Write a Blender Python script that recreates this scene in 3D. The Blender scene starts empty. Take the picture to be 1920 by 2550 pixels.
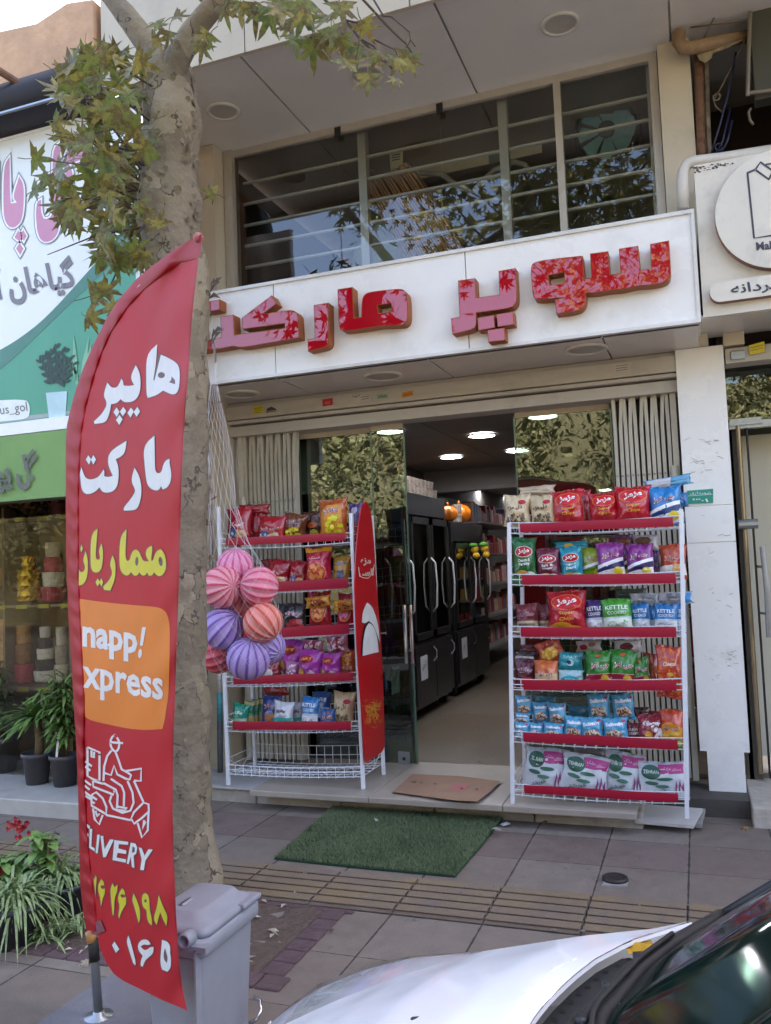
import bpy, bmesh, math, random
from mathutils import Vector as V, Matrix, noise
from mathutils.geometry import tessellate_polygon
sc = bpy.context.scene
COL = sc.collection
rad = math.radians
# ---------------------------------------------------------------- camera
R = [[0.9375585388, 0.3454942904, -0.0402204118], [-0.0593633736, 0.0450021240, -0.9972215394], [-0.3427243442, 0.9373411887, 0.0627018322]]
F = 2100.99; H = 1.5
cd = bpy.data.cameras.new('camera'); cam = bpy.data.objects.new('camera', cd); COL.objects.link(cam)
cd.sensor_fit = 'HORIZONTAL'; cd.sensor_width = 36; cd.lens = F / 1920 * 36; cd.clip_end = 600; cd.clip_start = 0.05
mw = Matrix(((R[0][0], -R[1][0], -R[2][0], 0), (R[0][1], -R[1][1], -R[2][1], 0), (R[0][2], -R[1][2], -R[2][2], H), (0, 0, 0, 1)))
cam.matrix_world = mw; sc.camera = cam
# ---------------------------------------------------------------- light
SUN_EL, SUN_AZ = 46, 32          # azimuth measured from +Y (into the shops) towards +X
w = bpy.data.worlds.new('World'); sc.world = w; w.use_nodes = True
nt = w.node_tree; sky = nt.nodes.new('ShaderNodeTexSky'); sky.sky_type = 'NISHITA'; sky.sun_disc = False
sky.sun_elevation = rad(SUN_EL); sky.sun_rotation = rad(SUN_AZ); sky.air_density = .75; sky.dust_density = 6; sky.ozone_density = .6
bg = nt.nodes['Background']; bg.inputs[1].default_value = 0.15
nt.links.new(sky.outputs[0], bg.inputs[0])
sl = bpy.data.lights.new('sun', 'SUN'); sl.energy = 3.5; sl.angle = rad(0.5); sl.color = (1, .94, .84)
so = bpy.data.objects.new('sun', sl); COL.objects.link(so)
sd = V((math.sin(rad(SUN_AZ)) * math.cos(rad(SUN_EL)), math.cos(rad(SUN_AZ)) * math.cos(rad(SUN_EL)), math.sin(rad(SUN_EL))))
so.rotation_euler = sd.to_track_quat('Z', 'Y').to_euler()
vs = sc.view_settings; vs.view_transform = 'Standard'; vs.look = 'None'; vs.gamma = 1; vs.exposure = 3.12
sc.cycles.max_bounces = 8; sc.cycles.transparent_max_bounces = 16
# ---------------------------------------------------------------- helpers
rnd = random.Random(7)
def ray(px, py):
    a, b = (px - 960) / F, (py - 1275) / F
    return V([a * R[0][i] + b * R[1][i] + R[2][i] for i in range(3)])
def P(px, py, Y):                 # the point of plane y=Y seen at a photo pixel
    d = ray(px, py); return V((0, 0, H)) + d * (Y / d.y)
def G(px, py, z=0.0):             # the point of plane z=z
    d = ray(px, py); return V((0, 0, H)) + d * ((z - H) / d.z)
def lin(h):
    if not isinstance(h, str): return (*h[:3], 1)
    c = [int(h[i:i + 2], 16) / 255 for i in (0, 2, 4)]
    return (*[x / 12.92 if x <= .04045 else ((x + .055) / 1.055) ** 2.4 for x in c], 1)
def zz(ox, oy, s, pts): return [(ox + x / s, oy + y / s) for x, y in pts]
class MB:
    def __init__(s): s.bm = bmesh.new()
    def face(s, pts):
        try: return s.bm.faces.new([s.bm.verts.new(p) for p in pts])
        except ValueError: return None
    def box(s, x0, x1, y0, y1, z0, z1): return s.obox(V(((x0 + x1) / 2, (y0 + y1) / 2, (z0 + z1) / 2)), (x1 - x0, y1 - y0, z1 - z0))
    def obox(s, c, size, rot=None, taper=1.0):
        m = rot or Matrix.Identity(3); vs_ = []
        for k in (-1, 1):
            t = taper if k > 0 else 1
            for i, j in ((-1, -1), (1, -1), (1, 1), (-1, 1)):
                vs_.append(s.bm.verts.new(V(c) + m @ V((i * size[0] / 2 * t, j * size[1] / 2 * t, k * size[2] / 2))))
        for f in ((0, 3, 2, 1), (4, 5, 6, 7), (0, 1, 5, 4), (1, 2, 6, 5), (2, 3, 7, 6), (3, 0, 4, 7)): s.bm.faces.new([vs_[i] for i in f])
        return s
    def loft(s, rings, closed=True, caps=True):
        rv = [[s.bm.verts.new(p) for p in r] for r in rings]; n = len(rv[0])
        for a, b in zip(rv, rv[1:]):
            for i in range(n if closed else n - 1):
                j = (i + 1) % n; s.bm.faces.new((a[i], a[j], b[j], b[i]))
        if caps and closed: s.bm.faces.new(rv[0][::-1]); s.bm.faces.new(rv[-1])
        return s
    def tube(s, pts, r, n=8, caps=True):
        pts = [V(p) for p in pts]; rs = r if isinstance(r, (list, tuple)) else [r] * len(pts)
        rings = []; up = None
        for i, p in enumerate(pts):
            t = (pts[min(i + 1, len(pts) - 1)] - pts[max(i - 1, 0)]).normalized()
            if up is None: up = V((0, 0, 1)) if abs(t.z) < .9 else V((1, 0, 0))
            a = (up - t * up.dot(t)).normalized(); up = a; b = t.cross(a)
            rings.append([p + (a * math.cos(2 * math.pi * k / n) + b * math.sin(2 * math.pi * k / n)) * rs[i] for k in range(n)])
        return s.loft(rings, True, caps)
    def lathe(s, c, prof, n=20, ax=None, caps=True):
        c = V(c); m = ax or Matrix.Identity(3)
        return s.loft([[c + m @ V((r * math.cos(2 * math.pi * k / n), r * math.sin(2 * math.pi * k / n), z)) for k in range(n)] for r, z in prof], True, caps)
    def ball(s, c, r, n=16):
        rr = r if isinstance(r, (tuple, list)) else (r, r, r)
        bmesh.ops.create_uvsphere(s.bm, u_segments=n, v_segments=n // 2 + 1, radius=1, matrix=Matrix.Translation(c) @ Matrix.Diagonal((*rr, 1))); return s
    def grid(s, fn, nu, nv):
        g = [[s.bm.verts.new(fn(i / nu, j / nv)) for i in range(nu + 1)] for j in range(nv + 1)]
        for j in range(nv):
            for i in range(nu): s.bm.faces.new((g[j][i], g[j][i + 1], g[j + 1][i + 1], g[j + 1][i]))
        return s
    def prism(s, loops, fa, fb):  # 2-D loops (outer, holes) mapped by fa (front) and fb (back)
        off = 0; fl = [p for l in loops for p in l]
        A = [s.bm.verts.new(fa(*p)) for p in fl]; B = [s.bm.verts.new(fb(*p)) for p in fl]
        for t in tessellate_polygon([[V((x, y, 0)) for x, y in l] for l in loops]):
            for L, o in ((A, 1), (B, -1)):
                try: s.bm.faces.new([L[i] for i in t[::o]])
                except ValueError: pass
        for l in loops:
            n = len(l)
            for i in range(n):
                j = (i + 1) % n
                try: s.bm.faces.new((A[off + i], A[off + j], B[off + j], B[off + i]))
                except ValueError: pass
            off += n
        return s
    def flat(s, shapes, fn, step=None):  # list of [loops]; triangulated, cut on a grid, mapped
        b = bmesh.new()
        for loops in shapes:
            fl = [p for l in loops for p in l]
            vv = [b.verts.new((x, y, 0)) for x, y in fl]
            for t in tessellate_polygon([[V((x, y, 0)) for x, y in l] for l in loops]):
                try: b.faces.new([vv[i] for i in t])
                except ValueError: pass
        return s._map(b, fn, step)
    def _map(s, b, fn, step):
        if step and b.verts:
            sx, sy = step if isinstance(step, tuple) else (step, step)
            for ax, st in ((0, sx), (1, sy)):
                lo = min(v.co[ax] for v in b.verts); hi = max(v.co[ax] for v in b.verts)
                k = math.floor(lo / st) + 1
                while k * st < hi:
                    co = V((0, 0, 0)); co[ax] = k * st; no = V((0, 0, 0)); no[ax] = 1
                    bmesh.ops.bisect_plane(b, geom=b.verts[:] + b.edges[:] + b.faces[:], dist=1e-6, plane_co=co, plane_no=no); k += 1
        mp = {v: s.bm.verts.new(fn(v.co.x, v.co.y)) for v in b.verts}
        for f in b.faces:
            try: s.bm.faces.new([mp[v] for v in f.verts])
            except ValueError: pass
        b.free(); return s
    def text(s, body, fn, cx, cy, w=None, h=None, rot=0, bold=0, step=None, shear=0):  # y down in fn space when fn maps pixels: pass h<0
        vs2, tris, (x0, x1, y0, y1) = txt2d(body, bold)
        W, Hh = x1 - x0, y1 - y0
        sx = w / W if w else abs(h) / Hh; sy = (h / Hh) if h else sx
        b = bmesh.new(); c, d = math.cos(rot), math.sin(rot)
        vv = []
        for x, y in vs2:
            X = (x - (x0 + x1) / 2) * sx + shear * (y - (y0 + y1) / 2) * sy; Y = (y - (y0 + y1) / 2) * sy
            vv.append(b.verts.new((cx + c * X - d * Y, cy + d * X + c * Y, 0)))
        for t in tris:
            try: b.faces.new([vv[i] for i in t])
            except ValueError: pass
        return s._map(b, fn, step)
    def build(s, name, m, parent=None, smooth=False, bevel=0, kind=None, fixn=True):
        if fixn: bmesh.ops.recalc_face_normals(s.bm, faces=s.bm.faces[:])
        me = bpy.data.meshes.new(name); s.bm.to_mesh(me); s.bm.free()
        if smooth: me.polygons.foreach_set('use_smooth', [True] * len(me.polygons))
        me.materials.append(m)
        o = bpy.data.objects.new(name, me); COL.objects.link(o)
        if bevel:
            bv = o.modifiers.new('bevel', 'BEVEL'); bv.width = bevel; bv.segments = 2; bv.limit_method = 'ANGLE'; bv.angle_limit = rad(40); bv.harden_normals = False
        if parent: attach(o, parent)
        if kind: o['kind'] = kind
        return o
def attach(o, p):
    o.parent = p
    o.matrix_parent_inverse = Matrix.Translation(-p.location) if p.parent is None else Matrix.Identity(4)
def tag(o, label, cat, group=None):
    o['label'] = label; o['category'] = cat
    if group: o['group'] = group
    return o
def thing(name, label, cat, loc=(0, 0, 0), group=None):
    o = bpy.data.objects.new(name, None); o.empty_display_size = .1; o.location = loc; COL.objects.link(o); return tag(o, label, cat, group)
TX = {}
def txt2d(body, bold=0):
    k = (body, bold)
    if k not in TX:
        c = bpy.data.curves.new('t', 'FONT'); c.body = shape(body); c.size = 1; c.offset = bold; c.resolution_u = 2
        o = bpy.data.objects.new('t', c); me = bpy.data.meshes.new_from_object(o)
        v = [(a.co.x, a.co.y) for a in me.vertices]; me.calc_loop_triangles()
        t = [tuple(x.vertices) for x in me.loop_triangles]
        bpy.data.objects.remove(o); bpy.data.curves.remove(c); bpy.data.meshes.remove(me)
        xs = [a for a, b in v]; ys = [b for a, b in v]
        TX[k] = (v, t, (min(xs), max(xs), min(ys), max(ys)))
    return TX[k]
AR = {'ا': (0xFE8D, 2), 'آ': (0xFE81, 2), 'ب': (0xFE8F, 4), 'پ': (0xFB56, 4), 'ت': (0xFE95, 4), 'ج': (0xFE9D, 4), 'چ': (0xFB7A, 4), 'ح': (0xFEA1, 4), 'خ': (0xFEA5, 4), 'د': (0xFEA9, 2), 'ر': (0xFEAD, 2), 'ز': (0xFEAF, 2), 'س': (0xFEB1, 4), 'ش': (0xFEB5, 4), 'ع': (0xFEC9, 4), 'ف': (0xFED1, 4), 'ق': (0xFED5, 4), 'ک': (0xFB8E, 4), 'گ': (0xFB92, 4), 'ل': (0xFEDD, 4), 'م': (0xFEE1, 4), 'ن': (0xFEE5, 4), 'ه': (0xFEE9, 4), 'و': (0xFEED, 2), 'ی': (0xFBFC, 4)}
def shape(t):                       # joins Persian letters and sets them in visual order
    if not any(c in AR for c in t): return t
    out = []
    for i, c in enumerate(t):
        if c not in AR: out.append(c); continue
        b, n = AR[c]; p = i > 0 and t[i - 1] in AR and AR[t[i - 1]][1] == 4; q = n == 4 and i + 1 < len(t) and t[i + 1] in AR
        out.append(chr(b + (3 if p and q else 2 if q else 1 if p else 0)))
    return ''.join(out[::-1])
def chaik(l, keep=55, it=2):        # rounds a traced loop but keeps its sharp corners
    for _ in range(it):
        o = []; n = len(l)
        for i in range(n):
            a, b, c = V(l[i - 1]), V(l[i]), V(l[(i + 1) % n])
            u, v_ = b - a, c - b
            if u.length < 1e-9 or v_.length < 1e-9: continue
            ang = math.degrees(u.angle(v_)) if it else 0
            if ang > keep: o.append(tuple(b))
            else: o += [tuple(b - u * .25), tuple(b + v_ * .25)]
        l = o
    return l
def grow(l, d):                     # offsets a loop outwards
    n = len(l); ar = sum(l[i][0] * l[(i + 1) % n][1] - l[(i + 1) % n][0] * l[i][1] for i in range(n)); s = 1 if ar > 0 else -1; o = []
    for i in range(n):
        a, b, c = V(l[i - 1]), V(l[i]), V(l[(i + 1) % n]); u = (b - a).normalized(); v_ = (c - b).normalized()
        nn = V((u.y + v_.y, -(u.x + v_.x))); nn = nn.normalized() if nn.length > 1e-6 else V((u.y, -u.x))
        k = min(2.2, 1 / max(.3, nn.dot(V((u.y, -u.x))))); o.append(tuple(b + nn * d * s * k))
    return o
def ell(cx, cy, rx, ry, n=24, rot=0): return [(cx + rx * math.cos(t) * math.cos(rot) - ry * math.sin(t) * math.sin(rot), cy + rx * math.cos(t) * math.sin(rot) + ry * math.sin(t) * math.cos(rot)) for t in [2 * math.pi * k / n for k in range(n)]]
def stroke(pts, wd):                # a line of given width as a loop
    L, Rr = [], []; n = len(pts)
    for i in range(n):
        a, c = V(pts[max(i - 1, 0)]), V(pts[min(i + 1, n - 1)]); d = (c - a).normalized(); nn = V((-d.y, d.x)) * wd / 2
        L.append(tuple(V(pts[i]) + nn)); Rr.append(tuple(V(pts[i]) - nn))
    return L + Rr[::-1]
# ---------------------------------------------------------------- materials
MC = {}
def M(name, col, rough=.6, metal=0, var=.12, vs_=6, bump=0, bs=60, spec=.5, coat=0, col2=None, dirt=0, streak=None, emit=0, rv=.07):
    if name in MC: return MC[name]
    m = bpy.data.materials.new(name); m.use_nodes = True; MC[name] = m; n = m.node_tree; p = n.nodes['Principled BSDF']; L = n.links.new
    tc = n.nodes.new('ShaderNodeTexCoord'); c = lin(col)
    nz = n.nodes.new('ShaderNodeTexNoise'); nz.inputs['Scale'].default_value = vs_; nz.inputs['Detail'].default_value = 6; nz.inputs['Roughness'].default_value = .65
    mp = n.nodes.new('ShaderNodeMapping'); L(tc.outputs['Object'], mp.inputs[0]); L(mp.outputs[0], nz.inputs['Vector'])
    if streak: mp.inputs['Scale'].default_value = streak
    rp = n.nodes.new('ShaderNodeValToRGB'); rp.color_ramp.elements[0].position = .3; rp.color_ramp.elements[1].position = .72
    c2 = lin(col2) if col2 else tuple(min(1, x * (1 + var)) for x in c[:3]) + (1,)
    c1 = c if col2 else tuple(x * (1 - var) for x in c[:3]) + (1,)
    rp.color_ramp.elements[0].color = c1; rp.color_ramp.elements[1].color = c2
    L(nz.outputs[0], rp.inputs[0]); out = rp.outputs[0]
    if dirt:
        n2 = n.nodes.new('ShaderNodeTexNoise'); n2.inputs['Scale'].default_value = 2.2; n2.inputs['Detail'].default_value = 9; n2.inputs['Roughness'].default_value = .75; L(tc.outputs['Object'], n2.inputs['Vector'])
        r2 = n.nodes.new('ShaderNodeValToRGB'); r2.color_ramp.elements[0].position = .52; r2.color_ramp.elements[1].position = .72; L(n2.outputs[0], r2.inputs[0])
        mm = n.nodes.new('ShaderNodeMath'); mm.operation = 'MULTIPLY'; mm.inputs[1].default_value = dirt; L(r2.outputs[0], mm.inputs[0])
        mx = n.nodes.new('ShaderNodeMix'); mx.data_type = 'RGBA'; L(mm.outputs[0], mx.inputs[0]); L(out, mx.inputs[6]); mx.inputs[7].default_value = lin('5b5146'); out = mx.outputs[2]
    L(out, p.inputs['Base Color'])
    rr = n.nodes.new('ShaderNodeMapRange'); rr.inputs[3].default_value = max(0, rough - rv); rr.inputs[4].default_value = min(1, rough + rv); L(nz.outputs[0], rr.inputs[0]); L(rr.outputs[0], p.inputs['Roughness'])
    p.inputs['Metallic'].default_value = metal; p.inputs['Specular IOR Level'].default_value = spec; p.inputs['Coat Weight'].default_value = coat; p.inputs['Coat Roughness'].default_value = .06
    if bump:
        n3 = n.nodes.new('ShaderNodeTexNoise'); n3.inputs['Scale'].default_value = bs; n3.inputs['Detail'].default_value = 5; L(mp.outputs[0], n3.inputs['Vector'])
        b = n.nodes.new('ShaderNodeBump'); b.inputs['Strength'].default_value = bump; b.inputs['Distance'].default_value = .02; L(n3.outputs[0], b.inputs['Height']); L(b.outputs[0], p.inputs['Normal'])
    if emit: p.inputs['Emission Color'].default_value = c; p.inputs['Emission Strength'].default_value = emit
    return m
def glass(name, tint='dfe8e4', rough=0.0, ior=1.5, boost=1.0, bump=0):
    if name in MC: return MC[name]
    m = bpy.data.materials.new(name); m.use_nodes = True; MC[name] = m; n = m.node_tree; L = n.links.new
    n.nodes.remove(n.nodes['Principled BSDF']); o = n.nodes['Material Output']
    tr = n.nodes.new('ShaderNodeBsdfTransparent'); tr.inputs[0].default_value = lin(tint)
    gl = n.nodes.new('ShaderNodeBsdfGlossy'); gl.inputs['Roughness'].default_value = rough
    fr = n.nodes.new('ShaderNodeFresnel'); fr.inputs[0].default_value = ior
    mu = n.nodes.new('ShaderNodeMath'); mu.operation = 'MULTIPLY'; mu.inputs[1].default_value = boost; mu.use_clamp = True; L(fr.outputs[0], mu.inputs[0])
    mx = n.nodes.new('ShaderNodeMixShader'); L(mu.outputs[0], mx.inputs[0]); L(tr.outputs[0], mx.inputs[1]); L(gl.outputs[0], mx.inputs[2]); L(mx.outputs[0], o.inputs[0])
    if bump:
        tc = n.nodes.new('ShaderNodeTexCoord'); nz = n.nodes.new('ShaderNodeTexNoise'); nz.inputs['Scale'].default_value = 1.7; L(tc.outputs['Object'], nz.inputs['Vector'])
        b = n.nodes.new('ShaderNodeBump'); b.inputs['Strength'].default_value = bump; b.inputs['Distance'].default_value = .05; L(nz.outputs[0], b.inputs['Height']); L(b.outputs[0], gl.inputs['Normal']); L(b.outputs[0], fr.inputs['Normal'])
    return m
WHITE = M('white_composite_panel', 'e9e7e2', .28, 0, .03, 1.5, dirt=.18, bump=.01, bs=4)
WHITE2 = M('white_powder_metal', 'eceef2', .35, 0, .03, 20)
CREAM = M('cream_panel', 'c2b59d', .4, 0, .06, 2, dirt=.2)
SOFF = M('grey_soffit_panel', 'd9d3c8', .22, 0, .04, 1.2, bump=.008, bs=3, dirt=.08)
STEEL = M('galvanised_steel', '9a9da0', .35, .8, .1, 30)
CHROME = M('chrome', 'c9cbcd', .12, 1, .03)
DARKM = M('dark_metal', '2b2624', .45, .3, .15)
BLACKP = M('black_plastic', '17171a', .4, 0, .1, 30)
RUST = M('rusty_pipe', '6d4b35', .7, .1, .35, 25, bump=.3)
# ---------------------------------------------------------------- ground
def nmath(n, op, a, b=None, c=None):
    x = n.nodes.new('ShaderNodeMath'); x.operation = op
    for i, v in enumerate((a, b, c)):
        if v is None: continue
        if isinstance(v, (int, float)): x.inputs[i].default_value = v
        else: n.links.new(v, x.inputs[i])
    return x.outputs[0]
def pave_mat(name, base, alt, x0, y0, sz, jw=.006, rows=None, joint='2e2a28', rough=.75):
    m = M(name, base, rough, 0, .14, 9, bump=.25, bs=140, dirt=.35); n = m.node_tree; L = n.links.new; p = n.nodes['Principled BSDF']
    src = p.inputs['Base Color'].links[0].from_socket
    tc = n.nodes.new('ShaderNodeTexCoord'); sp = n.nodes.new('ShaderNodeSeparateXYZ'); L(tc.outputs['Object'], sp.inputs[0])
    fx = nmath(n, 'DIVIDE', nmath(n, 'SUBTRACT', sp.outputs[0], x0), sz); fy = nmath(n, 'DIVIDE', nmath(n, 'SUBTRACT', sp.outputs[1], y0), sz)
    ix, iy = nmath(n, 'FLOOR', fx), nmath(n, 'FLOOR', fy)
    cb = n.nodes.new('ShaderNodeCombineXYZ'); L(ix, cb.inputs[0]); L(iy, cb.inputs[1])
    wn = n.nodes.new('ShaderNodeTexWhiteNoise'); L(cb.outputs[0], wn.inputs['Vector'])
    a = n.nodes.new('ShaderNodeMix'); a.data_type = 'RGBA'; L(wn.outputs['Value'], a.inputs[0]); L(src, a.inputs[6])
    b = n.nodes.new('ShaderNodeMix'); b.data_type = 'RGBA'; b.blend_type = 'MULTIPLY'; b.inputs[0].default_value = 1; L(src, b.inputs[6]); b.inputs[7].default_value = lin(alt); L(b.outputs[2], a.inputs[7])
    out = a.outputs[2]
    if rows:                       # one tinted course of pavers
        e = nmath(n, 'COMPARE', iy, rows[0], .1); c = n.nodes.new('ShaderNodeMix'); c.data_type = 'RGBA'; c.blend_type = 'MULTIPLY'
        L(e, c.inputs[0]); L(out, c.inputs[6]); c.inputs[7].default_value = lin(rows[1]); out = c.outputs[2]
    ex = nmath(n, 'ABSOLUTE', nmath(n, 'SUBTRACT', nmath(n, 'FRACT', fx), .5)); ey = nmath(n, 'ABSOLUTE', nmath(n, 'SUBTRACT', nmath(n, 'FRACT', fy), .5))
    nz = n.nodes.new('ShaderNodeTexNoise'); nz.inputs['Scale'].default_value = 14; nz.inputs['Detail'].default_value = 4; L(tc.outputs['Object'], nz.inputs['Vector'])
    wob = nmath(n, 'MULTIPLY', nmath(n, 'SUBTRACT', nz.outputs[0], .5), jw * 2.6 / sz)
    jx = nmath(n, 'GREATER_THAN', nmath(n, 'ADD', ex, wob), .5 - jw / sz); jy = nmath(n, 'GREATER_THAN', nmath(n, 'ADD', ey, nmath(n, 'MULTIPLY', wob, .7)), .5 - jw * .55 / sz)
    j = nmath(n, 'MAXIMUM', jx, jy)
    d = n.nodes.new('ShaderNodeMix'); d.data_type = 'RGBA'; L(j, d.inputs[0]); L(out, d.inputs[6]); d.inputs[7].default_value = lin(joint); L(d.outputs[2], p.inputs['Base Color'])
    bp = p.inputs['Normal'].links[0].from_node; b2 = n.nodes.new('ShaderNodeBump'); b2.inputs['Strength'].default_value = .7; b2.inputs['Distance'].default_value = .008; b2.invert = True
    L(j, b2.inputs['Height']); L(bp.outputs[0], b2.inputs['Normal']); L(b2.outputs[0], p.inputs['Normal'])
    return m
ASPH = M('asphalt', '4a4745', .9, 0, .2, 40, bump=.5, bs=200)
MB().grid(lambda u, v: (-200 + 400 * u, -200 + 400 * v, -.13), 4, 4).build('road', ASPH, kind='structure')
PAV = pave_mat('pavement_tiles', '7c7269', 'e9e3df', -.923, 3.485, .4, jw=.0042, rows=(2, 'eee4e7'), joint='39332f')
MB().box(-40, 40, 1.72, 30, -.3, 0).build('pavement', PAV, kind='structure')
b = MB()
for k in range(40): b.box(-20 + k, -20 + k + .985, 1.56, 1.715, -.3, .012)
b.build('kerb', M('kerb_stone', '8f8a84', .8, 0, .15, 12, bump=.3), kind='structure', bevel=.012)
# tactile strip: worn ochre ribs; grooves coloured darker for dirt and for weak shading
m = M('tactile_ochre', '70635a', .75, 0, .2, 4, bump=.3, bs=120, col2='826f50', dirt=.4)
b = MB(); xs = -.923
prof = [(0, .004)]
for k in range(5):
    y = .035 + k * .078; prof += [(y, .004), (y + .008, .012), (y + .04, .012), (y + .048, .004)]
prof += [(.4, .004)]
for k in range(-14, 14):
    x0, x1 = xs + .4 * k + .004, xs + .4 * (k + 1) - .004
    b.loft([[V((x, 3.487 + y * .99, z)) for y, z in prof] for x in (x0, x1)], closed=False)
b.build('tactile_paving', M('groove_dirt_shade', '675a4e', .85, 0, .25, 6, bump=.3), kind='structure')
b = MB()
for k in range(-14, 14):
    for q in range(5):
        x0, x1, y = xs + .4 * k + .006, xs + .4 * (k + 1) - .006, 3.487 + .99 * (.036 + q * .078); b.box(x0, x1, y - .004, y + .056, .006, .0135)
b.build('tactile_ribs', m, kind='structure', bevel=.004)
# tree pit
MB().grid(lambda u, v: (-3.9 + 2.28 * u, 2.86 + .58 * v, .005 + .012 * noise.noise(V((u * 18, v * 6, 3)))), 40, 14).build('soil', M('dry_soil', '5b4c42', .95, 0, .3, 25, bump=.8, bs=60), kind='structure')
b = MB()
for k in range(24):
    x = -4 + k * .105; b.box(x, x + .099, 2.755, 2.855, -.02, .008 + rnd.random() * .004); b.box(x, x + .099, 3.442, 3.478, -.02, .007)
for k in range(6): b.box(-1.617, -1.52, 2.86 + k * .1, 2.955 + k * .1, -.02, .008 + rnd.random() * .004)
b.build('brick_edging', M('purple_brick', '594548', .85, 0, .25, 14, bump=.4, dirt=.5), kind='structure', bevel=.006)
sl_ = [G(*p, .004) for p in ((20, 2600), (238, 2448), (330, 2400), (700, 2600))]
b = MB(); b.face(sl_); b.build('dark_ground_patch', M('dark_patch_grey', '6f6c70', .85, 0, .1, 8, bump=.2), kind='structure')  # flat darker grey patch laid over the pavement near the pole
# ---------------------------------------------------------------- main building
SB = thing('shop_building', 'two storey shop building with cream fascia, long white red lettered sign and open glass doors', 'building', (-1.5, 5.5, 0))
ZU, ZL, YF, YW, YS = 4.62, 2.735, 4.27, 5.4, 4.8
YG = 5.6
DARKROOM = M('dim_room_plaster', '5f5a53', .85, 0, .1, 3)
# upper wall above the soffit, with panel seams
b = MB(); xs = [-3.36, -2.33, -1.3, -.27, .6]
for a, c in zip(xs, xs[1:]): b.box(a + .004, c - .004, YF, YF + .03, ZU - .06, 9.2)
b.box(-3.36, .6, YF + .03, 12, ZU + .05, 9.2); b.build('upper_wall', CREAM, SB)
# soffit panels
b = MB(); x1 = G(582, 123, ZU).x; x2 = G(1082, 10, ZU).x
jt = [-3.36, x1, x2, x2 + (x2 - x1), .6]
for a, c in zip(jt, jt[1:]): b.box(a + .007, c - .007, YF + .032, YW + .05, ZU, ZU + .03)
b.box(-3.36, .6, YF + .05, YW, ZU + .031, ZU + .045); b.build('soffit', SOFF, SB)
# side walls and upper pillars
b = MB(); b.box(-3.36, -3.275, 5.32, 12, 0, ZU); b.build('side_wall', CREAM, SB)
for q in ((-3.27, -3.135, 5.22, 5.5), (-.045, .14, 5.3, 5.62)): b = MB(); b.box(*q, ZL, ZU - .003); b.build('upper_pillar', CREAM, SB)
# upper window
FRM = M('aluminium_frame', 'b9b0a2', .35, .35, .06, 20)
wx0, wx1 = -3.06, -.05
pxX = lambda px, py, Y: P(px, py, Y).x
mull = pxX(1396, 380, YW)
wf = MB(); wf.box(wx0 - .07, wx0, YW - .05, YW + .05, ZL + .02, ZU); wf.box(wx0, wx1, YW - .03, YW + .03, ZU - .05, ZU)
wf.box(mull - .022, mull + .022, YW - .035, YW + .03, ZL + .02, ZU - .05); wf.box(wx1 - .05, wx1, YW - .03, YW + .03, ZL + .02, ZU - .05)
WIN = wf.build('window', FRM, SB)
for px in (845, 1100):
    x = pxX(px, 320, YW); b = MB(); b.box(x - .022, x + .022, YW - .04, YW - .031, ZU - .085, ZU - .012); b.build('clamp', DARKM, WIN)
GL = glass('window_glass', 'e4e8e5', ior=1.5, boost=2.5, bump=.03)
xs = [wx0, pxX(845, 480, YW), pxX(1100, 400, YW), mull]
for a, c in zip(xs, xs[1:] + [wx1]):
    b = MB(); b.face([(a + .003, YW, ZL), (c - .003, YW, ZL), (c - .003, YW, ZU - .05), (a + .003, YW, ZU - .05)]); b.build('pane', GL, WIN)
b = MB()
for py in (447, 500, 555, 608, 663): # bar heights read along the left pane
    z = P(760, py - 22, YW + .12).z; b.tube([(wx0, YW + .12, z), (wx1, YW + .12, z)], .0135, 6)
for k in range(4): b.tube([(wx0, YW + .12, 3.9 - .22 * k), (wx1, YW + .12, 3.9 - .22 * k)], .0, 3) if 0 else None
for px in (907, 1262, 1640):
    x = pxX(px, 500, YW + .1); b.box(x - .03, x + .03, YW + .085, YW + .155, ZL, ZU)
b.build('security_bar', M('bar_metal', 'e0dcd4', .35, .2, .05), WIN)
# upper room behind the window
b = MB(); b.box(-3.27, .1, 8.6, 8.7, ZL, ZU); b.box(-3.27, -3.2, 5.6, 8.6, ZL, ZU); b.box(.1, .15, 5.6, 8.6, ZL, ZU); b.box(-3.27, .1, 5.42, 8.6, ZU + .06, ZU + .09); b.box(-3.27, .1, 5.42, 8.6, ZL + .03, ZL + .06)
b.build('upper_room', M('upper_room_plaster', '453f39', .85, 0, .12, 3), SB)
# lower soffit with panel joints, header, roller box
b = MB(); x1 = G(692, 944, ZL).x; jt = [-3.36, x1, x1 + 1.03, x1 + 2.06, .09]
for a, c in zip(jt, jt[1:]): b.box(a + .005, c - .005, YS + .03, 5.44, ZL, ZL + .02)
b.build('lower_soffit', SOFF, SB)
b = MB(); b.box(-3.2, -.05, 5.385, 5.5, 2.605, 2.705); b.box(-3.2, -.05, 5.40, 5.5, 2.575, 2.600); b.box(-3.2, -.05, 5.44, 5.62, 2.49, 2.565); b.box(-3.2, -.05, 5.42, 5.62, 2.71, 2.733)
RB = b.build('roller_box', M('roller_cream', 'b5aea2', .45, 0, .06, 5, dirt=.3, streak=(1, 1, 8)), SB, bevel=.004)
b = MB(); b.box(-3.275, -3.19, 5.34, 5.62, .1, ZL); b.build('jamb', CREAM, SB)
# lower white pillar on the right
b = MB()
b.prism([[(-.05, .33), (-.012, .33), (-.012, .03), (.19, .03), (.19, .33), (.222, .33), (.222, 1.555), (-.05, 1.555)]], lambda x, z: (x, 5.38, z), lambda x, z: (x, 5.66, z))
b.box(-.05, .222, 5.38, 5.66, 1.559, 1.775); b.box(-.05, .222, 5.38, 5.66, 1.779, ZL - .002)
b.box(-.05, .215, 5.39, 5.66, 1.5, 2.6); b.build('pillar', WHITE, SB)
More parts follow.
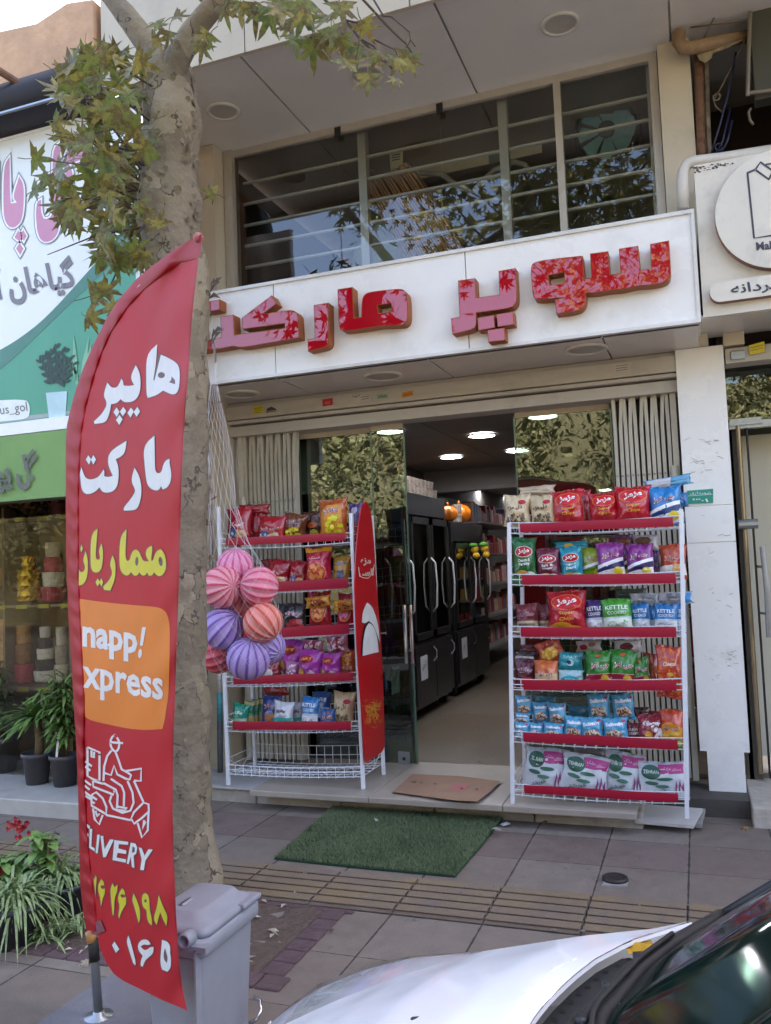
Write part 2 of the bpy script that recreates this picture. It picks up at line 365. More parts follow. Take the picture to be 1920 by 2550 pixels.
# folding lattice gates
GM = M('gate_cream_paint', 'c2bba9', .45, 0, .1, 8, dirt=.35, streak=(1, 1, .3), bump=.05)
def gate(x0, x1, n, hx):
    b = MB(); s = (x1 - x0) / n
    for k in range(n):
        xa = x0 + k * s
        # pressed channel section, slightly bowed at the top
        rr = []
        for i in range(13):
            z = .14 + (2.5 - .14) * i / 12; dx = .004 * math.sin(k * 1.3) * (i / 12) ** 3 + (.012 if i == 12 else 0) * (1 if k % 2 else -.3)
            rr.append([V((xa + dx + q * s, 5.5 + y, z)) for q, y in ((.06, .02), (.09, 0), (.74, -.004), (.78, .012), (.78, .06), (.06, .06))])
        b.loft(rr)
    g = b.build('folding_gate', GM, SB)
    b = MB()
    for k in range(n):
        for z in (.5, 1.25, 2.0): b.ball((x0 + (k + .4) * s, 5.494, z), .006, 6)
    b.build('rivet', STEEL, g)
    for z in (.6, 1.95): b = MB(); b.lathe((hx, 5.47, z), [(.0, -.09), (.022, -.09), (.022, .0), (.019, .002), (.022, .004), (.022, .09), (.0, .09)], 10); b.build('hinge', GM, g)
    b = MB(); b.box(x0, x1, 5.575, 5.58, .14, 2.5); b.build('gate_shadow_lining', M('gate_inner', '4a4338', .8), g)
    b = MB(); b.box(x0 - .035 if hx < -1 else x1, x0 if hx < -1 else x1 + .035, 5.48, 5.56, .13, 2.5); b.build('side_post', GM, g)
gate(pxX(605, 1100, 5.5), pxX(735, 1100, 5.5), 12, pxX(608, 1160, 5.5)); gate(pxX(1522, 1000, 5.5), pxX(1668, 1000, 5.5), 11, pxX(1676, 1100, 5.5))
# glass doors
DG = glass('door_glass', 'a3b5a8', ior=1.55, boost=2.4, bump=.06); EDGE = M('glass_edge', '4d6a58', .15, 0, .05, coat=.5)
def gdoor(x0, x1, Y, hand=None):
    b = MB(); b.box(x0, x1, Y, Y + .0015, .13, 2.47); g = b.build('glass_door', DG, SB)
    b = MB()
    for x in (x0, x1): b.box(x - .005, x + .005, Y - .004, Y + .006, .13, 2.47)
    b.build('glass_edge', EDGE, g)
    b = MB(); b.box(x0 + .006, x1 - .006, Y - .012, Y + .012, 2.455, 2.49); b.build('door_rail', CREAM, g)
    if hand:
        b = MB()
        for dx in (0, .045): b.tube([(hand + dx, Y - .05, .82), (hand + dx, Y - .05, 1.22)], .014, 10)
        for z in (.9, 1.14): b.tube([(hand, Y - .05, z), (hand, Y + .02, z)], .007, 8)
        b.build('handle', CHROME, g)
    return g
XA, XB, XC = pxX(735, 1300, 5.62), pxX(950, 1475, 5.62), pxX(1022, 1475, 5.58)
gdoor(XA, XB, 5.63); g = gdoor(XB - .02, XC, 5.58, pxX(1010, 1580, 5.53))
c = P(1008, 1888, 5.575); b = MB(); b.box(c.x - .045, c.x + .04, 5.56, 5.6, c.z - .045, c.z + .045); b.build('lock', STEEL, g, bevel=.004)
b = MB(); b.lathe((c.x, 5.559, c.z), [(0, 0), (.012, 0), (.012, .004), (0, .004)], 10, Matrix.Rotation(rad(90), 3, 'X')); b.build('keyhole', DARKM, g)
gdoor(pxX(1288, 1200, 5.63), pxX(1530, 1200, 5.63), 5.63)
b = MB(); b.box(XB - .026, XB - .008, 5.6, 5.68, .13, 2.48); b.build('door_post', M('bronze_post', '5a5346', .3, .5), SB)
# shop interior
TILE = pave_mat('floor_tiles', '6b6156', 'e8dccb', -1.6, 5.7, .6, jw=.003, joint='5c5348', rough=.3)
b = MB(); b.box(-3.2, .3, 5.66, 17, .06, .127); b.build('shop_floor', TILE, SB)
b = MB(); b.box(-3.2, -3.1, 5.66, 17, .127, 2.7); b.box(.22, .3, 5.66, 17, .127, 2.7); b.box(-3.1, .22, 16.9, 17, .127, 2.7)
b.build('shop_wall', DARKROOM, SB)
b = MB()
for k in range(8):
    for q in range(3): b.box(-3.1 + q * 1.1 + .004, -2 + q * 1.1 - .004, 5.7 + k * 1.4 + .004, 7.1 + k * 1.4 - .004, 2.62, 2.64)
b.box(-3.2, .3, 5.64, 17, 2.66, 2.7); b.build('shop_ceiling', M('ceiling_tile', '7c7772', .6, 0, .04), SB)
b = MB(); b.box(-3.1, .22, 9.9, 10.1, 2.36, 2.62); b.build('ceiling_beam', M('beam_white', '8f8b86', .5, 0, .04), SB)
# the step
b = MB()
for k in range(5):
    x = -3.36 + k * .6; b.box(x + .003, x + .597, 4.9 + .004 * (k % 2), 5.66, -.05, .088)
b.build('step_kerb', M('worn_stone', 'aaa296', .8, 0, .14, 9, bump=.4, bs=30, dirt=.5), SB, bevel=.01)
b = MB()
for a, c in ((-2.72, -1.92), (-1.917, -1.11), (-1.107, -.385)): b.box(a, c, 4.745, 5.66, .089, .127)
b.build('doorstep', M('doorstep_tile', '9b9083', .45, 0, .1, 5, dirt=.25), SB, bevel=.006)
b = MB(); b.box(-3.36, -2.722, 4.87, 5.66, .089, .1); b.build('marble_strip', M('grey_marble', 'b3b1ae', .5, 0, .1, 6, dirt=.3), SB)
b = MB(); b.box(-.385, .3, 5.2, 5.66, -.05, .1); b.build('side_plinth', M('dark_plinth', '4c4742', .8, 0, .2, 9), SB)
# ---------------------------------------------------------------- ceiling lamps inside (lit) and soffit spots (unlit)
LAMP = M('lit_diffuser', 'f6f8ff', .4, emit=12)
def cl(p, z, r, lit, label, name='ceiling_lamp', grp='round ceiling lamps'):
    c = G(*p, z); t = thing(name, label, 'lamp', c, grp)
    b = MB(); b.lathe(c, [(r, .002), (r + .018, .0), (r + .02, -.008), (r, -.014), (r - .004, -.004)], 28, None, False); b.build('ring', M('lamp_ring', 'd8d2c4', .4), t, True)
    b = MB(); b.lathe(c + V((0, 0, -.006)), [(0, .004), (r - .006, .004), (r - .006, 0), (0, 0)], 28); b.build('diffuser', LAMP if lit else M('matt_diffuser', 'b1aa9b', .5), t)
for p, l in (((971, 1073), 'lit round lamp nearest the open glass door leaf'), ((1200, 1083), 'lit round lamp over the middle of the open doorway'), ((1124, 1137), 'lit round lamp farther in, left of the aisle middle'), ((1289, 1121), 'lit round lamp cut by the edge of the right glass panel'), ((1198, 1217), 'small lit round lamp beyond the white ceiling beam'), ((1250, 1237), 'smallest lit lamp deepest above the shop aisle'), ((1352, 1035), 'lit round lamp seen through the upper right glass panel'), ((1475, 1195), 'lit lamp behind the right glass just above the red chip bags'), ((1507, 1220), 'lit lamp behind glass lowest, right beside the right folding gate')):
    cl(p, 2.615, .115, True, 'glowing white ' + l)
for p, z, l in (((556, 276), ZU, 'round unlit spot in upper grey soffit left, beside the tree trunk'), ((912, 185), ZU, 'round unlit spot in upper grey soffit behind the hanging leaves'), ((1395, 58), ZU, 'round unlit spot in upper grey soffit at the top right'), ((600, 980), ZL, 'round unlit spot under the sign beside the trunk'), ((954, 935), ZL, 'round unlit spot under the middle of the red lettered sign'), ((1460, 868), ZL, 'round unlit spot under the right end of the red lettered sign')):
    cl(p, z, .095 if z > 4 else .11, False, l, 'soffit_spot', 'unlit soffit spots')
# ---------------------------------------------------------------- the main sign
SG = thing('shop_sign', 'long white sign board with raised red block Persian letters above the doors', 'sign', (-1.5, YS, 3))
ZT = P(1140, 622, YS).z; sx0, sx1 = -3.32, P(1746, 798, YS).x
b = MB(); seams = [sx0, pxX(684, 830, YS), pxX(1158, 640, YS), sx1]
for a, c in zip(seams, seams[1:]): b.box(a + .003, c - .003, YS, YS + .05, ZL + .02, ZT - .02)
b.box(sx0, sx1, YS + .03, 5.38, ZL + .03, ZT - .03); b.build('sign_panel', WHITE, SG)
b = MB(); b.box(sx0, sx1, YS - .012, YS + .06, ZT - .021, ZT); b.box(sx0, sx1, YS - .012, YS + .06, ZL, ZL + .019); b.box(sx1 - .018, sx1, YS - .012, YS + .05, ZL + .019, ZT - .021); b.build('edge_trim', M('trim_white', 'd6d3cd', .35, .1), SG)
b = MB(); b.tube([(sx0, YS + .1, ZT + .02), (pxX(1000, 600, 4.9), YS + .1, ZT + .02)], .02, 8); b.build('rail_tube', M('pale_tube', 'c9c7c2', .4), SG)
zA = lambda l: zz(1080, 0, 1.983, l); zB = lambda l: zz(480, 0, 2.603, l); zC = lambda l: zz(500, 700, 4.165, l)
LET = [
 [chaik(zA([(1068,1205),(1162,1187),(1172,1340),(1167,1372),(1145,1393),(1080,1408),(1010,1410),(940,1428),(868,1434),(800,1446),(750,1447),(752,1490),(735,1525),(690,1540),(605,1550),(598,1480),(650,1468),(510,1482),(490,1470),(484,1400),(478,1320),(495,1292),(600,1276),(735,1262),(745,1378),(778,1370),(772,1252),(862,1240),(870,1355),(922,1350),(915,1228),(1010,1213),(1020,1332),(1075,1325)])), zA([(567,1360),(643,1345),(648,1395),(572,1408)])],
 [chaik(zA([(320,1338),(405,1323),(412,1465),(408,1497),(385,1520),(300,1533),(210,1545),(212,1605),(195,1628),(92,1650),(85,1572),(128,1565),(120,1385),(205,1373),(210,1470),(325,1455)]))],
 [zA([(215,1570),(298,1555),(303,1618),(220,1633)])], [zA([(310,1552),(392,1538),(397,1602),(315,1615)])], [zA([(265,1630),(350,1618),(353,1680),(270,1690)])],
 [chaik(zB([(938,1875),(1035,1860),(1045,2060),(1092,2055),(1095,1950),(1108,1912),(1140,1893),(1240,1880),(1350,1870),(1378,1885),(1390,1915),(1395,2060),(1380,2095),(1350,2110),(1210,2112),(1190,2118),(975,2150),(950,2132),(945,2080)])), zB([(1198,1980),(1285,1965),(1290,2020),(1203,2030)])],
 [chaik(zC([(1170,248),(1322,224),(1330,600),(1322,655),(1290,690),(1110,728),(1108,605),(1182,592)]))],
 [chaik(zC([(425,382),(735,147),(785,235),(645,340),(900,300),(960,302),(1000,330),(1012,380),(1020,585),(840,620),(690,645),(560,668),(470,683),(395,690),(345,672),(290,685),(200,700),(-120,745),(-140,660),(0,625),(210,582),(203,370),(340,348),(350,558),(430,545),(850,490),(872,488),(868,440),(440,500),(432,498)], ), 50)],
 [zC([(62,215),(195,188),(197,298),(64,322)])], [zC([(-80,240),(44,215),(46,325),(-78,350)])]]
# the kaf bar is an open slot: its loop runs round the slot
RED = M('red_acrylic', 'a8041c', .012, 0, .04, 6, spec=.8, rv=.008); SIDE = M('orange_letter_return', '9c5a34', .5, 0, .12, 10, spec=.2)
lo = 0
for loops in LET:
    f = lambda px, py: P(px, py, YS - .085)
    def bk(px, py): q = P(px, py, YS - .085); return V((q.x, YS - .001, q.z))
    b = MB(); b.prism(loops, f, bk); L_ = b.build('letter', SIDE, SG)
    b = MB(); b.flat([[grow(loops[0], -1.6)] + [grow(h, 1.6) for h in loops[1:]]], lambda px, py: P(px, py, YS - .0875)); b.build('letter_face', RED, L_)
c0, c1 = P(1340, 590, YS), P(1414, 573, YS)
b = MB(); b.box(c0.x, c1.x, YS + .1, YS + .16, ZT - .02, ZT + .035); b.build('spare_piece', RED, SG)
# ---------------------------------------------------------------- right neighbour: tailor shop
TB = thing('tailor_shop_building', 'cream building with round shirt emblem sign and a dark open balcony', 'building', (1.5, 5.5, 0))
b = MB(); b.box(.6, 14, YF, 12, 4.9, 9.2); b.box(.95, 14, 5.2, 12, 2.9, 4.9); b.box(2.2, 14, 5.2, 12, 0, 2.9); b.build('wall', CREAM, TB)
b = MB(); b.box(.6, 14, YF + .03, 5.3, ZU + .06, ZU + .09); b.box(.14, .6, YF + .04, 5.9, ZU + .005, ZU + .03); b.build('soffit', SOFF, TB)
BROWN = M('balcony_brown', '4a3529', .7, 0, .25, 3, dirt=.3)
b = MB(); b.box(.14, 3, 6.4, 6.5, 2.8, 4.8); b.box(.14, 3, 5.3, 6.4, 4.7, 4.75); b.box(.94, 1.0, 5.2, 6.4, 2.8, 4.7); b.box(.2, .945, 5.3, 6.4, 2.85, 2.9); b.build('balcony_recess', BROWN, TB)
b = MB(); b.box(.335, .62, 6.37, 6.395, 3.75, 4.05); b.build('balcony_pane', M('dusty_pane', '6b7080', .15, 0, .2, 5, coat=.5), TB)
b = MB(); q0, q1 = P(1865, 40, 5.25), P(1930, 250, 5.25); b.box(q0.x, 1.2, 5.2, 5.3, q1.z, 4.72); b.build('shutter_panel', M('grey_mesh_panel', '4c4a3e', .6, .2, .12, 120, bump=.3, bs=300), TB)
b = MB(); b.tube([P(1868, 30, 5.17), P(1864, 150, 5.17), P(1862, 240, 5.17)], .012, 8); b.tube([P(1862, 232, 5.17), P(1930, 224, 5.17)], .012, 8); b.build('shutter_rail', M('pale_rail', '7d7364', .4, .3), TB)
# pipes and wires
b = MB(); b.tube([P(1690, 80, 5.2), P(1690, 105, 5.2), P(1700, 118, 5.2), P(1718, 120, 5.2), P(1790, 105, 5.25), P(1860, 90, 5.3)], .04, 10); b.build('elbow_pipe', M('old_tan_pipe', '8f7456', .6, 0, .3, 12, bump=.2), TB, True)
b = MB(); b.tube([P(1738, 120, 5.3), P(1742, 230, 5.3), P(1746, 370, 5.3), P(1750, 390, 5.3)], .026, 10); b.tube([P(1741, 354, 5.3), P(1754, 352, 5.3)], .03, 10); b.build('rusty_downpipe', RUST, TB, True)
b = MB(); b.tube([P(1755, 140, 5.36), P(1758, 260, 5.36), P(1763, 385, 5.36)], .022, 4); b.build('flaking_post', M('flaking_paint', 'a3937c', .8, 0, .4, 14, col2='4a3529'), TB)
wm = M('dusty_cable', '6f5f4c', .6); bl = M('blue_cable', '22243d', .4)
b = MB(); b.tube([P(1855, 100, 5.25), P(1815, 180, 5.3), P(1792, 225, 5.3), P(1778, 250, 5.3), P(1782, 265, 5.3), P(1800, 280, 5.3)], .005, 5); b.tube([P(1795, 10, 5.15), P(1750, 100, 5.2)], .005, 5); b.tube([P(1720, 68, 5.2), P(1862, 50, 5.2)], .005, 5); b.tube([P(1786, 232, 5.28), P(1776, 240, 5.28), P(1778, 252, 5.28), P(1790, 248, 5.28), P(1794, 238, 5.28), P(1786, 232, 5.28)], .006, 5); b.tube([P(1870, 270, 5.18), P(1864, 280, 5.18), P(1868, 300, 5.18), P(1876, 310, 5.18)], .008, 5); b.build('loose_cable', wm, TB, True)
b = MB()
for a in ([(1833, 130), (1812, 240), (1790, 320), (1772, 380)], [(1818, 270), (1800, 350), (1784, 382)], [(1823, 300), (1812, 350), (1798, 378)]): b.tube([P(x, y, 5.28) for x, y in a], .007, 5)
b.tube([P(*q, 5.26) for q in ell(1790, 366, 9, 9, 12)], .005, 5); b.build('hanging_cable', bl, TB, True)
b = MB(); b.face([P(*q, 5.24) for q in ((1730, 125), (1752, 120), (1800, 112), (1855, 97), (1815, 118), (1790, 127), (1775, 133), (1772, 145), (1755, 157), (1740, 148))]); b.build('torn_sheet', M('torn_felt', '8f8064', .9, 0, .3, 14, bump=.5), TB)
# sign board
SGN = thing('tailor_sign', 'cream sign board with raised round plate showing a drawn shirt collar', 'sign', (1, 4.95, 3))
YT = 4.95; a0 = P(1722, 405, YT); a1 = P(1748, 790, YT); zb = P(1850, 778, YT).z
PAL = M('aged_cream_sheet', 'd9d2c4', .45, 0, .06, 3, dirt=.3)
b = MB(); b.box(a0.x + .01, 2.4, YT, 5.4, zb, a0.z - .02); b.build('sign_board', PAL, SGN)
dirt = M('black_mould', '57524a', .9, 0, .4, 30, bump=.2)
b = MB()
for k in range(60):
    x = 1728 + 100 * rnd.random() ** 1.3; y = 414 + rnd.random() * 18 * (1 - (x - 1728) / 130) - (x - 1728) * .10
    b.flat([ell(x, y, 1 + 3.5 * rnd.random(), .6 + 1.6 * rnd.random(), 7)and [ell(x, y, 1 + 3.5 * rnd.random(), .6 + 1.6 * rnd.random(), 7)]], lambda px, py: P(px, py, YT - .0015))
b.build('mould_stain', dirt, SGN)
cc = P(1925, 522, YT - .05); rr = .325
zc = cc.z; xc = P(1780, 533, YT - .05).x + rr
b = MB(); b.prism([[(xc + rr * math.cos(t), zc + rr * math.sin(t)) for t in [2 * math.pi * k / 64 for k in range(64)]]], lambda x, z: (x, YT - .06, z), lambda x, z: (x, YT - .001, z)); b.build('round_plate', PAL, SGN)
b = MB(); b.lathe((xc, YT - .03, zc), [(rr + .0005, -.026), (rr + .001, -.026), (rr + .001, .028), (rr + .0005, .028)], 64, Matrix.Rotation(rad(90), 3, 'X'), False); b.build('plate_rim', M('brown_rim', '8a5f4c', .5), SGN)
ink = M('sign_ink', '3a3a48', .4); f2 = lambda px, py: P(px, py, YT - .0625)
z3 = lambda l: zz(1700, 380, 4.2545, l)
b = MB()
for pts, wd in (([(686, 215), (770, 180), (825, 100), (960, 195), (915, 285), (770, 180)], 22), ([(686, 210), (757, 905), (980, 872)], 22), ([(880, 125), (980, 110)], 16), ([(915, 280), (960, 190)], 18)): b.flat([[stroke(z3(pts), wd / 4.25)]], f2)
b.build('shirt_drawing', ink, SGN)
b = MB(); b.text('Mal', f2, 1902, 612, h=-21, bold=.03, rot=-.1); b.build('lettering', ink, SGN)
sp = [P(x, y, YT - .04) for x, y in z3([(300, 1500), (350, 1580)])]
pz0, pz1, px0 = P(1800, 752, YT - .04).z, P(1800, 702, YT - .04).z, P(1768, 735, YT - .04).x
h2 = (pz1 - pz0) / 2
lp = [(px0 + h2 - h2 * math.sin(t), (pz0 + pz1) / 2 + h2 * math.cos(t)) for t in [math.pi * k / 12 for k in range(13)]]
b = MB(); b.prism([lp + [(2, pz0), (2, pz1)]], lambda x, z: (x, YT - .05, z), lambda x, z: (x, YT - .001, z)); b.build('name_plate', PAL, SGN)
b = MB(); b.prism([[grow(lp + [(2, pz0), (2, pz1)], .001)][0]], lambda x, z: (x, YT - .044, z), lambda x, z: (x, YT - .002, z)); b.build('plate_edge', MC['brown_rim'], SGN)
b = MB(); b.text('مردانه', lambda px, py: P(px, py, YT - .0525), 1882, 716, w=125, h=-32, bold=.02, rot=-.13); b.build('persian_lettering', ink, SGN)
# white gutter pipe over the sign
b = MB(); b.tube([P(1702, 520, 4.97), P(1700, 450, 4.97), P(1702, 425, 4.97), P(1712, 408, 4.97), P(1730, 402, 4.97), P(1800, 394, 5.0), P(1935, 373, 5.05)], .032, 12); b.build('gutter_pipe', M('white_pvc', 'cbc5ba', .4, 0, .06, dirt=.3), TB, True)
# lower front: header, roller box, glass, inner cream board, door
b = MB(); b.box(.09, 1.4, YT + .03, 5.44, zb - .002, zb + .02); b.build('lower_soffit', SOFF, TB)
b = MB(); b.box(.225, .34, 5.36, 5.6, 2.72, zb - .003); b.build('corner_panel', CREAM, TB)
b = MB(); q = P(1830, 860, 5.4); b.box(.232, 1.6, 5.4, 5.55, 2.62, 2.71); b.build('roller_box', MC['roller_cream'], TB)
b = MB(); q = P(1835, 870, 5.395); b.box(.26, .34, 5.388, 5.399, 2.635, 2.69); b.build('latch_plate', STEEL, TB, bevel=.005)
b = MB(); b.box(.232, 1.6, 5.62, 5.63, 2.3, 2.61); b.build('upper_pane', DG, TB)
b = MB(); b.box(.235, 1.6, 5.6, 5.66, 2.25, 2.295); b.box(.24, .42, 5.585, 5.61, 2.27, 2.31); b.build('glass_rail', STEEL, TB)
b = MB(); b.box(.3, 1.6, 5.9, 5.95, .2, 2.24); b.build('inner_board', M('inner_cream_board', 'c6c0ad', .5, 0, .04, 2), TB)
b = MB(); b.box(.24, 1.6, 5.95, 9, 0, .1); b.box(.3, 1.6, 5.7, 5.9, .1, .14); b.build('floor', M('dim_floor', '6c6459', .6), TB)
b = MB(); b.box(.25, 2.2, 6.0, 6.05, 2.2, 2.9); b.build('sky_block_panel', M('dark_sky_block', '4c4a42', .7, 0, .3, 4), TB)  # added dark backing that blocks the bright sky behind the upper pane
b = MB(); b.box(.225, .25, 5.66, 6.2, .1, 2.7); b.build('side_lining', M('beige_lining', '9a8f7c', .5), TB)
b = MB(); b.tube([(.285, 5.6, .16), (.285, 5.6, 2.27)], .014, 8); b.build('door_pole', M('bronze_pole', '8a7a60', .3, .7), TB)
b = MB(); b.box(.33, .338, 5.57, 5.66, .14, 2.25); b.build('door_edge', DARKM, TB)
b = MB(); b.tube([(.375, 5.52, .98), (.38, 5.515, 1.26), (.372, 5.52, 1.52)], .016, 10); b.tube([(.375, 5.52, 1.12), (.335, 5.6, 1.12)], .008, 8); b.tube([(.375, 5.52, 1.4), (.335, 5.6, 1.4)], .008, 8); b.build('door_handle', STEEL, TB)
b = MB(); b.tube([(.25, 5.57, 1.66), (.36, 5.57, 1.66)], .03, 10); b.build('door_lock', STEEL, TB)
b = MB(); b.box(.2, 3, 5.05, 6, -.05, .11); b.build('stone_step', MC['worn_stone'], TB, bevel=.01)
# ---------------------------------------------------------------- left neighbour: flower shop
FB = thing('flower_shop_building', 'single storey flower shop with peach plaster parapet and a dark curved awning', 'building', (-6, 4.8, 0))
YB = 4.3
PEACH = M('peach_plaster', 'c79f7d', .85, 0, .2, 4, bump=.25, bs=30, dirt=.25)
b = MB()
tp = [(-3.4, 5.17), (-3.6, 5.2), (-3.85, 5.13), (-4.2, 5.16), (-4.6, 5.2), (-5.3, 5.22), (-12, 5.25)]
b.prism([[(-12, 4.74), (-3.4, 4.74)] + tp], lambda x, z: (x, YB - .05, z), lambda x, z: (x, YB + .3, z)); b.build('parapet', PEACH, FB)
b = MB(); b.box(-12, -3.42, YB + .31, 12, 2.5, 4.6); b.box(-12, -3.42, 5.9, 12, .1, 2.5); b.build('wall', PEACH, FB)
aw = [(4.3, 4.76), (4.2, 4.74), (4.1, 4.68), (4.06, 4.6), (4.08, 4.52), (4.16, 4.46), (4.3, 4.45)]
b = MB(); b.loft([[V((x, y, z)) for y, z in aw] for x in (-12, -3.45)]); b.build('awning', M('dark_awning', '2c2d35', .6, 0, .1, 5), FB, True)
b = MB(); b.tube([(-12, 4.09, 4.475), (-3.45, 4.09, 4.475)], .012, 6); b.build('awning_bead', STEEL, FB)
b = MB(); b.tube([P(-20, 165, 4.0), P(75, 225, 4.15)], .025, 8); b.build('awning_stay', RUST, FB)
b = MB(); b.tube([P(-20, 262, 4.1), P(150, 172, 4.2), P(240, 140, 4.2)], .006, 5); b.build('power_cable', BLACKP, FB)
FS = thing('flower_shop_sign', 'large white and green sign with pink Persian letters and a printed potted plant', 'sign', (-4.5, YB, 3.4))
z_t, z_b = 4.43, P(80, 1066, YB).z
b = MB(); SR = P(345, 620, YB).x; b.box(-8, SR, YB, YB + .06, z_b + .05, z_t); b.build('sign_panel', M('sign_white', 'e8ebe9', .35, 0, .02, 1), FS)
b = MB(); b.box(-8, SR, YB - .03, YB + .06, z_b - .035, z_b + .045); b.box(-8, SR, YB - .02, YB + .02, z_t, z_t + .012); b.build('sign_frame', WHITE2, FS)
def FL(y): return lambda px, py: P(px, py, YB - y)
b = MB(); b.flat([[[(-60, 905), (0, 876), (50, 846), (113, 797), (195, 707), (244, 652), (338, 540), (338, 1010), (-60, 1070)]]], FL(.002)); b.build('green_field', M('sign_green', '4f9d80', .4, 0, .1, 1), FS)
b = MB(); b.flat([[chaik([(-60, 900), (0, 872), (50, 842), (113, 793), (195, 703), (244, 648), (338, 535), (338, 580), (270, 665), (235, 700), (148, 782), (60, 868), (0, 922), (-60, 965)])]], FL(.0035)); b.build('green_band', M('sign_deep_green', '4a806f', .4), FS)
b = MB(); b.flat([[[(-60, 1062), (-60, 1050), (180, 1022), (338, 1002), (338, 1010)]]], FL(.0042)); b.build('grey_band', M('sign_grey', '9aa39f', .4), FS)
zl = lambda l: zz(0, 300, 4.4233, l)
PK = [[chaik(zl([(40, 500), (105, 400), (108, 850), (120, 915), (185, 905), (140, 840), (210, 620), (260, 700), (262, 900), (240, 1100), (170, 1175), (110, 1180), (60, 1120), (35, 1000)]))],
      [zl([(200, 1210), (245, 1270), (215, 1330), (160, 1290)])], [zl([(255, 1205), (290, 1270), (262, 1325), (225, 1270)])], [zl([(215, 1350), (258, 1410), (220, 1480), (178, 1410)])],
      [chaik(zl([(575, 320), (660, 240), (672, 600), (668, 900), (650, 1050), (650, 1200), (600, 1300), (510, 1345), (440, 1310), (405, 1200), (395, 1020), (405, 900), (450, 870), (450, 1010), (480, 1080), (530, 1085), (575, 1040), (585, 900)]))],
      [chaik(zl([(705, 400), (900, 240), (930, 260), (900, 430), (760, 480), (800, 560), (800, 700), (760, 800), (700, 830), (665, 820), (665, 740), (715, 720), (730, 600), (700, 520)]))], [zl([(720, 350), (915, 190), (925, 215), (720, 380)])],
      [chaik(zl([(-90, 420), (-20, 460), (-25, 1100), (-120, 1170), (-200, 1050)]))]]
b = MB()
for l in PK: b.flat([[grow(l[0], 6)]], FL(.0045))
b.build('letter_outline', M('sign_dark_outline', '7b8584', .4), FS)
b = MB()
for l in PK: b.flat([[grow(l[0], 4)]], FL(.0055))
b.build('letter_border', M('sign_border_white', 'f3eff2', .4), FS)
b = MB()
for l in PK: b.flat([l], FL(.0065))
b.build('letter_pink', M('sign_pink', 'c98aa4', .4, 0, .08, 2), FS)
b = MB(); b.text('گیاهان آپارتمانی', FL(.0045), -10, 720, w=400, h=-108, bold=.035, rot=-.17); b.build('grey_lettering', M('sign_text_grey', '7c777b', .4), FS)
b = MB(); b.flat([[chaik([(-60, 1000), (60, 993), (74, 1005), (74, 1035), (60, 1045), (-60, 1055)])]], FL(.0048)); b.build('handle_plate', M('plate_white', 'e3e8e4', .4), FS)
b = MB(); b.text('us_gol', FL(.006), 34, 1020, w=68, rot=-.14, h=-30); b.build('handle_lettering', M('plate_ink', '6a6763', .4), FS)
b = MB(); b.flat([[[(114, 978), (167, 974), (163, 1040), (122, 1042)]]], FL(.006)); b.build('printed_pot', M('printed_pot', 'b9d6dc', .4), FS)
b = MB(); r2 = random.Random(3)
for k in range(13):
    t = -1 + 2 * k / 12; top = (140 + t * 44, 868 + 26 * t * t + r2.uniform(-8, 14)); bot = (140 + t * 14, 978)
    for q in range(8):
        f = .3 + .7 * q / 7; x, y = bot[0] + (top[0] - bot[0]) * f ** 1.3, bot[1] + (top[1] - bot[1]) * f; sd = 1 if q % 2 else -1
        b.flat([[ell(x + sd * 4, y, 3.2, 9.5 - 4 * abs(f - .6), 8, t * .5 + sd * .55)]], FL(.0065 + (k * 8 + q) * .00003))
b.build('printed_leaves', M('printed_leaf', '2c3f38', .5, 0, .3, 90), FS)
b = MB()
for x0, x1, y1 in ((190, 183, 830), (200, 222, 835), (206, 228, 850), (195, 180, 900), (210, 236, 900)): b.flat([[[(x0, 965), ((x0 + x1) / 2 - 6, (965 + y1) / 2), (x1, y1), ((x0 + x1) / 2 + 6, (965 + y1) / 2)]]], FL(.007))
b.build('printed_blades', M('printed_blade', '7fb596', .5), FS)
# green cloth banner
BN = thing('green_banner', 'light green cloth banner hanging under the flower shop sign', 'banner', (-4.5, YB - .02, 2.2))
zt2, zb2 = z_b - .04, P(60, 1246, YB).z
fb = lambda o: (lambda px, py: P(px, py, YB - .035 - o + .008 * math.sin(px * .05 + py * .008)))
b = MB(); b.grid(lambda u, v: V((-8 + 4.58 * u, YB - .03 + .008 * math.sin(u * 47) * v, zt2 + (zb2 - zt2) * v)), 60, 6); b.build('cloth', M('green_cloth', '7b9e60', .8, 0, .08, 3, bump=.05), BN, True)
b = MB(); b.text('گل پونه', lambda px, py: P(px, py, YB - .046), 24, 1180, w=150, h=-105, bold=.06, rot=-.18); b.build('cloth_lettering', M('cloth_ink', '6d6f66', .8), BN)
# shop window of the flower shop
b = MB()
for x in (-8, -4.05): b.box(x, x + .02, 4.84, 4.86, .1, 2.06)
b.box(-8, -3.42, 4.83, 4.87, 2.06, 2.5); b.box(-3.46, -3.42, 4.35, 5.9, .1, 2.5); b.build('window_frame', M('window_dark', '5e564c', .5), FB)
b = MB(); b.face([(-8, 4.85, .12), (-3.46, 4.85, .12), (-3.46, 4.85, 2.06), (-8, 4.85, 2.06)]); b.build('pane', glass('shop_pane', 'e6e2d6', ior=1.5, boost=.8, bump=.04), FB)
b = MB(); b.box(-12, -3.37, 4.33, 5.9, -.05, .1); b.build('marble_step', M('pale_step', 'a9a69f', .6, 0, .1, 7, dirt=.3), FB, bevel=.008)
b = MB()
ZS = [P(80, y, 5.1).z for y in (1712, 1506, 1288)]
for z in ZS: b.box(-8, -3.5, 5.1, 5.5, z - .02, z)
b.box(-8, -3.5, 5.5, 5.55, .1, 2.06)
for x in (-5.05, -4.42, -3.8): b.box(x, x + .02, 5.12, 5.5, .1, 2.06)
b.build('shelf', M('display_shelf', '9a8a72', .6, 0, .25, 5, dirt=.4), FB)
b = MB()
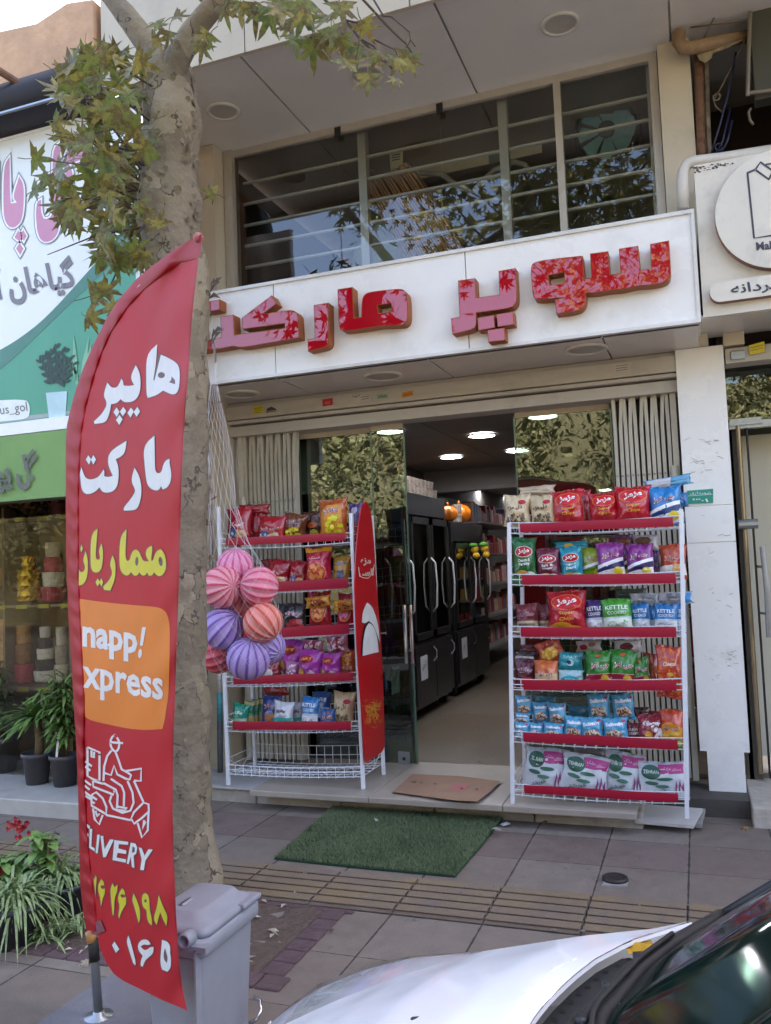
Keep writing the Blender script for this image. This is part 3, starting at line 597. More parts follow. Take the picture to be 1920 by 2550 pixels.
for z in [q - .02 for q in ZS]:
    for k in range(18): b.box(-7.2 + k * .21, -7.2 + k * .21 + .1, 5.092, 5.098, z - .008, z + .022)
b.build('price_rail', M('yellow_rail', 'b7b23c', .5, 0, .2, 6), FB)
# stacked round boxes behind that pane
SBX = [(-4, 1195, 1288 - 6, 26, ['a89a80', '7a6a54', 'a08a68'], 'brown round boxes cut by the left picture edge on the top shelf'), (150, 1215, 1282, 22, ['c0b8a4', '8a4a58'], 'small cream and wine red round boxes at the top shelf end'), (155, 1560, 1700, 18, ['e2dccb', 'b8b0a0', 'e2dccb'], 'narrow pale round boxes beside the black patterned stack'),
(6, 1330, 1498, 36, ['b5b2a2', '8f7c60', 'c09c64', '9c8460'], 'brown striped round gift boxes stacked left behind the flower shop pane'),
       (134, 1350, 1498, 30, ['f0ede2', 'cc5068', 'f0ede2', 'b8405a'], 'white and crimson round boxes stacked behind the flower shop pane'),
       (20, 1540, 1700, 24, ['cda06a', 'd4b078', 'c0875a'], 'brick patterned round boxes on the lowest flower shop shelf'),
       (60, 1555, 1700, 25, ['cfa068', 'a87a4c', 'c84c66'], 'tan and pink round boxes beside the brick patterned boxes'),
       (115, 1560, 1695, 29, ['efece4', '3c3837', 'efece4', '3c3837', 'efece4'], 'white round boxes with black key pattern on the lowest shelf')]
for px, y0, y1, r, cols, lab in SBX:
    c = P(px, y1, 5.28); zt = P(px, y0, 5.28).z; rr = r / 2100 * 6.3
    t = thing('gift_box_stack', lab, 'boxes', c); n = len(cols); hh = (zt - c.z) / n
    for k in range(n):
        q = rr * (1 - .13 * k); b = MB(); b.lathe(c + V((0, 0, hh * k)), [(q * .92, 0), (q, hh * .1), (q, hh * .55), (q * 1.04, hh * .56), (q * 1.04, hh * .98), (0, hh * .99)], 24)
        b.build('round_box', M('box_' + cols[n - 1 - k], cols[n - 1 - k], .5, 0, .25, 30), t, False)
c = P(72, 1496, 5.2); t = thing('gold_lantern', 'glowing gold faceted table lantern on the middle flower shop shelf', 'lantern', c)
GOLD = M('gold_facets', 'e0b02c', .25, .55, .45, 26)
b = MB()
def fac(c, r, h, nr, n): 
    rings = []
    for j in range(nr + 1): rings.append([c + V((r * (.9 + .1 * (j % 2)) * math.cos(2 * math.pi * (k + .5 * (j % 2)) / n), r * (.9 + .1 * (j % 2)) * math.sin(2 * math.pi * (k + .5 * (j % 2)) / n), h * j / nr)) for k in range(n)])
    b.loft(rings)
fac(c, .09, .235, 6, 14); b.build('body', GOLD, t); b = MB(); fac(c + V((0, 0, .235)), .055, .11, 3, 12); b.build('cap', GOLD, t)
r2 = random.Random(5)
for k, (x, lab) in enumerate(((-4.95, 'dark tangle of dried flowers on the top flower shop shelf, left'), (-4.3, 'dark tangle of dried flowers on the top flower shop shelf, right'))):
    b = MB()
    for i in range(160):
        p = V((x + r2.uniform(-.3, .3), 5.28 + r2.uniform(-.1, .1), ZS[2] + .01 + r2.random() * .16)); a = V((r2.uniform(-1, 1), r2.uniform(-1, 1), r2.uniform(-1, 1))) * .04; c_ = V((r2.uniform(-1, 1), r2.uniform(-1, 1), r2.uniform(-1, 1))) * .02
        b.face([p - a, p + c_, p + a, p - c_])
    tag(b.build('dried_flowers', M('dried_flower', '5a4a38', .8, 0, .5, 40)), lab, 'flowers', 'dried flowers behind the pane')
b = MB(); b.box(-4.75, -4.4, 5.35, 5.45, ZS[1] + .002, ZS[1] + .6); tag(b.build('kraft_board', M('kraft_panel', 'a08a6c', .8, 0, .06)), 'plain brown panel standing behind the gold lantern', 'panel')
# ---------------------------------------------------------------- plane tree
def tof(px, py, Y): return Y / ray(px, py).y
BARK = M('plane_bark', '776c5b', .85, 0, .2, 7, bump=.7, bs=26, col2='94886f', dirt=.45)
_n = BARK.node_tree; _p = _n.nodes['Principled BSDF']; _src = _p.inputs['Base Color'].links[0].from_socket
_tc = _n.nodes.new('ShaderNodeTexCoord'); _mp = _n.nodes.new('ShaderNodeMapping'); _mp.inputs['Scale'].default_value = (1, 1, .55)
_wn = _n.nodes.new('ShaderNodeTexNoise'); _wn.inputs['Scale'].default_value = 9; _wn.inputs['Detail'].default_value = 3; _n.links.new(_tc.outputs['Object'], _wn.inputs['Vector'])
_ad = _n.nodes.new('ShaderNodeMix'); _ad.data_type = 'RGBA'; _ad.blend_type = 'ADD'; _ad.inputs[0].default_value = .22; _n.links.new(_tc.outputs['Object'], _ad.inputs[6]); _n.links.new(_wn.outputs['Color'], _ad.inputs[7]); _n.links.new(_ad.outputs[2], _mp.inputs[0])
_vo = _n.nodes.new('ShaderNodeTexVoronoi'); _vo.inputs['Scale'].default_value = 8; _n.links.new(_mp.outputs[0], _vo.inputs['Vector'])
_rp = _n.nodes.new('ShaderNodeValToRGB'); e = _rp.color_ramp.elements; e[0].position = 0; e[0].color = lin('5f564c'); e[1].position = 1; e[1].color = lin('8f846f'); x = e.new(.35); x.color = lin('776b5e'); x = e.new(.6); x.color = lin('807860'); x = e.new(.8); x.color = lin('a1957f'); _rp.color_ramp.interpolation = 'CONSTANT'
_sx = _n.nodes.new('ShaderNodeSeparateXYZ'); _n.links.new(_vo.outputs['Color'], _sx.inputs[0]); _n.links.new(_sx.outputs[0], _rp.inputs[0])
_v2 = _n.nodes.new('ShaderNodeTexVoronoi'); _v2.feature = 'DISTANCE_TO_EDGE'; _v2.inputs['Scale'].default_value = 8; _n.links.new(_mp.outputs[0], _v2.inputs['Vector'])
_lt = nmath(_n, 'MULTIPLY', nmath(_n, 'LESS_THAN', _v2.outputs[0], .022), nmath(_n, 'GREATER_THAN', _wn.outputs[0], .52))
_m1 = _n.nodes.new('ShaderNodeMix'); _m1.data_type = 'RGBA'; _m1.inputs[0].default_value = .38; _n.links.new(_src, _m1.inputs[6]); _n.links.new(_rp.outputs[0], _m1.inputs[7])
_m2 = _n.nodes.new('ShaderNodeMix'); _m2.data_type = 'RGBA'; _n.links.new(_lt, _m2.inputs[0]); _n.links.new(_m1.outputs[2], _m2.inputs[6]); _m2.inputs[7].default_value = lin('51463c'); _n.links.new(_m2.outputs[2], _p.inputs['Base Color'])
YT_ = 3.42
TREE = thing('plane_tree', 'plane tree with flaking grey tan bark and olive autumn leaves behind the red flag', 'tree', G(475, 2240))
def limb(pts, Y, n, seed, amp):      # pts: (px, py, r_px)
    rings = []; P0 = []
    for (x0, y0, r0), (x1, y1, r1) in zip(pts, pts[1:]):
        k = max(2, int(abs(math.hypot(x1 - x0, y1 - y0)) / 11))
        for i in range(k): t = i / k; P0.append((x0 + (x1 - x0) * t, y0 + (y1 - y0) * t, r0 + (r1 - r0) * t))
    P0.append(pts[-1])
    for _ in range(3): P0 = [P0[0]] + [tuple((a[i] + 2 * b[i] + c[i]) / 4 for i in range(3)) for a, b, c in zip(P0, P0[1:], P0[2:])] + [P0[-1]]
    W = [(P(x, y, Y), r * tof(x, y, Y) / F) for x, y, r in P0]; up = V((0, 1, 0))
    for i, (p, r) in enumerate(W):
        t = (W[min(i + 1, len(W) - 1)][0] - W[max(i - 1, 0)][0]).normalized(); a = (up - t * up.dot(t)).normalized(); bb = t.cross(a); ring = []
        for k in range(n):
            th = 2 * math.pi * k / n; d = a * math.cos(th) + bb * math.sin(th); q = p + d * r
            nn = noise.noise(q * 5 + V((seed, 0, 0))) * amp + abs(noise.noise(q * 16)) * amp * .55 + (amp * .35 if noise.noise(V((q.x * 11, q.y * 11, q.z * 6)) + V((9, 3, 1))) > .12 else 0)
            ring.append(q + d * nn)
        rings.append(ring)
    return rings
TK = [(478, 2300, 92), (472, 2180, 74), (458, 2000, 64), (447, 1500, 65), (449, 1000, 66), (446, 700, 66), (430, 600, 68), (416, 500, 78), (424, 423, 64), (428, 300, 68), (422, 200, 56), (416, 160, 52), (412, 130, 30)]
b = MB(); b.loft(limb(TK, YT_, 56, 0, .02)); b.loft(limb([(422, 235, 30), (436, 160, 32), (480, 77, 27), (545, 0, 25), (640, -90, 22), (760, -200, 16), (930, -420, 11), (1080, -760, 6)], YT_ - .05, 24, 5, .006)); b.loft(limb([(420, 235, 30), (396, 150, 32), (334, 65, 27), (284, 0, 24), (220, -80, 20), (120, -200, 15), (20, -420, 10), (-60, -760, 5)], YT_ - .05, 24, 9, .008))
b.build('trunk', BARK, TREE, True)
# peeling bark flakes
b = MB(); r2 = random.Random(11)
for k in range(150):
    y = r2.choice([r2.uniform(150, 720), r2.uniform(150, 720), r2.uniform(700, 2150)]); i = next(i for i in range(len(TK) - 1) if TK[i + 1][1] <= y <= TK[i][1]); t = (TK[i][1] - y) / (TK[i][1] - TK[i + 1][1])
    cx = TK[i][0] + (TK[i + 1][0] - TK[i][0]) * t; r = TK[i][2] + (TK[i + 1][2] - TK[i][2]) * t; th = r2.uniform(-1.75, 1.75); T = tof(cx, y, YT_); rm = r * T / F
    c = P(cx, y, YT_); rt = V((math.cos(0), 0, 0)); dn = V((math.sin(th), -math.cos(th), 0)); tg = V((math.cos(th), math.sin(th), 0)); q = c + dn * (rm + .012); s = r2.uniform(.006, .021) * (1 if y < 720 else .7); a = r2.uniform(0, 6.28)
    e1 = tg * math.cos(a) + V((0, 0, 1)) * math.sin(a); e2 = -tg * math.sin(a) + V((0, 0, 1)) * math.cos(a)
    vv = [q - e1 * s - e2 * s * .8, q + e1 * s * .2 - e2 * s * .9 + dn * s * .2, q + e1 * s + dn * s * .75 + e2 * s * r2.uniform(-.3, .3), q + e1 * s * .3 + e2 * s * .9 + dn * s * .35, q - e1 * s * .7 + e2 * s * .6]
    b.face(vv)
fl = b.build('peeling_bark', M('bark_flake', '5f5548', .9, 0, .35, 30, col2='84785f', bump=.3), TREE, fixn=False); fl['kind'] = 'stuff'
LEAF = M('plane_leaf', '4c5320', .5, 0, .3, 9, spec=.4, col2='7a5a34', bump=.15, bs=70)
_n = LEAF.node_tree; _r = [x for x in _n.nodes if x.type == 'VALTORGB'][0]; e = _r.color_ramp.elements; e[0].position = .34; e[0].color = lin('39441e'); e[1].position = .70; e[1].color = lin('5c4230'); x = e.new(.45); x.color = lin('5b6228'); x = e.new(.53); x.color = lin('4a3c24'); x = e.new(.61); x.color = lin('6f6a2a')
_tl = _n.nodes.new('ShaderNodeBsdfTranslucent'); _n.links.new(_r.outputs[0], _tl.inputs[0]); _ms = _n.nodes.new('ShaderNodeAddShader'); _o = _n.nodes['Material Output']
_n.links.new(_n.nodes['Principled BSDF'].outputs[0], _ms.inputs[0]); _n.links.new(_tl.outputs[0], _ms.inputs[1]); _n.links.new(_ms.outputs[0], _o.inputs[0])
OUT = []
for ang, rr in ((270, .16), (300, .26), (325, .34), (348, .86), (2, .52), (14, .56), (24, .34), (38, 1.0), (47, .70), (56, .66), (66, .36), (80, .72), (90, 1.14), (100, .72), (114, .36), (124, .66), (133, .70), (142, 1.0), (156, .34), (166, .56), (178, .52), (192, .86), (215, .34), (240, .26)):
    OUT.append((rr * math.cos(rad(ang)), rr * math.sin(rad(ang))))
def leaf(b, c, size, nrm, up, curl, stem=True):
    z = nrm.normalized(); y = (up - z * up.dot(z)).normalized(); x = y.cross(z); s = size / 2; cu = curl
    pt = lambda u, v: c + (x * u + y * v) * s + z * s * (cu * (u * u + v * v) * -.55 + .16 * abs(u) + .10 * math.sin(9 * math.atan2(v, u)) * (u * u + v * v))
    mid = b.bm.verts.new(pt(0, .02)); ov = [b.bm.verts.new(pt(u, v)) for u, v in OUT]; iv = [b.bm.verts.new(pt(u * .5, v * .5)) for u, v in OUT]
    for i in range(len(ov)):
        j = (i + 1) % len(ov); b.bm.faces.new((mid, iv[i], iv[j])); b.bm.faces.new((iv[i], ov[i], ov[j], iv[j]))
    if stem: b.tube([pt(0, -.1), pt(.05, -.5) - z * s * .1, pt(.02, -.95) - z * s * .3], .0022, 4, False)
def inpoly(x, y, pl):
    r = False; n = len(pl)
    for i in range(n):
        (x1, y1), (x2, y2) = pl[i - 1], pl[i]
        if (y1 > y) != (y2 > y) and x < (x2 - x1) * (y - y1) / (y2 - y1) + x1: r = not r
    return r
b = MB(); r2 = random.Random(21)
back = -V(R[2]); left = -V(R[0]); upv = -V(R[1])
def put(px, py, Y, s, a=None, tilt=.6):
    a = r2.uniform(0, 6.28) if a is None else rad(a)
    leaf(b, P(px, py, Y), s, back + V((r2.uniform(-1, 1), r2.uniform(-.4, .4), r2.uniform(-1, 1))) * tilt, upv * math.cos(a) + left * -math.sin(a), r2.uniform(-.3, .9))
PL = [(110, 150), (250, 120), (350, 120), (365, 250), (372, 400), (345, 500), (370, 560), (380, 640), (345, 680), (265, 655), (240, 590), (190, 560), (150, 545), (100, 480), (95, 420), (150, 340), (180, 290), (130, 215)]
n = 0
while n < 150:
    x, y = r2.uniform(60, 380), r2.uniform(110, 690)
    if not inpoly(x, y, PL) or (x < 220 and r2.random() < .5): continue
    put(x, y, r2.uniform(2.95, 3.75), r2.uniform(.15, .25), r2.choice([180, 220, 250, 270, 130, 90]) + r2.uniform(-40, 40), .9); n += 1
for x, y, s, a in ((88, 395, .19, 95), (150, 185, .17, 80), (170, 260, .15, 70), (85, 475, .17, 100), (170, 550, .19, 120), (250, 580, .17, 110), (300, 630, .19, 150), (355, 640, .17, 160), (395, 560, .16, 330), (290, 655, .17, 180), (235, 735, .20, 80), (262, 725, .17, 50), (222, 790, .19, 110), (285, 770, .17, 300), (110, 445, .15, 95), (140, 300, .15, 100)): put(x, y, 3.05, s, a, .35)
for x, y, s, a in ((532, 482, .12, 290), (505, 115, .16, 200), (485, 95, .15, 170), (520, 90, .15, 215), (440, 40, .15, 100), (390, 60, .15, 140), (385, 100, .14, 90), (420, 85, .14, 200)): put(x, y, 3.2, s, a, .45)
for x, y, s in ((600, 15, .16), (640, 25, .17), (672, 40, .17), (700, 20, .16), (720, 62, .14), (735, 95, .14), (755, 40, .16), (780, 112, .17), (800, 90, .15), (812, 45, .16), (825, 75, .13), (846, 95, .13), (870, 110, .12), (862, 150, .14), (890, 125, .12), (905, 60, .12), (940, 135, .1), (1012, 135, .11), (1022, 150, .1), (990, 150, .1), (560, 20, .14), (525, 10, .13), (760, 8, .18), (700, 0, .18), (850, 15, .15)): put(x, y, r2.uniform(3.0, 3.4), s * 1.28, r2.uniform(150, 210), .55)
put(916, 192, 3.0, .155, 182, .15); put(985, 197, 3.0, .10, 200, .5)
# the canopy above the picture, seen only in the window panes
n = 0; CLU = []
while len(CLU) < 95:
    q = V((r2.uniform(-3.5, .4), r2.uniform(.3, 2.7), r2.uniform(4.4, 6.3)))
    d = q - V((0, 0, H)); c_ = d.dot(V(R[2]))
    if c_ > 0 and 1275 + F * d.dot(V(R[1])) / c_ > -330: continue
    if q.x < -2.6 and q.z < 5.3: continue
    CLU.append(q)
while n < 3000:
    q = r2.choice(CLU) + V((r2.gauss(0, .22), r2.gauss(0, .22), r2.gauss(0, .16)))
    d = q - V((0, 0, H)); c_ = d.dot(V(R[2]))
    if c_ > 0 and 1275 + F * d.dot(V(R[1])) / c_ > -90: continue
    leaf(b, q, r2.uniform(.13, .2), V((r2.uniform(-1, 1), r2.uniform(-1, 1), r2.uniform(-1, 1))), V((0, 0, -1)) + V((r2.uniform(-.6, .6), r2.uniform(-.6, .6), 0)), .4, False); n += 1
b.build('crown', LEAF, TREE, True, fixn=False)
TW = M('twig_brown', '4b3b32', .8, 0, .2, 30)
b = MB()
for k in range(18): a = (r2.uniform(345, 395), r2.uniform(200, 620)); e = (r2.uniform(110, 260), a[1] + r2.uniform(-110, 90)); b.tube([P(a[0], a[1], 3.3), P((a[0] + e[0]) / 2, (a[1] + e[1]) / 2 - 14, 3.2), P(e[0], e[1], 3.1)], [.006, .004, .002], 5)
for pts, r in (([(640, -90), (720, -60), (800, -10), (860, 50), (895, 95), (940, 140), (985, 175)], 4), ([(760, -200), (860, -60), (905, 0), (960, 60), (985, 85), (1010, 108), (1025, 130)], 3.5), ([(860, 50), (905, 60), (925, 95), (985, 125), (993, 150)], 2.5), ([(895, 95), (930, 115), (960, 150), (980, 178)], 2.2), ([(925, -10), (955, 40), (975, 42), (1020, 80), (1022, 100), (1012, 120)], 2.2), ([(1022, 98), (1034, 116)], 1.5), ([(895, 95), (890, 130), (885, 150)], 1.5), ([(590, -40), (560, 25), (570, 40)], 2), ([(345, 470), (300, 440), (240, 415), (125, 400)], 3), ([(350, 500), (300, 480), (200, 500)], 3), ([(350, 420), (290, 330), (220, 250), (180, 180)], 4), ([(360, 560), (320, 610), (280, 700), (255, 740)], 3)):
    b.tube([P(x, y, 3.15 if x > 400 else 3.25) for x, y in pts], [max(.0018, r * (1 - .6 * i / len(pts)) * .0019) for i in range(len(pts))], 6)
for i, q in enumerate(CLU):
    o = min(CLU[:i] or [P(700, -150, 3.4)], key=lambda p: (p - q).length)
    b.tube([o, (o + q) / 2 + V((r2.uniform(-.1, .1), 0, r2.uniform(-.05, .15))), q], [.012, .008, .004], 5)
    for k in range(3): e = q + V((r2.uniform(-.4, .4), r2.uniform(-.3, .3), r2.uniform(-.35, .2))); b.tube([q, (q + e) / 2 + V((0, 0, .04)), e], [.005, .004, .002], 4)
b.build('twigs', TW, TREE, True)
b = MB()
for k in range(16):
    a = r2.uniform(-.5, .8); z = r2.uniform(700, 900); c = P(518 + r2.uniform(-2, 8), z, 3.35); e = c + V((r2.uniform(.0, .09), -.02, r2.uniform(-.02, .07))); m_ = (c + e) / 2 + V((0, 0, .02)); b.face([c, m_ + V((0, 0, .012)), e, m_ - V((0, 0, .012))])
b.build('dry_shoots', M('dry_shoot', '5a5047', .9, 0, .3, 40), TREE)
# ---------------------------------------------------------------- feather flag
FLAG = thing('feather_flag', 'tall red feather flag on steel pole printed with Persian words and a white scooter rider', 'flag', G(246, 2532))
z5 = lambda l: zz(160, 560, 2.2111, l); z6 = lambda l: zz(160, 1460, 2.0306, l)
LE = z5([(748, 52), (700, 75), (600, 140), (500, 215), (400, 295), (300, 410), (230, 520), (160, 660), (100, 800), (60, 920), (35, 1010), (15, 1100), (8, 1200), (8, 1400), (8, 1600), (10, 1800), (15, 1980)]) + z6([(17, 30), (20, 150), (35, 350), (45, 550), (60, 800), (70, 1050), (75, 1300), (80, 1500), (95, 1640), (112, 1745)])
SE = z5([(752, 150), (735, 187), (650, 208), (550, 272), (450, 350), (350, 455), (260, 590), (210, 700), (170, 820), (120, 1000), (95, 1150), (85, 1300), (80, 1500), (80, 1900)]) + z6([(75, 0), (85, 200), (95, 400), (105, 600), (100, 800), (105, 1000), (115, 1200), (130, 1400), (150, 1560), (165, 1700)])
BO = z6([(165, 1700), (172, 1790), (180, 1830), (210, 1900), (250, 1960), (300, 1997), (350, 2020), (420, 2055), (500, 2095), (560, 2118), (622, 2146)])
RE = z5([(757, 62), (755, 110), (740, 180), (720, 350), (700, 550), (685, 800), (668, 1000), (655, 1200), (645, 1450), (638, 1700), (630, 2000)]) + z6([(574, 150), (570, 250), (562, 500), (555, 700), (550, 900), (548, 1150), (555, 1400), (565, 1650), (580, 1900), (600, 2050), (622, 2146)])
def atY(c, y):
    if y <= c[0][1]: return c[0][0]
    for (x0, y0), (x1, y1) in zip(c, c[1:]):
        if y0 <= y <= y1: return x0 + (x1 - x0) * (y - y0) / max(1e-6, y1 - y0)
    return c[-1][0]
def rip(px, py):
    t = min(1, max(0, (px - 190) / 250)); n = noise.noise(V((px * .006 + py * .0022, py * .0016 - px * .0022, 1.3)))
    r = .030 * n + .012 * math.sin((px * .9 + py * .42) * .028 + 2 * n) * (.3 + .7 * t)
    k = max(0, (px - 370) / 90); r += .016 * k * math.sin((py * .62 + px * 1.0) * .052 + 3 * n)
    if py < 1000: r += .012 * math.sin((px - .25 * py) * .05) * (1000 - py) / 400
    r += .002 * noise.noise(V((px * .03, py * .012, 5)))
    return r * 1.55
def FD(px, py): return 2.44 - .72 * (px - 225) / 240 + rip(px, py)
FLN = lambda o: (lambda px, py: P(px, py, FD(px, py) - o))
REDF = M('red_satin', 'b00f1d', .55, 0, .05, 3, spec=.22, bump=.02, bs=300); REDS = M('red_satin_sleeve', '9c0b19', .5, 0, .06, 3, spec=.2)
y0, y1 = SE[0][1], RE[-1][1]
b = MB(); NV = 240
INNER = SE + BO[1:]
rows = []
for j in range(NV + 1):
    y = y0 + (y1 - y0) * j / NV; xl, xr = atY(INNER, y), atY(RE, y)
    if xr < xl + .5: xr = xl + .5
    rows.append([FLN(0)(xl + (xr - xl) * i / 44, y) for i in range(45)])
b.loft(rows, closed=False); b.build('banner_cloth', REDF, FLAG, True)
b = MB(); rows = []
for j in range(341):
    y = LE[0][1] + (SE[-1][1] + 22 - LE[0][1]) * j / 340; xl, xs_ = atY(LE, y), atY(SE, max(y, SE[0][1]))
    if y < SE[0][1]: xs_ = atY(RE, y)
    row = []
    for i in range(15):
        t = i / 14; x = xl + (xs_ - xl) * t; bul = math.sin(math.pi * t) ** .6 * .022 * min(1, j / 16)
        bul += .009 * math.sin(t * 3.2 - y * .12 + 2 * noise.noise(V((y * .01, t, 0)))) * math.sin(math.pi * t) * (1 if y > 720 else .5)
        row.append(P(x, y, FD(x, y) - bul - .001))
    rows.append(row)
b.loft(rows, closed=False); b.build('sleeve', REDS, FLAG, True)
b = MB(); st = []
for j in range(70):
    y = y0 + 30 + (y1 - y0 - 60) * j / 70; st.append((atY(RE, y) - 3.4, y))
b.flat([[stroke(st, 1.2)]], FLN(.002), 30); b.build('hem', M('hem_thread', '7d0f1c', .6), FLAG)
z2 = lambda l: zz(180, 840, 5.5533, l); z3_ = lambda l: zz(180, 1060, 5.5533, l); z4 = lambda l: zz(180, 1280, 5.5533, l); zq = lambda l: zz(180, 1520, 5.5533, l); zs = lambda l: zz(180, 1800, 5.53, l); zd = lambda l: zz(200, 2060, 5.53, l)
C = chaik
WHT = [[C(z2([(1025, 235), (1175, 95), (1160, 350), (1120, 590), (1135, 600), (1225, 240), (1330, 285), (1440, 350), (1485, 430), (1485, 600), (1470, 730), (1430, 785), (1370, 790), (1255, 735), (1170, 800), (1045, 838), (1028, 790), (1022, 600)]), 60), ell(*zz(180, 840, 5.5533, [(1232, 523)])[0], 9, 7.6, 12), C(z2([(1370, 540), (1425, 590), (1420, 650), (1335, 620), (1370, 590)]), 60)],
 [C(z2([(485, 625), (530, 685), (570, 700), (620, 690), (650, 640), (680, 572), (700, 600), (710, 665), (780, 675), (855, 660), (800, 550), (878, 385), (930, 480), (945, 600), (940, 740), (900, 840), (830, 893), (720, 900), (668, 855), (620, 910), (535, 925), (525, 1000), (495, 1110), (455, 1180), (310, 1198), (298, 1165), (400, 1070), (470, 960), (475, 890), (428, 800)]), 62)],
 [z2([(612, 970), (652, 1030), (615, 1100), (570, 1035)])], [z2([(705, 962), (745, 1020), (700, 1090), (660, 1030)])], [z2([(652, 1075), (695, 1135), (650, 1210), (605, 1145)])], [z2([(812, 972), (850, 1025), (805, 1108), (762, 1045)])], [z2([(900, 962), (937, 1025), (890, 1098), (850, 1035)])],
 [C(z3_([(980, 280), (1135, 138), (1140, 400), (1142, 600), (1165, 655), (1210, 660), (1240, 625), (1260, 530), (1305, 470), (1348, 460), (1342, 520), (1372, 650), (1360, 780), (1310, 860), (1250, 882), (1228, 835), (1200, 890), (1150, 898), (1080, 870), (1030, 800), (1005, 600)]), 62)],
 [C(z3_([(860, 582), (925, 690), (955, 830), (955, 960), (925, 1100), (875, 1170), (715, 1175), (708, 1135), (790, 1040), (865, 930), (870, 880), (810, 760)]), 62)],
 [C(z3_([(515, 355), (750, 210), (725, 400), (600, 465), (640, 570), (640, 750), (610, 870), (530, 925), (420, 925), (375, 850), (330, 905), (250, 945), (180, 945), (130, 890), (115, 760), (105, 660), (125, 572), (150, 650), (180, 720), (230, 745), (300, 740), (370, 705), (435, 605), (445, 650), (440, 700), (500, 712), (560, 695), (485, 520)]), 62)],
 [z3_([(222, 408), (258, 465), (232, 540), (188, 470)])], [z3_([(292, 408), (328, 468), (290, 538), (258, 470)])]]
YEL = [[C(z4([(660, 310), (750, 210), (735, 500), (735, 600), (760, 650), (795, 640), (815, 550), (850, 500), (890, 490), (930, 530), (955, 600), (985, 655), (1060, 655), (1015, 580), (1020, 500), (1060, 455), (1100, 440), (1108, 500), (1090, 600), (1095, 650), (1120, 640), (1140, 560), (1180, 500), (1230, 490), (1280, 560), (1300, 680), (1290, 780), (1240, 855), (1180, 860), (1130, 805), (1105, 850), (1060, 855), (1035, 805), (1010, 850), (960, 850), (930, 805), (900, 850), (850, 855), (812, 800), (780, 848), (730, 850), (675, 800), (648, 700)]), 62), ell(*zz(180, 1280, 5.5533, [(892, 655)])[0], 4, 11.5, 12, .05), ell(*zz(180, 1280, 5.5533, [(1222, 655)])[0], 5, 12, 12, -.12)],
 [C(z4([(555, 570), (595, 660), (600, 800), (580, 930), (525, 1058), (440, 1050), (425, 1005), (500, 930), (545, 850), (550, 790), (518, 700)]), 62)],
 [C(z4([(258, 285), (350, 200), (330, 450), (320, 580), (340, 630), (375, 630), (385, 590), (365, 510), (403, 405), (425, 500), (420, 680), (390, 790), (330, 815), (275, 790), (250, 700)]), 62)],
 [z4([(352, 890), (382, 945), (350, 1000), (322, 945)])], [z4([(402, 890), (425, 945), (402, 1005), (375, 945)])],
 [C(z4([(92, 770), (110, 800), (140, 805), (170, 780), (178, 720), (145, 640), (183, 518), (215, 620), (215, 800), (190, 920), (140, 980), (90, 985)]), 62)], [z4([(127, 420), (146, 480), (124, 530), (110, 480)])],
 # phone digits
 [C(zd([(210, 660), (225, 700), (222, 760), (210, 850), (215, 960), (200, 860), (183, 700), (195, 720)]), 62)],
 [C(zd([(290, 715), (320, 750), (330, 800), (295, 800), (275, 815), (295, 850), (338, 845), (335, 930), (310, 970), (285, 1095), (272, 960), (245, 880), (245, 790)]), 62)],
 [C(zd([(445, 768), (470, 830), (515, 790), (505, 900), (470, 970), (460, 1210), (445, 1210), (430, 1080), (420, 950), (410, 860)]), 62)],
 [C(zd([(575, 840), (610, 880), (615, 935), (580, 920), (550, 930), (570, 975), (630, 960), (630, 1060), (595, 1110), (560, 1180), (535, 1255), (520, 1230), (545, 1080), (515, 1000), (530, 910)]), 62)],
 [C(zd([(735, 908), (780, 1010), (825, 1140), (820, 1280), (805, 1325), (790, 1270), (750, 1110), (710, 1000)]), 62)],
 [C(zd([(890, 905), (935, 930), (950, 1000), (955, 1140), (985, 1260), (985, 1350), (940, 1320), (915, 1240), (915, 1140), (870, 1110), (845, 1030), (855, 930)]), 62), ell(*zz(200, 2060, 5.53, [(897, 1015)])[0], 3.2, 4, 10)],
 [C(zd([(1080, 930), (1110, 1020), (1150, 1120), (1205, 1225), (1185, 1360), (1140, 1270), (1100, 1170), (1050, 1345), (1005, 1260), (1050, 1120), (1070, 1010)]), 62)]]
WHT += [[C(zd(q), 62)] for q in ([(660, 1490), (690, 1570), (730, 1720), (765, 1870), (755, 1900), (725, 1870), (690, 1750), (635, 1580)], [(870, 1545), (930, 1550), (970, 1610), (930, 1625), (880, 1610), (830, 1640), (870, 1690), (920, 1690), (960, 1650), (1008, 1650), (1005, 1740), (930, 1800), (890, 1840), (860, 1920), (830, 1910), (835, 1830), (860, 1770), (800, 1700), (790, 1620), (830, 1560)])]
WHT += [[C(zd([(1125, 1552), (1200, 1575), (1240, 1640), (1235, 1720), (1250, 1820), (1245, 1940), (1200, 1990), (1150, 1970), (1118, 1955), (1100, 1830), (1115, 1680)]), 62), C(zd([(1165, 1660), (1190, 1740), (1205, 1800), (1190, 1870), (1150, 1820), (1145, 1740)]), 62)], [zd([(470, 1575), (537, 1680), (490, 1730), (438, 1625)])]]
DEL = [[zs(q)] for q in ([(183, 1380), (245, 1425), (240, 1465), (190, 1430)], [(200, 1510), (225, 1530), (222, 1570), (200, 1545)], [(240, 1462), (275, 1462), (262, 1700), (310, 1730), (310, 1772), (232, 1720)], [(345, 1540), (378, 1540), (350, 1800), (320, 1790)], [(388, 1555), (425, 1560), (445, 1740), (520, 1605), (570, 1610), (460, 1850), (425, 1850)], [(580, 1615), (770, 1640), (768, 1680), (640, 1668), (635, 1730), (745, 1760), (740, 1805), (625, 1790), (610, 1855), (740, 1880), (735, 1925), (555, 1890)])]
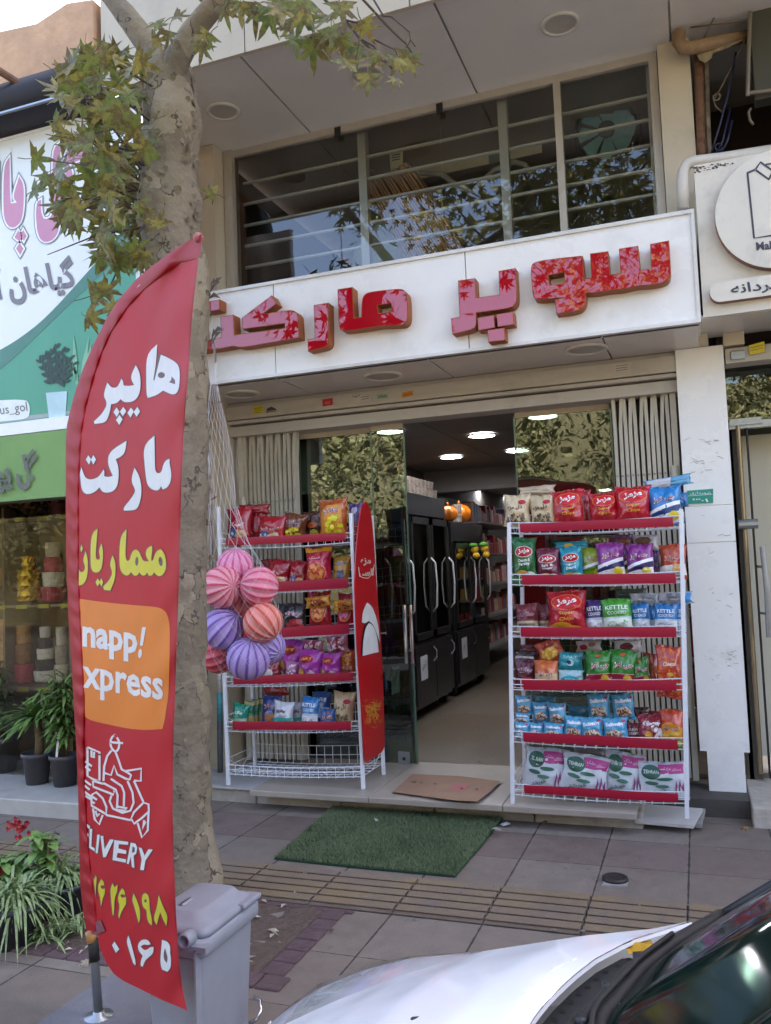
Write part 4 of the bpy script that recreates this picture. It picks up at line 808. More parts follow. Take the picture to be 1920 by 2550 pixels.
DEL += [[zs([(805, 1650), (870, 1665), (895, 1720), (880, 1800), (845, 1830), (855, 2000), (820, 1985), (805, 1840), (775, 1950), (750, 1935)]), zs([(830, 1700), (860, 1720), (860, 1780), (820, 1790)])], [zs([(915, 1715), (955, 1725), (995, 1830), (1050, 1740), (1108, 1748), (1005, 1900), (985, 2030), (935, 2025), (955, 1880)])]]
ORG = [C(zq([(100, -70), (400, -5), (800, 0), (1150, 15), (1230, 25)])[:0] + [(197, 1491), (245, 1498), (300, 1504), (360, 1509), (395, 1512), (410, 1520), (418, 1532), (423, 1560), (423, 1600), (421, 1700), (419, 1740), (415, 1760), (411, 1790), (405, 1815), (360, 1819), (310, 1813), (260, 1802), (225, 1794), (212, 1785), (206, 1700), (203, 1620)], 40)]
b = MB(); b.flat([ORG], FLN(.0025), 9); b.build('orange_panel', M('orange_print', 'd9781c', .5, 0, .06, 8, spec=.3), FLAG, True)
OL = M('dark_print_outline', '5e4543', .6)
b = MB(); b.flat([[grow(l[0], 1.8)] for l in WHT + YEL + DEL], FLN(.004), 9); b.build('print_outline', OL, FLAG, True)
WP = M('white_print', 'd9d6d2', .5, 0, .06, 20)
b = MB(); b.flat(WHT + DEL, FLN(.0055), 9)
# scooter and rider, one line drawing
SC = [[(580, 165), (640, 230), (650, 330), (610, 400), (560, 380), (525, 310), (530, 220), (580, 165)], [(530, 268), (700, 280)], [(540, 380), (480, 460), (440, 600), (430, 800)], [(595, 400), (640, 520), (680, 640), (770, 690), (810, 720), (790, 780), (740, 770), (620, 710), (575, 590), (535, 720), (445, 690)], [(730, 665), (950, 630), (945, 800), (850, 795)], [(530, 770), (680, 870), (715, 960), (710, 1150)], [(850, 800), (980, 1090)], [(760, 800), (830, 960), (845, 1100), (800, 1210), (690, 1240), (560, 1180), (515, 1080), (540, 1000)], [(430, 830), (600, 920), (625, 1000), (615, 1180)], [(615, 1150), (760, 1180), (720, 1210), (600, 1200)],
 [(215, 340), (375, 405), (375, 790), (290, 780), (210, 730), (210, 340)], [(265, 380), (265, 470), (300, 480), (300, 400)], [(180, 530), (270, 600)], [(180, 600), (250, 660)], [(285, 800), (430, 840)], [(285, 800), (290, 880), (570, 990), (575, 930)], [(150, 780), (260, 860)], [(150, 850), (240, 920)], [(170, 950), (260, 1020)], [(170, 1000), (270, 1060)],
 [(265, 1060), (270, 990), (330, 955), (420, 1040), (470, 1160), (470, 1270), (800, 1340), (850, 1230), (980, 1100), (1050, 1120), (1055, 1220), (960, 1310), (850, 1390), (820, 1330)], [(265, 1060), (265, 1140), (470, 1260)], [(250, 1000), (340, 1060)], [(260, 1080), (310, 1110)], [(285, 1180), (310, 1330), (370, 1400), (420, 1270)], [(320, 1210), (345, 1290), (375, 1250)], [(900, 1380), (960, 1580), (1040, 1480), (1050, 1230)], [(990, 1340), (970, 1470), (1010, 1360)]]
for q in SC:
    cl_ = len(q) > 4 and q[0] == q[-1]; q = C(zs(q[:-1]), 95, 2) if cl_ else zs(q)
    if cl_: q = q + q[:2]
    b.flat([[stroke(q, 5.4)]], FLN(.0056), 9)
b.build('white_print', WP, FLAG, True)
b = MB(); b.flat(YEL, FLN(.0055), 9); b.build('yellow_print', M('yellow_print', 'c9bd12', .5, 0, .08, 20), FLAG, True)
def CRV(px, py): return py  # the word lines sag slightly with the cloth
b = MB()
b.text('napp', lambda x, y: FLN(.0056)(x, y + (x - 205) * .14), 274, 1595, w=137, h=-73, bold=.036, step=7)
b.flat([[zq([(965, 230), (1020, 232), (975, 490), (935, 488)])], [ell(*zz(180, 1520, 5.5533, [(937, 597)])[0], 4.6, 11.5, 14, .1)]], FLN(.0056), 9)
b.text('xpress', lambda x, y: FLN(.0056)(x, y + (x - 206) * .16), 306, 1697, w=200, h=-78, bold=.026, step=7)
b.build('white_wordmark', WP, FLAG, True)
pc = G(246, 2532)
b = MB(); b.lathe(pc, [(0, 0), (.05, 0), (.048, .006), (.02, .009), (.018, .02), (0, .02)], 24); b.build('floor_socket', STEEL, FLAG, True)
b = MB(); b.tube([pc, P(236, 2395, 2.445), P(232, 2350, 2.445)], .0155, 14); b.build('lower_pole', M('dull_steel', '8b9094', .35, .7, .1, 20), FLAG, True)
b = MB(); b.tube([P(235.5, 2392, 2.444), P(231, 2340, 2.444)], .018, 14); b.build('black_tape', M('black_tape', '24211f', .7, 0, .2, 30, bump=.3), FLAG, True)
b = MB(); b.tube([P(229, 2346, 2.44), P(226, 2328, 2.44), P(223, 2318, 2.44)], .0165, 12); b.build('tan_tape', M('tan_tape', 'b5854f', .5, 0, .2, 30), FLAG, True)
b = MB(); mid = [((atY(LE, y) + atY(SE, y)) / 2, y) for y in range(620, 2340, 60)][1:]; b.tube([P(x, y, FD(x, y) + .026) for x, y in mid], .007, 8); b.build('upper_pole', M('fibre_pole', 'c9c4bb', .5), FLAG, True)
b = MB(); b.ball(P(494, 592, FD(494, 592) - .004), .012, 10); b.build('tip_cap', M('faded_red_cap', '9e5a58', .6), FLAG, True)
b = MB(); b.flat([[[(228, 2300), (250, 2290), (262, 2318), (240, 2328), (222, 2325)]]], FLN(.012)); b.build('frayed_tie', M('frayed_cloth', '7d3f47', .8, 0, .4, 90), FLAG)
# ---------------------------------------------------------------- wheelie bin
BIN = thing('waste_bin', 'small grey plastic waste bin with closed stepped lid beside the flag', 'bin', (-1.45, 2.18, 0))
BG = M('grey_bin_plastic', '8d909a', .5, 0, .06, 14, bump=.04, bs=200, dirt=.12)
fx, fy, ry = -1.405, 2.15, 2.48; zr = .44; lx = P(350, 2480, 2.16).x - .02
def rrect(x0, x1, y0, y1, z, r=.03, n=5):
    o = []
    for cx, cy, a0 in ((x1 - r, y0 + r, -90), (x1 - r, y1 - r, 0), (x0 + r, y1 - r, 90), (x0 + r, y0 + r, 180)):
        for k in range(n + 1): t = rad(a0 + 90 * k / n); o.append(V((cx + r * math.cos(t), cy + r * math.sin(t), z)))
    return o
b = MB(); b.loft([rrect(lx + .055, fx - .03, fy + .03, ry - .02, 0), rrect(lx + .05, fx - .026, fy + .027, ry - .018, .03), rrect(lx + .02, fx - .008, fy + .01, ry - .006, zr - .07), rrect(lx + .02, fx - .008, fy + .01, ry - .006, zr - .04)]); b.build('body', BG, BIN, True)
b = MB(); b.loft([rrect(lx + .005, fx + .006, fy - .004, ry + .008, zr - .05), rrect(lx, fx + .01, fy - .008, ry + .012, zr - .045), rrect(lx, fx + .01, fy - .008, ry + .012, zr - .012), rrect(lx + .006, fx + .004, fy - .002, ry + .006, zr - .005)]); b.build('rim', BG, BIN, True)
b = MB(); b.loft([rrect(lx + .0, fx + .004, fy + .02, ry + .004, zr - .004), rrect(lx, fx + .004, fy + .02, ry + .004, zr + .012), rrect(lx + .015, fx - .012, fy + .04, ry - .012, zr + .022), rrect(lx + .03, fx - .035, fy + .055, ry - .02, zr + .026), rrect(lx + .045, fx - .05, fy + .075, ry - .035, zr + .045), rrect(lx + .055, fx - .06, fy + .085, ry - .045, zr + .048)])
b.loft([rrect(lx + .09, fx - .12, fy + .10, fy + .16, zr + .047, .012), rrect(lx + .095, fx - .125, fy + .104, fy + .156, zr + .053, .012)]); LID = b.build('lid', BG, BIN, True)
b = MB(); b.box(fx - .03, fx + .018, ry - .11, ry - .0, zr + .004, zr + .02); b.build('lid_grip', BG, LID, bevel=.005)
hc = P(461, 2342, 2.12); b = MB(); b.lathe(hc + V((0, .02, 0)), [(.0, -.012), (.021, -.012), (.021, .03), (.015, .03), (.015, .0), (0, .0)], 18, Matrix.Rotation(rad(90), 3, 'X')); b.build('hinge_tube', BG, BIN, True)
b = MB(); b.box(hc.x - .04, hc.x + .06, 2.13, 2.16, hc.z - .036, hc.z - .02); b.box(hc.x + .02, hc.x + .026, 2.13, 2.16, .02, hc.z - .03); b.build('rib', BG, BIN)
b = MB(); q = P(650, 2520, 2.4); b.tube([P(622, 2548, 2.36), P(640, 2538, 2.36), P(650, 2515, 2.38), P(648, 2492, 2.4), P(632, 2483, 2.4)], .006, 8); b.build('foot_loop', CHROME, BIN, True)
# ---------------------------------------------------------------- display racks
RACKW = M('white_rack_enamel', 'dfe1e6', .35, .1, .05, 30); STRIP = M('crimson_strip', '9c1230', .38, 0, .05, 4, spec=.4)
def rack(label, Y, posts, bands, x0b, x1b, loc):
    t = thing('display_rack', label, 'rack', loc, 'white wire snack racks'); D = .36
    for (xa, ya), (xb, yb) in posts:
        a, c = P(xa, ya, Y), P(xb, yb, Y); xm = (a.x + c.x) / 2
        for dy in (0, D):
            b = MB(); rot = (a - c).to_track_quat('Z', 'Y').to_matrix(); b.obox((a + c) / 2 + V((0, dy, 0)), (.022, .022, (a - c).length), Matrix.Identity(3) if abs(a.x - c.x) < .004 else Matrix.Rotation(math.atan2(a.x - c.x, a.z - c.z), 3, 'Y'))
            b.build('post', RACKW, t, bevel=.002)
    for k, (yl, yr, hb, strip) in enumerate(bands):
        xl, xr = posts[0][0][0] + (posts[0][1][0] - posts[0][0][0]) * (yl - posts[0][0][1]) / (posts[0][1][1] - posts[0][0][1]), posts[1][0][0] + (posts[1][1][0] - posts[1][0][0]) * (yr - posts[1][0][1]) / (posts[1][1][1] - posts[1][0][1])
        a, c = P(xl, yl + hb, Y), P(xr, yr + hb, Y); zc = (a.z + c.z) / 2; b = MB(); r = .0024
        ln = lambda u, dy, dz: V((a.x + (c.x - a.x) * u, Y + dy, a.z + (c.z - a.z) * u + dz))
        sag = lambda u: -.012 * math.sin(math.pi * u)
        for dy, dz in [(D * i / 5, 0) for i in range(6)] + [(-.004, .03), (-.004, .06), (D, .06), (D, .12)]: b.tube([ln(u / 8, dy, dz + sag(u / 8)) for u in range(9)], r * 1.3 if dy <= 0 else r, 5)
        for i in range(1, 16): u = i / 16; b.tube([ln(u, -.004, .06 + sag(u)), ln(u, -.004, -.006 + sag(u)), ln(u, 0, sag(u)), ln(u, D, sag(u)), ln(u, D, .12 + sag(u))], r, 4)
        for u in (0.0, 1.0):
            for dz in (.0, .05, .1): b.tube([ln(u, 0, dz), ln(u, D, dz)], r, 4)
            b.tube([ln(u, 0, .1), ln(u, D * .5, 0), ln(u, D, .1)], r, 4)
        b.build('shelf', RACKW, t)
        if strip:
            sx0_, sx1_, ys0, ys1, hh = strip; p0, p1 = P(sx0_, ys0, Y - .014), P(sx1_, ys1, Y - .014); h0 = p0.z - P(sx0_, ys0 + hh, Y - .014).z; b = MB()
            w_ = lambda u: .003 * math.sin(u * 9 + k)
            b.loft([[p0.lerp(p1, i / 12) + V((0, w_(i / 12) - .001, 0)) for i in range(13)], [p0.lerp(p1, i / 12) + V((0, w_(i / 12) - .004, -h0 * .5)) for i in range(13)], [p0.lerp(p1, i / 12) + V((0, w_(i / 12), -h0)) for i in range(13)]], closed=False); b.build('front_strip', STRIP, t, True)
    return t
zr1 = lambda x, y: (1220 + x / 3.085, 1150 + y / 3.085); zr2 = lambda x, y: (1220 + x / 3.085, 1560 + y / 3.085)
zl1 = lambda x, y: (480 + x / 3.204, 900 + y / 3.204); zl2 = lambda x, y: (480 + x / 3.204, 1400 + y / 3.204)
def bd(f, xa, ya, xb, yb, h): (p, q), (r, s) = f(xa, ya), f(xb, yb); return (q, s, 24, (p, r, q, s, h))
RR = rack('white wire rack right of the door crowded with bright chip bags', 4.8, [((1268, 1302), (1277, 2005)), ((1696, 1268), (1711, 2038))],
     [bd(zr1, 230, 475, 1405, 425, 22), bd(zr1, 245, 870, 1425, 855, 24), bd(zr1, 235, 1270, 1430, 1268, 24), bd(zr2, 255, 410, 1430, 412, 25), bd(zr2, 255, 810, 1440, 870, 24), bd(zr2, 262, 1215, 1445, 1285, 21)], 0, 0, (-.6, 4.98, .1))
RL = rack('white wire rack left of the door with an empty bottom basket', 4.9, [((544, 1262), (569, 1955)), ((874, 1278), (905, 1965))],
     [bd(zl1, 265, 1412, 1220, 1365, 19), bd(zl2, 300, 175, 1240, 125, 24), bd(zl2, 310, 545, 1250, 490, 24), bd(zl2, 325, 912, 1280, 877, 20), bd(zl2, 320, 1270, 1262, 1268, 21), (1905, 1912, 22, None)], 0, 0, (-2.5, 5.08, .1))
# ---------------------------------------------------------------- snack bags
_bag = {}
def bagmat(h, rough=.3, metal=.0):
    m = M('foil_' + h, h, rough, metal, .12, 7, bump=.75, bs=15, spec=.6, coat=.6); return m
def bag(box, Y, name, label, col, art=(), tilt=0, thick=.56, crimp=None, lean=.12, grp='snack bags on the racks', fill=14, seed=None, rough=.3):
    x0, y0, x1, y1 = box; y1 += fill; cx, cy = (x0 + x1) / 2, (y0 + y1) / 2; T = tof(cx, cy, Y)
    w, h = (x1 - x0) * T / F / .95, (y1 - y0) * T / F; th = min(w, h) * thick; c = P(cx, cy, Y)
    rs = random.Random(hash((round(x0), round(y0))) & 0xffff); ph = rs.random() * 6; ph2 = rs.random() * 6; j = rs.uniform(-.075, .075)
    rot = Matrix.Rotation(rad(tilt) + j, 3, 'Y') @ Matrix.Rotation(-lean, 3, 'X') @ Matrix.Rotation(rs.uniform(-.12, .12), 3, 'Z')
    def S(u, v, side=-1, off=0):
        av = abs(v); e = max(0, 1 - abs(u) ** 2.6) ** .75 * max(0, 1 - max(0, (av - .05) / .87) ** 2.4) ** .8 if av < .92 else 0
        x = u * w / 2 * (1.03 - .13 * (1 - av ** 3) - .025 * math.sin(v * 5 + ph)); z = v * h / 2 + .022 * h * math.sin(u * 3 + ph2) * av * av
        wr = .075 * th * math.sin(u * 11 + ph + 2 * v) * av ** 1.5 * (1 - abs(u) ** 3) + th * (.19 * noise.noise(V((u * 2.0 + ph * 7, v * 2.4, seed or ph2 * 5))) + .12 * abs(noise.noise(V((u * 4.5 + ph * 3, v * 4.2, ph2))))) * e
        y = side * (th / 2 * e + wr + off) + (.006 * math.sin(u * 9 + ph) * max(0, av - .85) / .15)
        return c + rot @ V((x, y, z))
    t = thing(name, label, 'snack bag', c - V((0, 0, h / 2)), grp)
    b = MB(); nu, nv = 18, 24
    fr = [[b.bm.verts.new(S(-1 + 2 * i / nu, -1 + 2 * k / nv)) for i in range(nu + 1)] for k in range(nv + 1)]
    bk = [[fr[k][i] if i in (0, nu) or k in (0, nv) else b.bm.verts.new(S(-1 + 2 * i / nu, -1 + 2 * k / nv, 1)) for i in range(nu + 1)] for k in range(nv + 1)]
    for g in (fr, bk):
        for k in range(nv):
            for i in range(nu):
                try: b.bm.faces.new((g[k][i], g[k][i + 1], g[k + 1][i + 1], g[k + 1][i]))
                except ValueError: pass
    bmt = b.build('pouch', bagmat(col, rough), t, True)
    lay = 0
    for a in art:
        lay += 1; o = .0026 + .0009 * lay; fn = lambda u, v, o=o: S(max(-1, min(1, u)), max(-1, min(1, v)), -1, o); k = a[0]; b = MB(); A = h / w
        if k == 'band': b.flat([[[(-.98, a[1]), (.98, a[1 + 0] + (a[4] if len(a) > 4 else 0)), (.98, a[2] + (a[4] if len(a) > 4 else 0)), (-.98, a[2])]]], fn, (.2, .14)); nm = 'printed_band'
        elif k == 'oval': b.flat([[ell(a[1], a[2], a[3], a[4], 26, a[6] if len(a) > 6 else 0)]], fn, (.2, .14)); nm = 'printed_oval'
        elif k == 'ring': b.flat([[ell(a[1], a[2], a[3], a[4], 26), ell(a[1], a[2], a[3] * .93, a[4] * .9, 26)]], fn, (.2, .14)); nm = 'printed_ring'
        elif k == 'poly': b.flat([[C(list(a[1]), 60)]], fn, (.2, .14)); nm = 'printed_patch'
        elif k == 'blobs':
            rr = random.Random(a[5] if len(a) > 5 else 1); b.flat([[ell(rr.uniform(a[1][0], a[1][1]), rr.uniform(a[1][2], a[1][3]), a[2] * rr.uniform(.6, 1.3), a[2] * w / h * rr.uniform(.6, 1.3), 9)] for _ in range(a[3])], fn); nm = 'printed_specks'
        elif k == 'text': b.text(a[1], fn, a[2], a[3], w=a[4], h=a[5], rot=a[7] if len(a) > 7 else 0, bold=a[8] if len(a) > 8 else .02, step=(.2, .16)); nm = 'printed_lettering'
        b.build(nm, M('ink_' + a[-1 if k in ('poly',) else {'band': 3, 'oval': 5, 'ring': 5, 'blobs': 4, 'text': 6}[k]], a[-1 if k in ('poly',) else {'band': 3, 'oval': 5, 'ring': 5, 'blobs': 4, 'text': 6}[k]], .35, 0, .1, 20, spec=.4), t, True, fixn=False)
    b = MB()
    for v0, v1 in ((.93, .985), (-.985, -.93)): b.loft([[S(-.97 + 1.94 * i / 12, v0, -1, .0015) for i in range(13)], [S(-.97 + 1.94 * i / 12, v1, -1, .0015) for i in range(13)]], closed=False)
    b.build('crimp_seal', bagmat(crimp or col, .25), t)
    return t
def maz(n=1, sub='Super\nChips'):
    A = [('oval', 0, .42, .78, .36, 'c9202f'), ('ring', 0, .42, .80, .38, 'e07a3a'), ('text', 'مزمز', 0, .44, 1.05, .36, 'f2efe8', .1, .05)]
    for i, q in enumerate(sub.split('\n')): A.append(('text', q, 0, -.10 - i * .27, .8 if len(q) > 4 else .55, .2, 'e2a33a', .06))
    return A
def maz2(l1, l2): return [('oval', 0, .28, .72, .25, 'b51e2b'), ('ring', 0, .28, .75, .27, 'e9e2da'), ('text', 'مزمز', 0, .29, .95, .27, 'f2efe8', .05, .05), ('text', l1, 0, -.12, 1.0, .16, 'eef0e8', .05), ('text', l2, 0, -.32, .9, .17, 'eef0e8', .05), ('oval', -.2, -.75, .5, .16, 'd9a94e'), ('oval', .45, -.78, .4, .14, 'dfdcc8')]
def ctz(c, lo='e9e5df', band='28255a'): return [('poly', [(-.98, -.25), (.98, .18), (.98, -.02), (-.98, -.5)], 'efedf0'), ('poly', [(-.98, -.44), (.98, -.02), (.98, -.35), (-.98, -.75)], band), ('poly', [(-.98, -.62), (.98, -.35), (.98, -.92), (-.98, -.92)], lo), ('oval', .5, -.58, .32, .22, 'd9bf2e'), ('text', 'چی توز', 0, .26, 1.35, .36, 'f4f0f2', .06, .05), ('text', 'چی توز', 0, .27, 1.25, .32, 'a0203c', .06, .01)]
def kettle(c, lo='dfe2e8'): return [('band', -.92, -.12, lo), ('band', -.22, -.1, 'b9cbd6'), ('text', 'KETTLE', 0, .46, 1.55, .24, 'eef2f4', 0, .02), ('text', 'COOKED', 0, .14, 1.25, .19, 'e4ebee', 0, .01), ('ring', -.35, -.55, .3, .18, '7d848c'), ('ring', .35, -.62, .26, .16, '7d848c'), ('blobs', (-.7, .7, -.85, -.35), .05, 14, '8b929a')]
def dm(): return [('oval', .45, .45, .3, .14, 'a8202a'), ('text', 'دل مزه', -.1, .12, 1.2, .34, '3a2d22', .05, .03), ('blobs', (-.7, .7, -.85, -.3), .1, 24, '7e7258', 4), ('blobs', (-.6, .6, -.8, -.35), .07, 14, '4c4233', 5)]
def chk(c1='e9d6dc', lo=None, sp='d9b32e'): return ([('band', -.92, -.2, lo)] if lo else []) + [('text', 'چاکلز', 0, .25, 1.45, .42, c1, .08, .07), ('text', 'چاکلز', 0, .25, 1.4, .38, '4b2a3a', .08, .02)] + ([('blobs', (-.6, .7, -.85, -.2), .14, 16, sp, 3)] if sp else [])
def cub(): return [('text', 'Salimin', 0, .5, 1.5, .3, 'e8ecf4', .05, .06), ('oval', 0, -.35, .68, .4, 'b98252'), ('blobs', (-.6, .6, -.6, -.05), .13, 26, 'd9c9b8', 6), ('blobs', (-.6, .6, -.6, -.1), .1, 18, '7d5238', 7), ('oval', .75, .72, .16, .1, 'b0305c')]
def teh(): return [('band', -.92, .62, 'c9cfd4'), ('poly', [(-.1, .35), (.95, .35), (.95, .85), (-.1, .85)], 'a63a78'), ('oval', -.42, .45, .42, .38, '2f5a48'), ('text', 'TEHRAN', -.42, .47, .66, .18, 'c9d2c9', -.05, .02), ('text', 'سبزی خشک', .45, .6, .8, .2, 'd7aac4', -.1), ('oval', .15, .08, .34, .09, '3d6e58'), ('oval', -.45, -.12, .3, .1, '3d6e58', -.1), ('oval', .0, -.3, .3, .09, '4a7a64'), ('text', 'خورشتی', -.3, -.62, .95, .24, '45605a', .3), ('poly', [(.5, -.9), (.62, .0), (.7, -.5), (.78, .1), (.84, -.4), (.95, -.1), (.95, -.9)], '8a3c6c'), ('poly', [(.56, -.85), (.66, -.3), (.72, -.7), (.8, -.3), (.9, -.75), (.9, -.88)], 'c9cfd4')]
def sq(f, a): (x0, y0), (x1, y1) = f(a[0], a[1]), f(a[2], a[3]); return (x0, y0, x1, y1)
YR, YL = 4.93, 5.03
Rw = []
def rb(f, a, label, col, art=(), Y=None, **k): bag(sq(f, a), Y or YR, 'snack_bag', label, col, art, **k)
# right rack, from the top shelf down
rb(zr1, (110, 250, 310, 470), 'beige chip bag at the left end of the right rack top shelf', 'cdb892', dm(), rough=.55, fill=10)
rb(zr1, (310, 250, 502, 468), 'beige chip bag touching the first red bag on the right rack top shelf', 'c8b38d', dm(), rough=.55, fill=10)
rb(zr1, (220, 185, 500, 262), 'crumpled beige bag lying behind the two beige chip bags', 'b9a68a', (), Y=5.08, thick=.7, fill=0, rough=.55)
rb(zr1, (480, 215, 725, 458), 'shiny red chip bag with white word, next to the beige bags', 'b10f22', maz(), rough=.22)
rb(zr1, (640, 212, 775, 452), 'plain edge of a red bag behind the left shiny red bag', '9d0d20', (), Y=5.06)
rb(zr1, (765, 235, 990, 442), 'shorter shiny red chip bag in the middle of the three red ones', 'b10f22', maz(), rough=.22)
rb(zr1, (965, 185, 1235, 436), 'tallest shiny red chip bag beside the blue bag', 'b50f24', maz(), rough=.22, tilt=-2)
rb(zr1, (1225, 185, 1468, 445), 'blue chip bag with yellow foot at the right end of the top shelf', '1f7fc0', ctz(0, 'd8d8dc', '1c3f72'), tilt=-2)
rb(zr1, (1190, 118, 1540, 200), 'blue and silver bag lying flat over the top right rack corner', '5fa0c6', [('poly', [(-.9, -.8), (.1, -.8), (.2, .8), (-.9, .8)], 'c9c9cc')], Y=5.1, thick=.6, fill=0, tilt=-3)
rb(zr1, (1440, 235, 1520, 345), 'blue bag corner poking out beside the green house number plate', '2a6ea8', (), Y=5.05, fill=0)
rb(zr1, (172, 580, 360, 868), 'dark green onion and parsley chip bag at the left rack post', '14652f', maz2('Onion &', 'Parsley'), fill=12)
rb(zr1, (165, 880, 255, 960), 'foot of a dark green bag hanging under the second shelf', '135a2c', (), Y=4.86, fill=0)
rb(zr1, (355, 665, 540, 866), 'maroon salt and vinegar chip bag between green and teal bags', '6f1539', maz2('Salt &', 'Vinegar'))
rb(zr1, (540, 650, 715, 862), 'teal yogurt and basil chip bag on the second shelf', '1593a8', maz2('Yogurt &', 'Basil'))
rb(zr1, (495, 612, 755, 690), 'teal bag lying on top of the yogurt and basil bag', '1390a6', [('oval', -.1, .1, .3, .5, 'd8b24a')], Y=5.0, thick=.7, fill=0)
rb(zr1, (702, 660, 870, 860), 'lime green chip bag partly covered by a purple bag', '93a81d', ctz(0, '7d9a1c', '4f7a1e'), Y=4.97)
rb(zr1, (825, 620, 1030, 860), 'purple chip bag in front, beside the lime green bag', '83207f', ctz(0), tilt=-5, Y=4.9)
rb(zr1, (990, 640, 1075, 855), 'edge of a purple bag showing between the two front purple bags', '6c1c70', ctz(0), Y=5.0)
rb(zr1, (915, 560, 1100, 700), 'brown and plum bag behind the left purple bag', '5c2440', [('oval', .3, 0, .5, .4, '7a4a2c')], Y=5.12, fill=0)
rb(zr1, (1052, 630, 1258, 860), 'purple chip bag in front, beside the orange bag', '83207f', ctz(0), tilt=-2, Y=4.9)
rb(zr1, (1095, 560, 1290, 690), 'silver and brown bag behind the right purple bag', 'b5aeb0', [('oval', -.1, .2, .6, .55, '6b4a33')], Y=5.12, fill=0)
rb(zr1, (1235, 680, 1310, 855), 'dark purple bag edge next to the orange bag', '4f1c5c', (), Y=5.0)
rb(zr1, (1308, 632, 1505, 858), 'orange red chip bag at the right end of the second shelf', 'b0431f', [('band', -.92, -.3, 'dcd6d0', .15), ('oval', .35, -.45, .3, .3, 'd3a169'), ('text', 'چی توز', 0, .15, 1.2, .32, 'f0dcc8', .05, .05), ('text', 'چی توز', 0, .16, 1.15, .28, '8e1f2e', .05, .01)], tilt=2)
pop = [('band', -.92, -.15, 'b9a88c'), ('text', 'چاکلز', 0, .25, 1.4, .4, 'e2b8bf', .05, .07), ('text', 'چاکلز', 0, .25, 1.35, .36, '5a1522', .05, .02), ('text', 'MUSHROOM', 0, -.38, 1.5, .14, '5b4a3a'), ('text', 'CREAM', 0, -.6, 1.2, .14, '5b4a3a')]
rb(zr1, (200, 1090, 375, 1280), 'maroon mushroom snack bag at the left end of the third shelf', '6e1c26', pop, rough=.5)
rb(zr1, (365, 1090, 482, 1276), 'maroon mushroom snack bag half behind the big red chip bag', '6a1a24', pop, rough=.5, Y=4.98)
rb(zr1, (445, 990, 738, 1270), 'big red chip bag with golden chips standing on the third shelf', 'b31126', maz() + [('oval', -.3, -.72, .55, .22, 'c98a1e'), ('oval', .3, -.82, .5, .14, 'd49a2a')], rough=.24, tilt=3, Y=4.9)
rb(zr1, (735, 1062, 890, 1270), 'violet kettle cooked chip bag beside the green one', '43286f', kettle(0), tilt=-3)
rb(zr1, (866, 1052, 1090, 1265), 'green kettle cooked chip bag in the middle of the third shelf', '3f9a26', kettle(0, 'd6e2d0'), Y=4.9)
rb(zr1, (1086, 1086, 1228, 1265), 'blue kettle cooked chip bag just right of the green one', '1f74b4', kettle(0), Y=4.95)
rb(zr1, (1205, 1100, 1285, 1265), 'blue bag edge between the kettle cooked blue bags', '2c80bc', (('band', -.92, -.1, 'cfd6dd'),), Y=5.02)
rb(zr1, (1268, 1090, 1440, 1266), 'blue kettle cooked chip bag second from the right post', '1f74b4', kettle(0), Y=4.92)
rb(zr1, (1420, 1092, 1505, 1266), 'blue kettle cooked chip bag behind the right rack post', '2b7fba', kettle(0), Y=4.97)
rb(zr1, (1080, 1010, 1295, 1090), 'silver bag lying over the blue kettle bags on the left', 'b9bec6', [('blobs', (-.8, .8, -.6, .6), .1, 16, '8f959c', 2)], thick=.8, fill=0, Y=5.0)
rb(zr1, (1280, 1000, 1550, 1092), 'silver bag with blue corner lying over the right kettle bags', 'b5bbc4', [('poly', [(.6, -.8), (.95, -.8), (.95, .8), (.7, .8)], '2a7cba'), ('blobs', (-.8, .5, -.6, .6), .09, 16, '80868e', 2)], thick=.8, fill=0, Y=5.0, tilt=-3)
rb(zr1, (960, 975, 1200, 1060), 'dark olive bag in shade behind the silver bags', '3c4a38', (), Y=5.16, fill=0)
rb(zr2, (190, 252, 358, 442), 'dark maroon puff bag at the left end of the fourth shelf', '551127', chk('e8c3cc', None, 'c0342e'), tilt=-3)
rb(zr2, (190, 195, 345, 260), 'black and silver bag lying on the dark maroon puff bag', '2c2328', [('band', -.6, .0, 'b9b5ba')], thick=.8, fill=0, Y=4.98)
rb(zr2, (225, 140, 370, 210), 'maroon bag lying above the black and silver bag', '5d1620', (), thick=.8, fill=0, Y=5.05)
rb(zr2, (342, 262, 525, 405), 'orange and cream snack bag beside the turquoise salt bags', 'c4632a', [('band', -.92, -.05, 'd8b98a'), ('text', 'چی توز', 0, -.1, 1.4, .5, 'f0e2d8', .05, .07), ('text', 'چی توز', 0, -.1, 1.35, .45, '8e1c34', .05, .02), ('band', -.85, -.62, '4f7a2c')], tilt=4, Y=4.9)
rb(zr2, (368, 100, 565, 275), 'golden noodle snack bag tipped over above the orange one', 'b8482a', [('oval', -.1, -.2, .7, .5, 'd9a53c'), ('blobs', (-.6, .5, -.6, .2), .1, 24, 'e8c96a', 3), ('text', 'چی توز', 0, .4, 1.1, .4, '7d1a26', .05, .05)], tilt=-22, fill=0, Y=4.97)
salt = [('text', 'SALT', 0, .5, 1.2, .3, '9fe0e2', 0, .04), ('oval', 0, -.15, .3, .34, 'c9e2e6'), ('oval', -.1, -.1, .2, .24, '1a5f78'), ('band', -.9, -.65, '3aa3ac')]
rb(zr2, (525, 198, 712, 338), 'turquoise salt snack bag, upper of two', '2a9aa6', salt, fill=0, Y=4.95)
rb(zr2, (522, 335, 718, 408), 'turquoise and white salt snack bag, lower of two', 'a9ccd2', [('oval', 0, -.35, .75, .6, '2a9aa6'), ('text', 'SALT', 0, -.35, .8, .5, '9fe0e2', 0, .04)], Y=4.9, thick=.5)
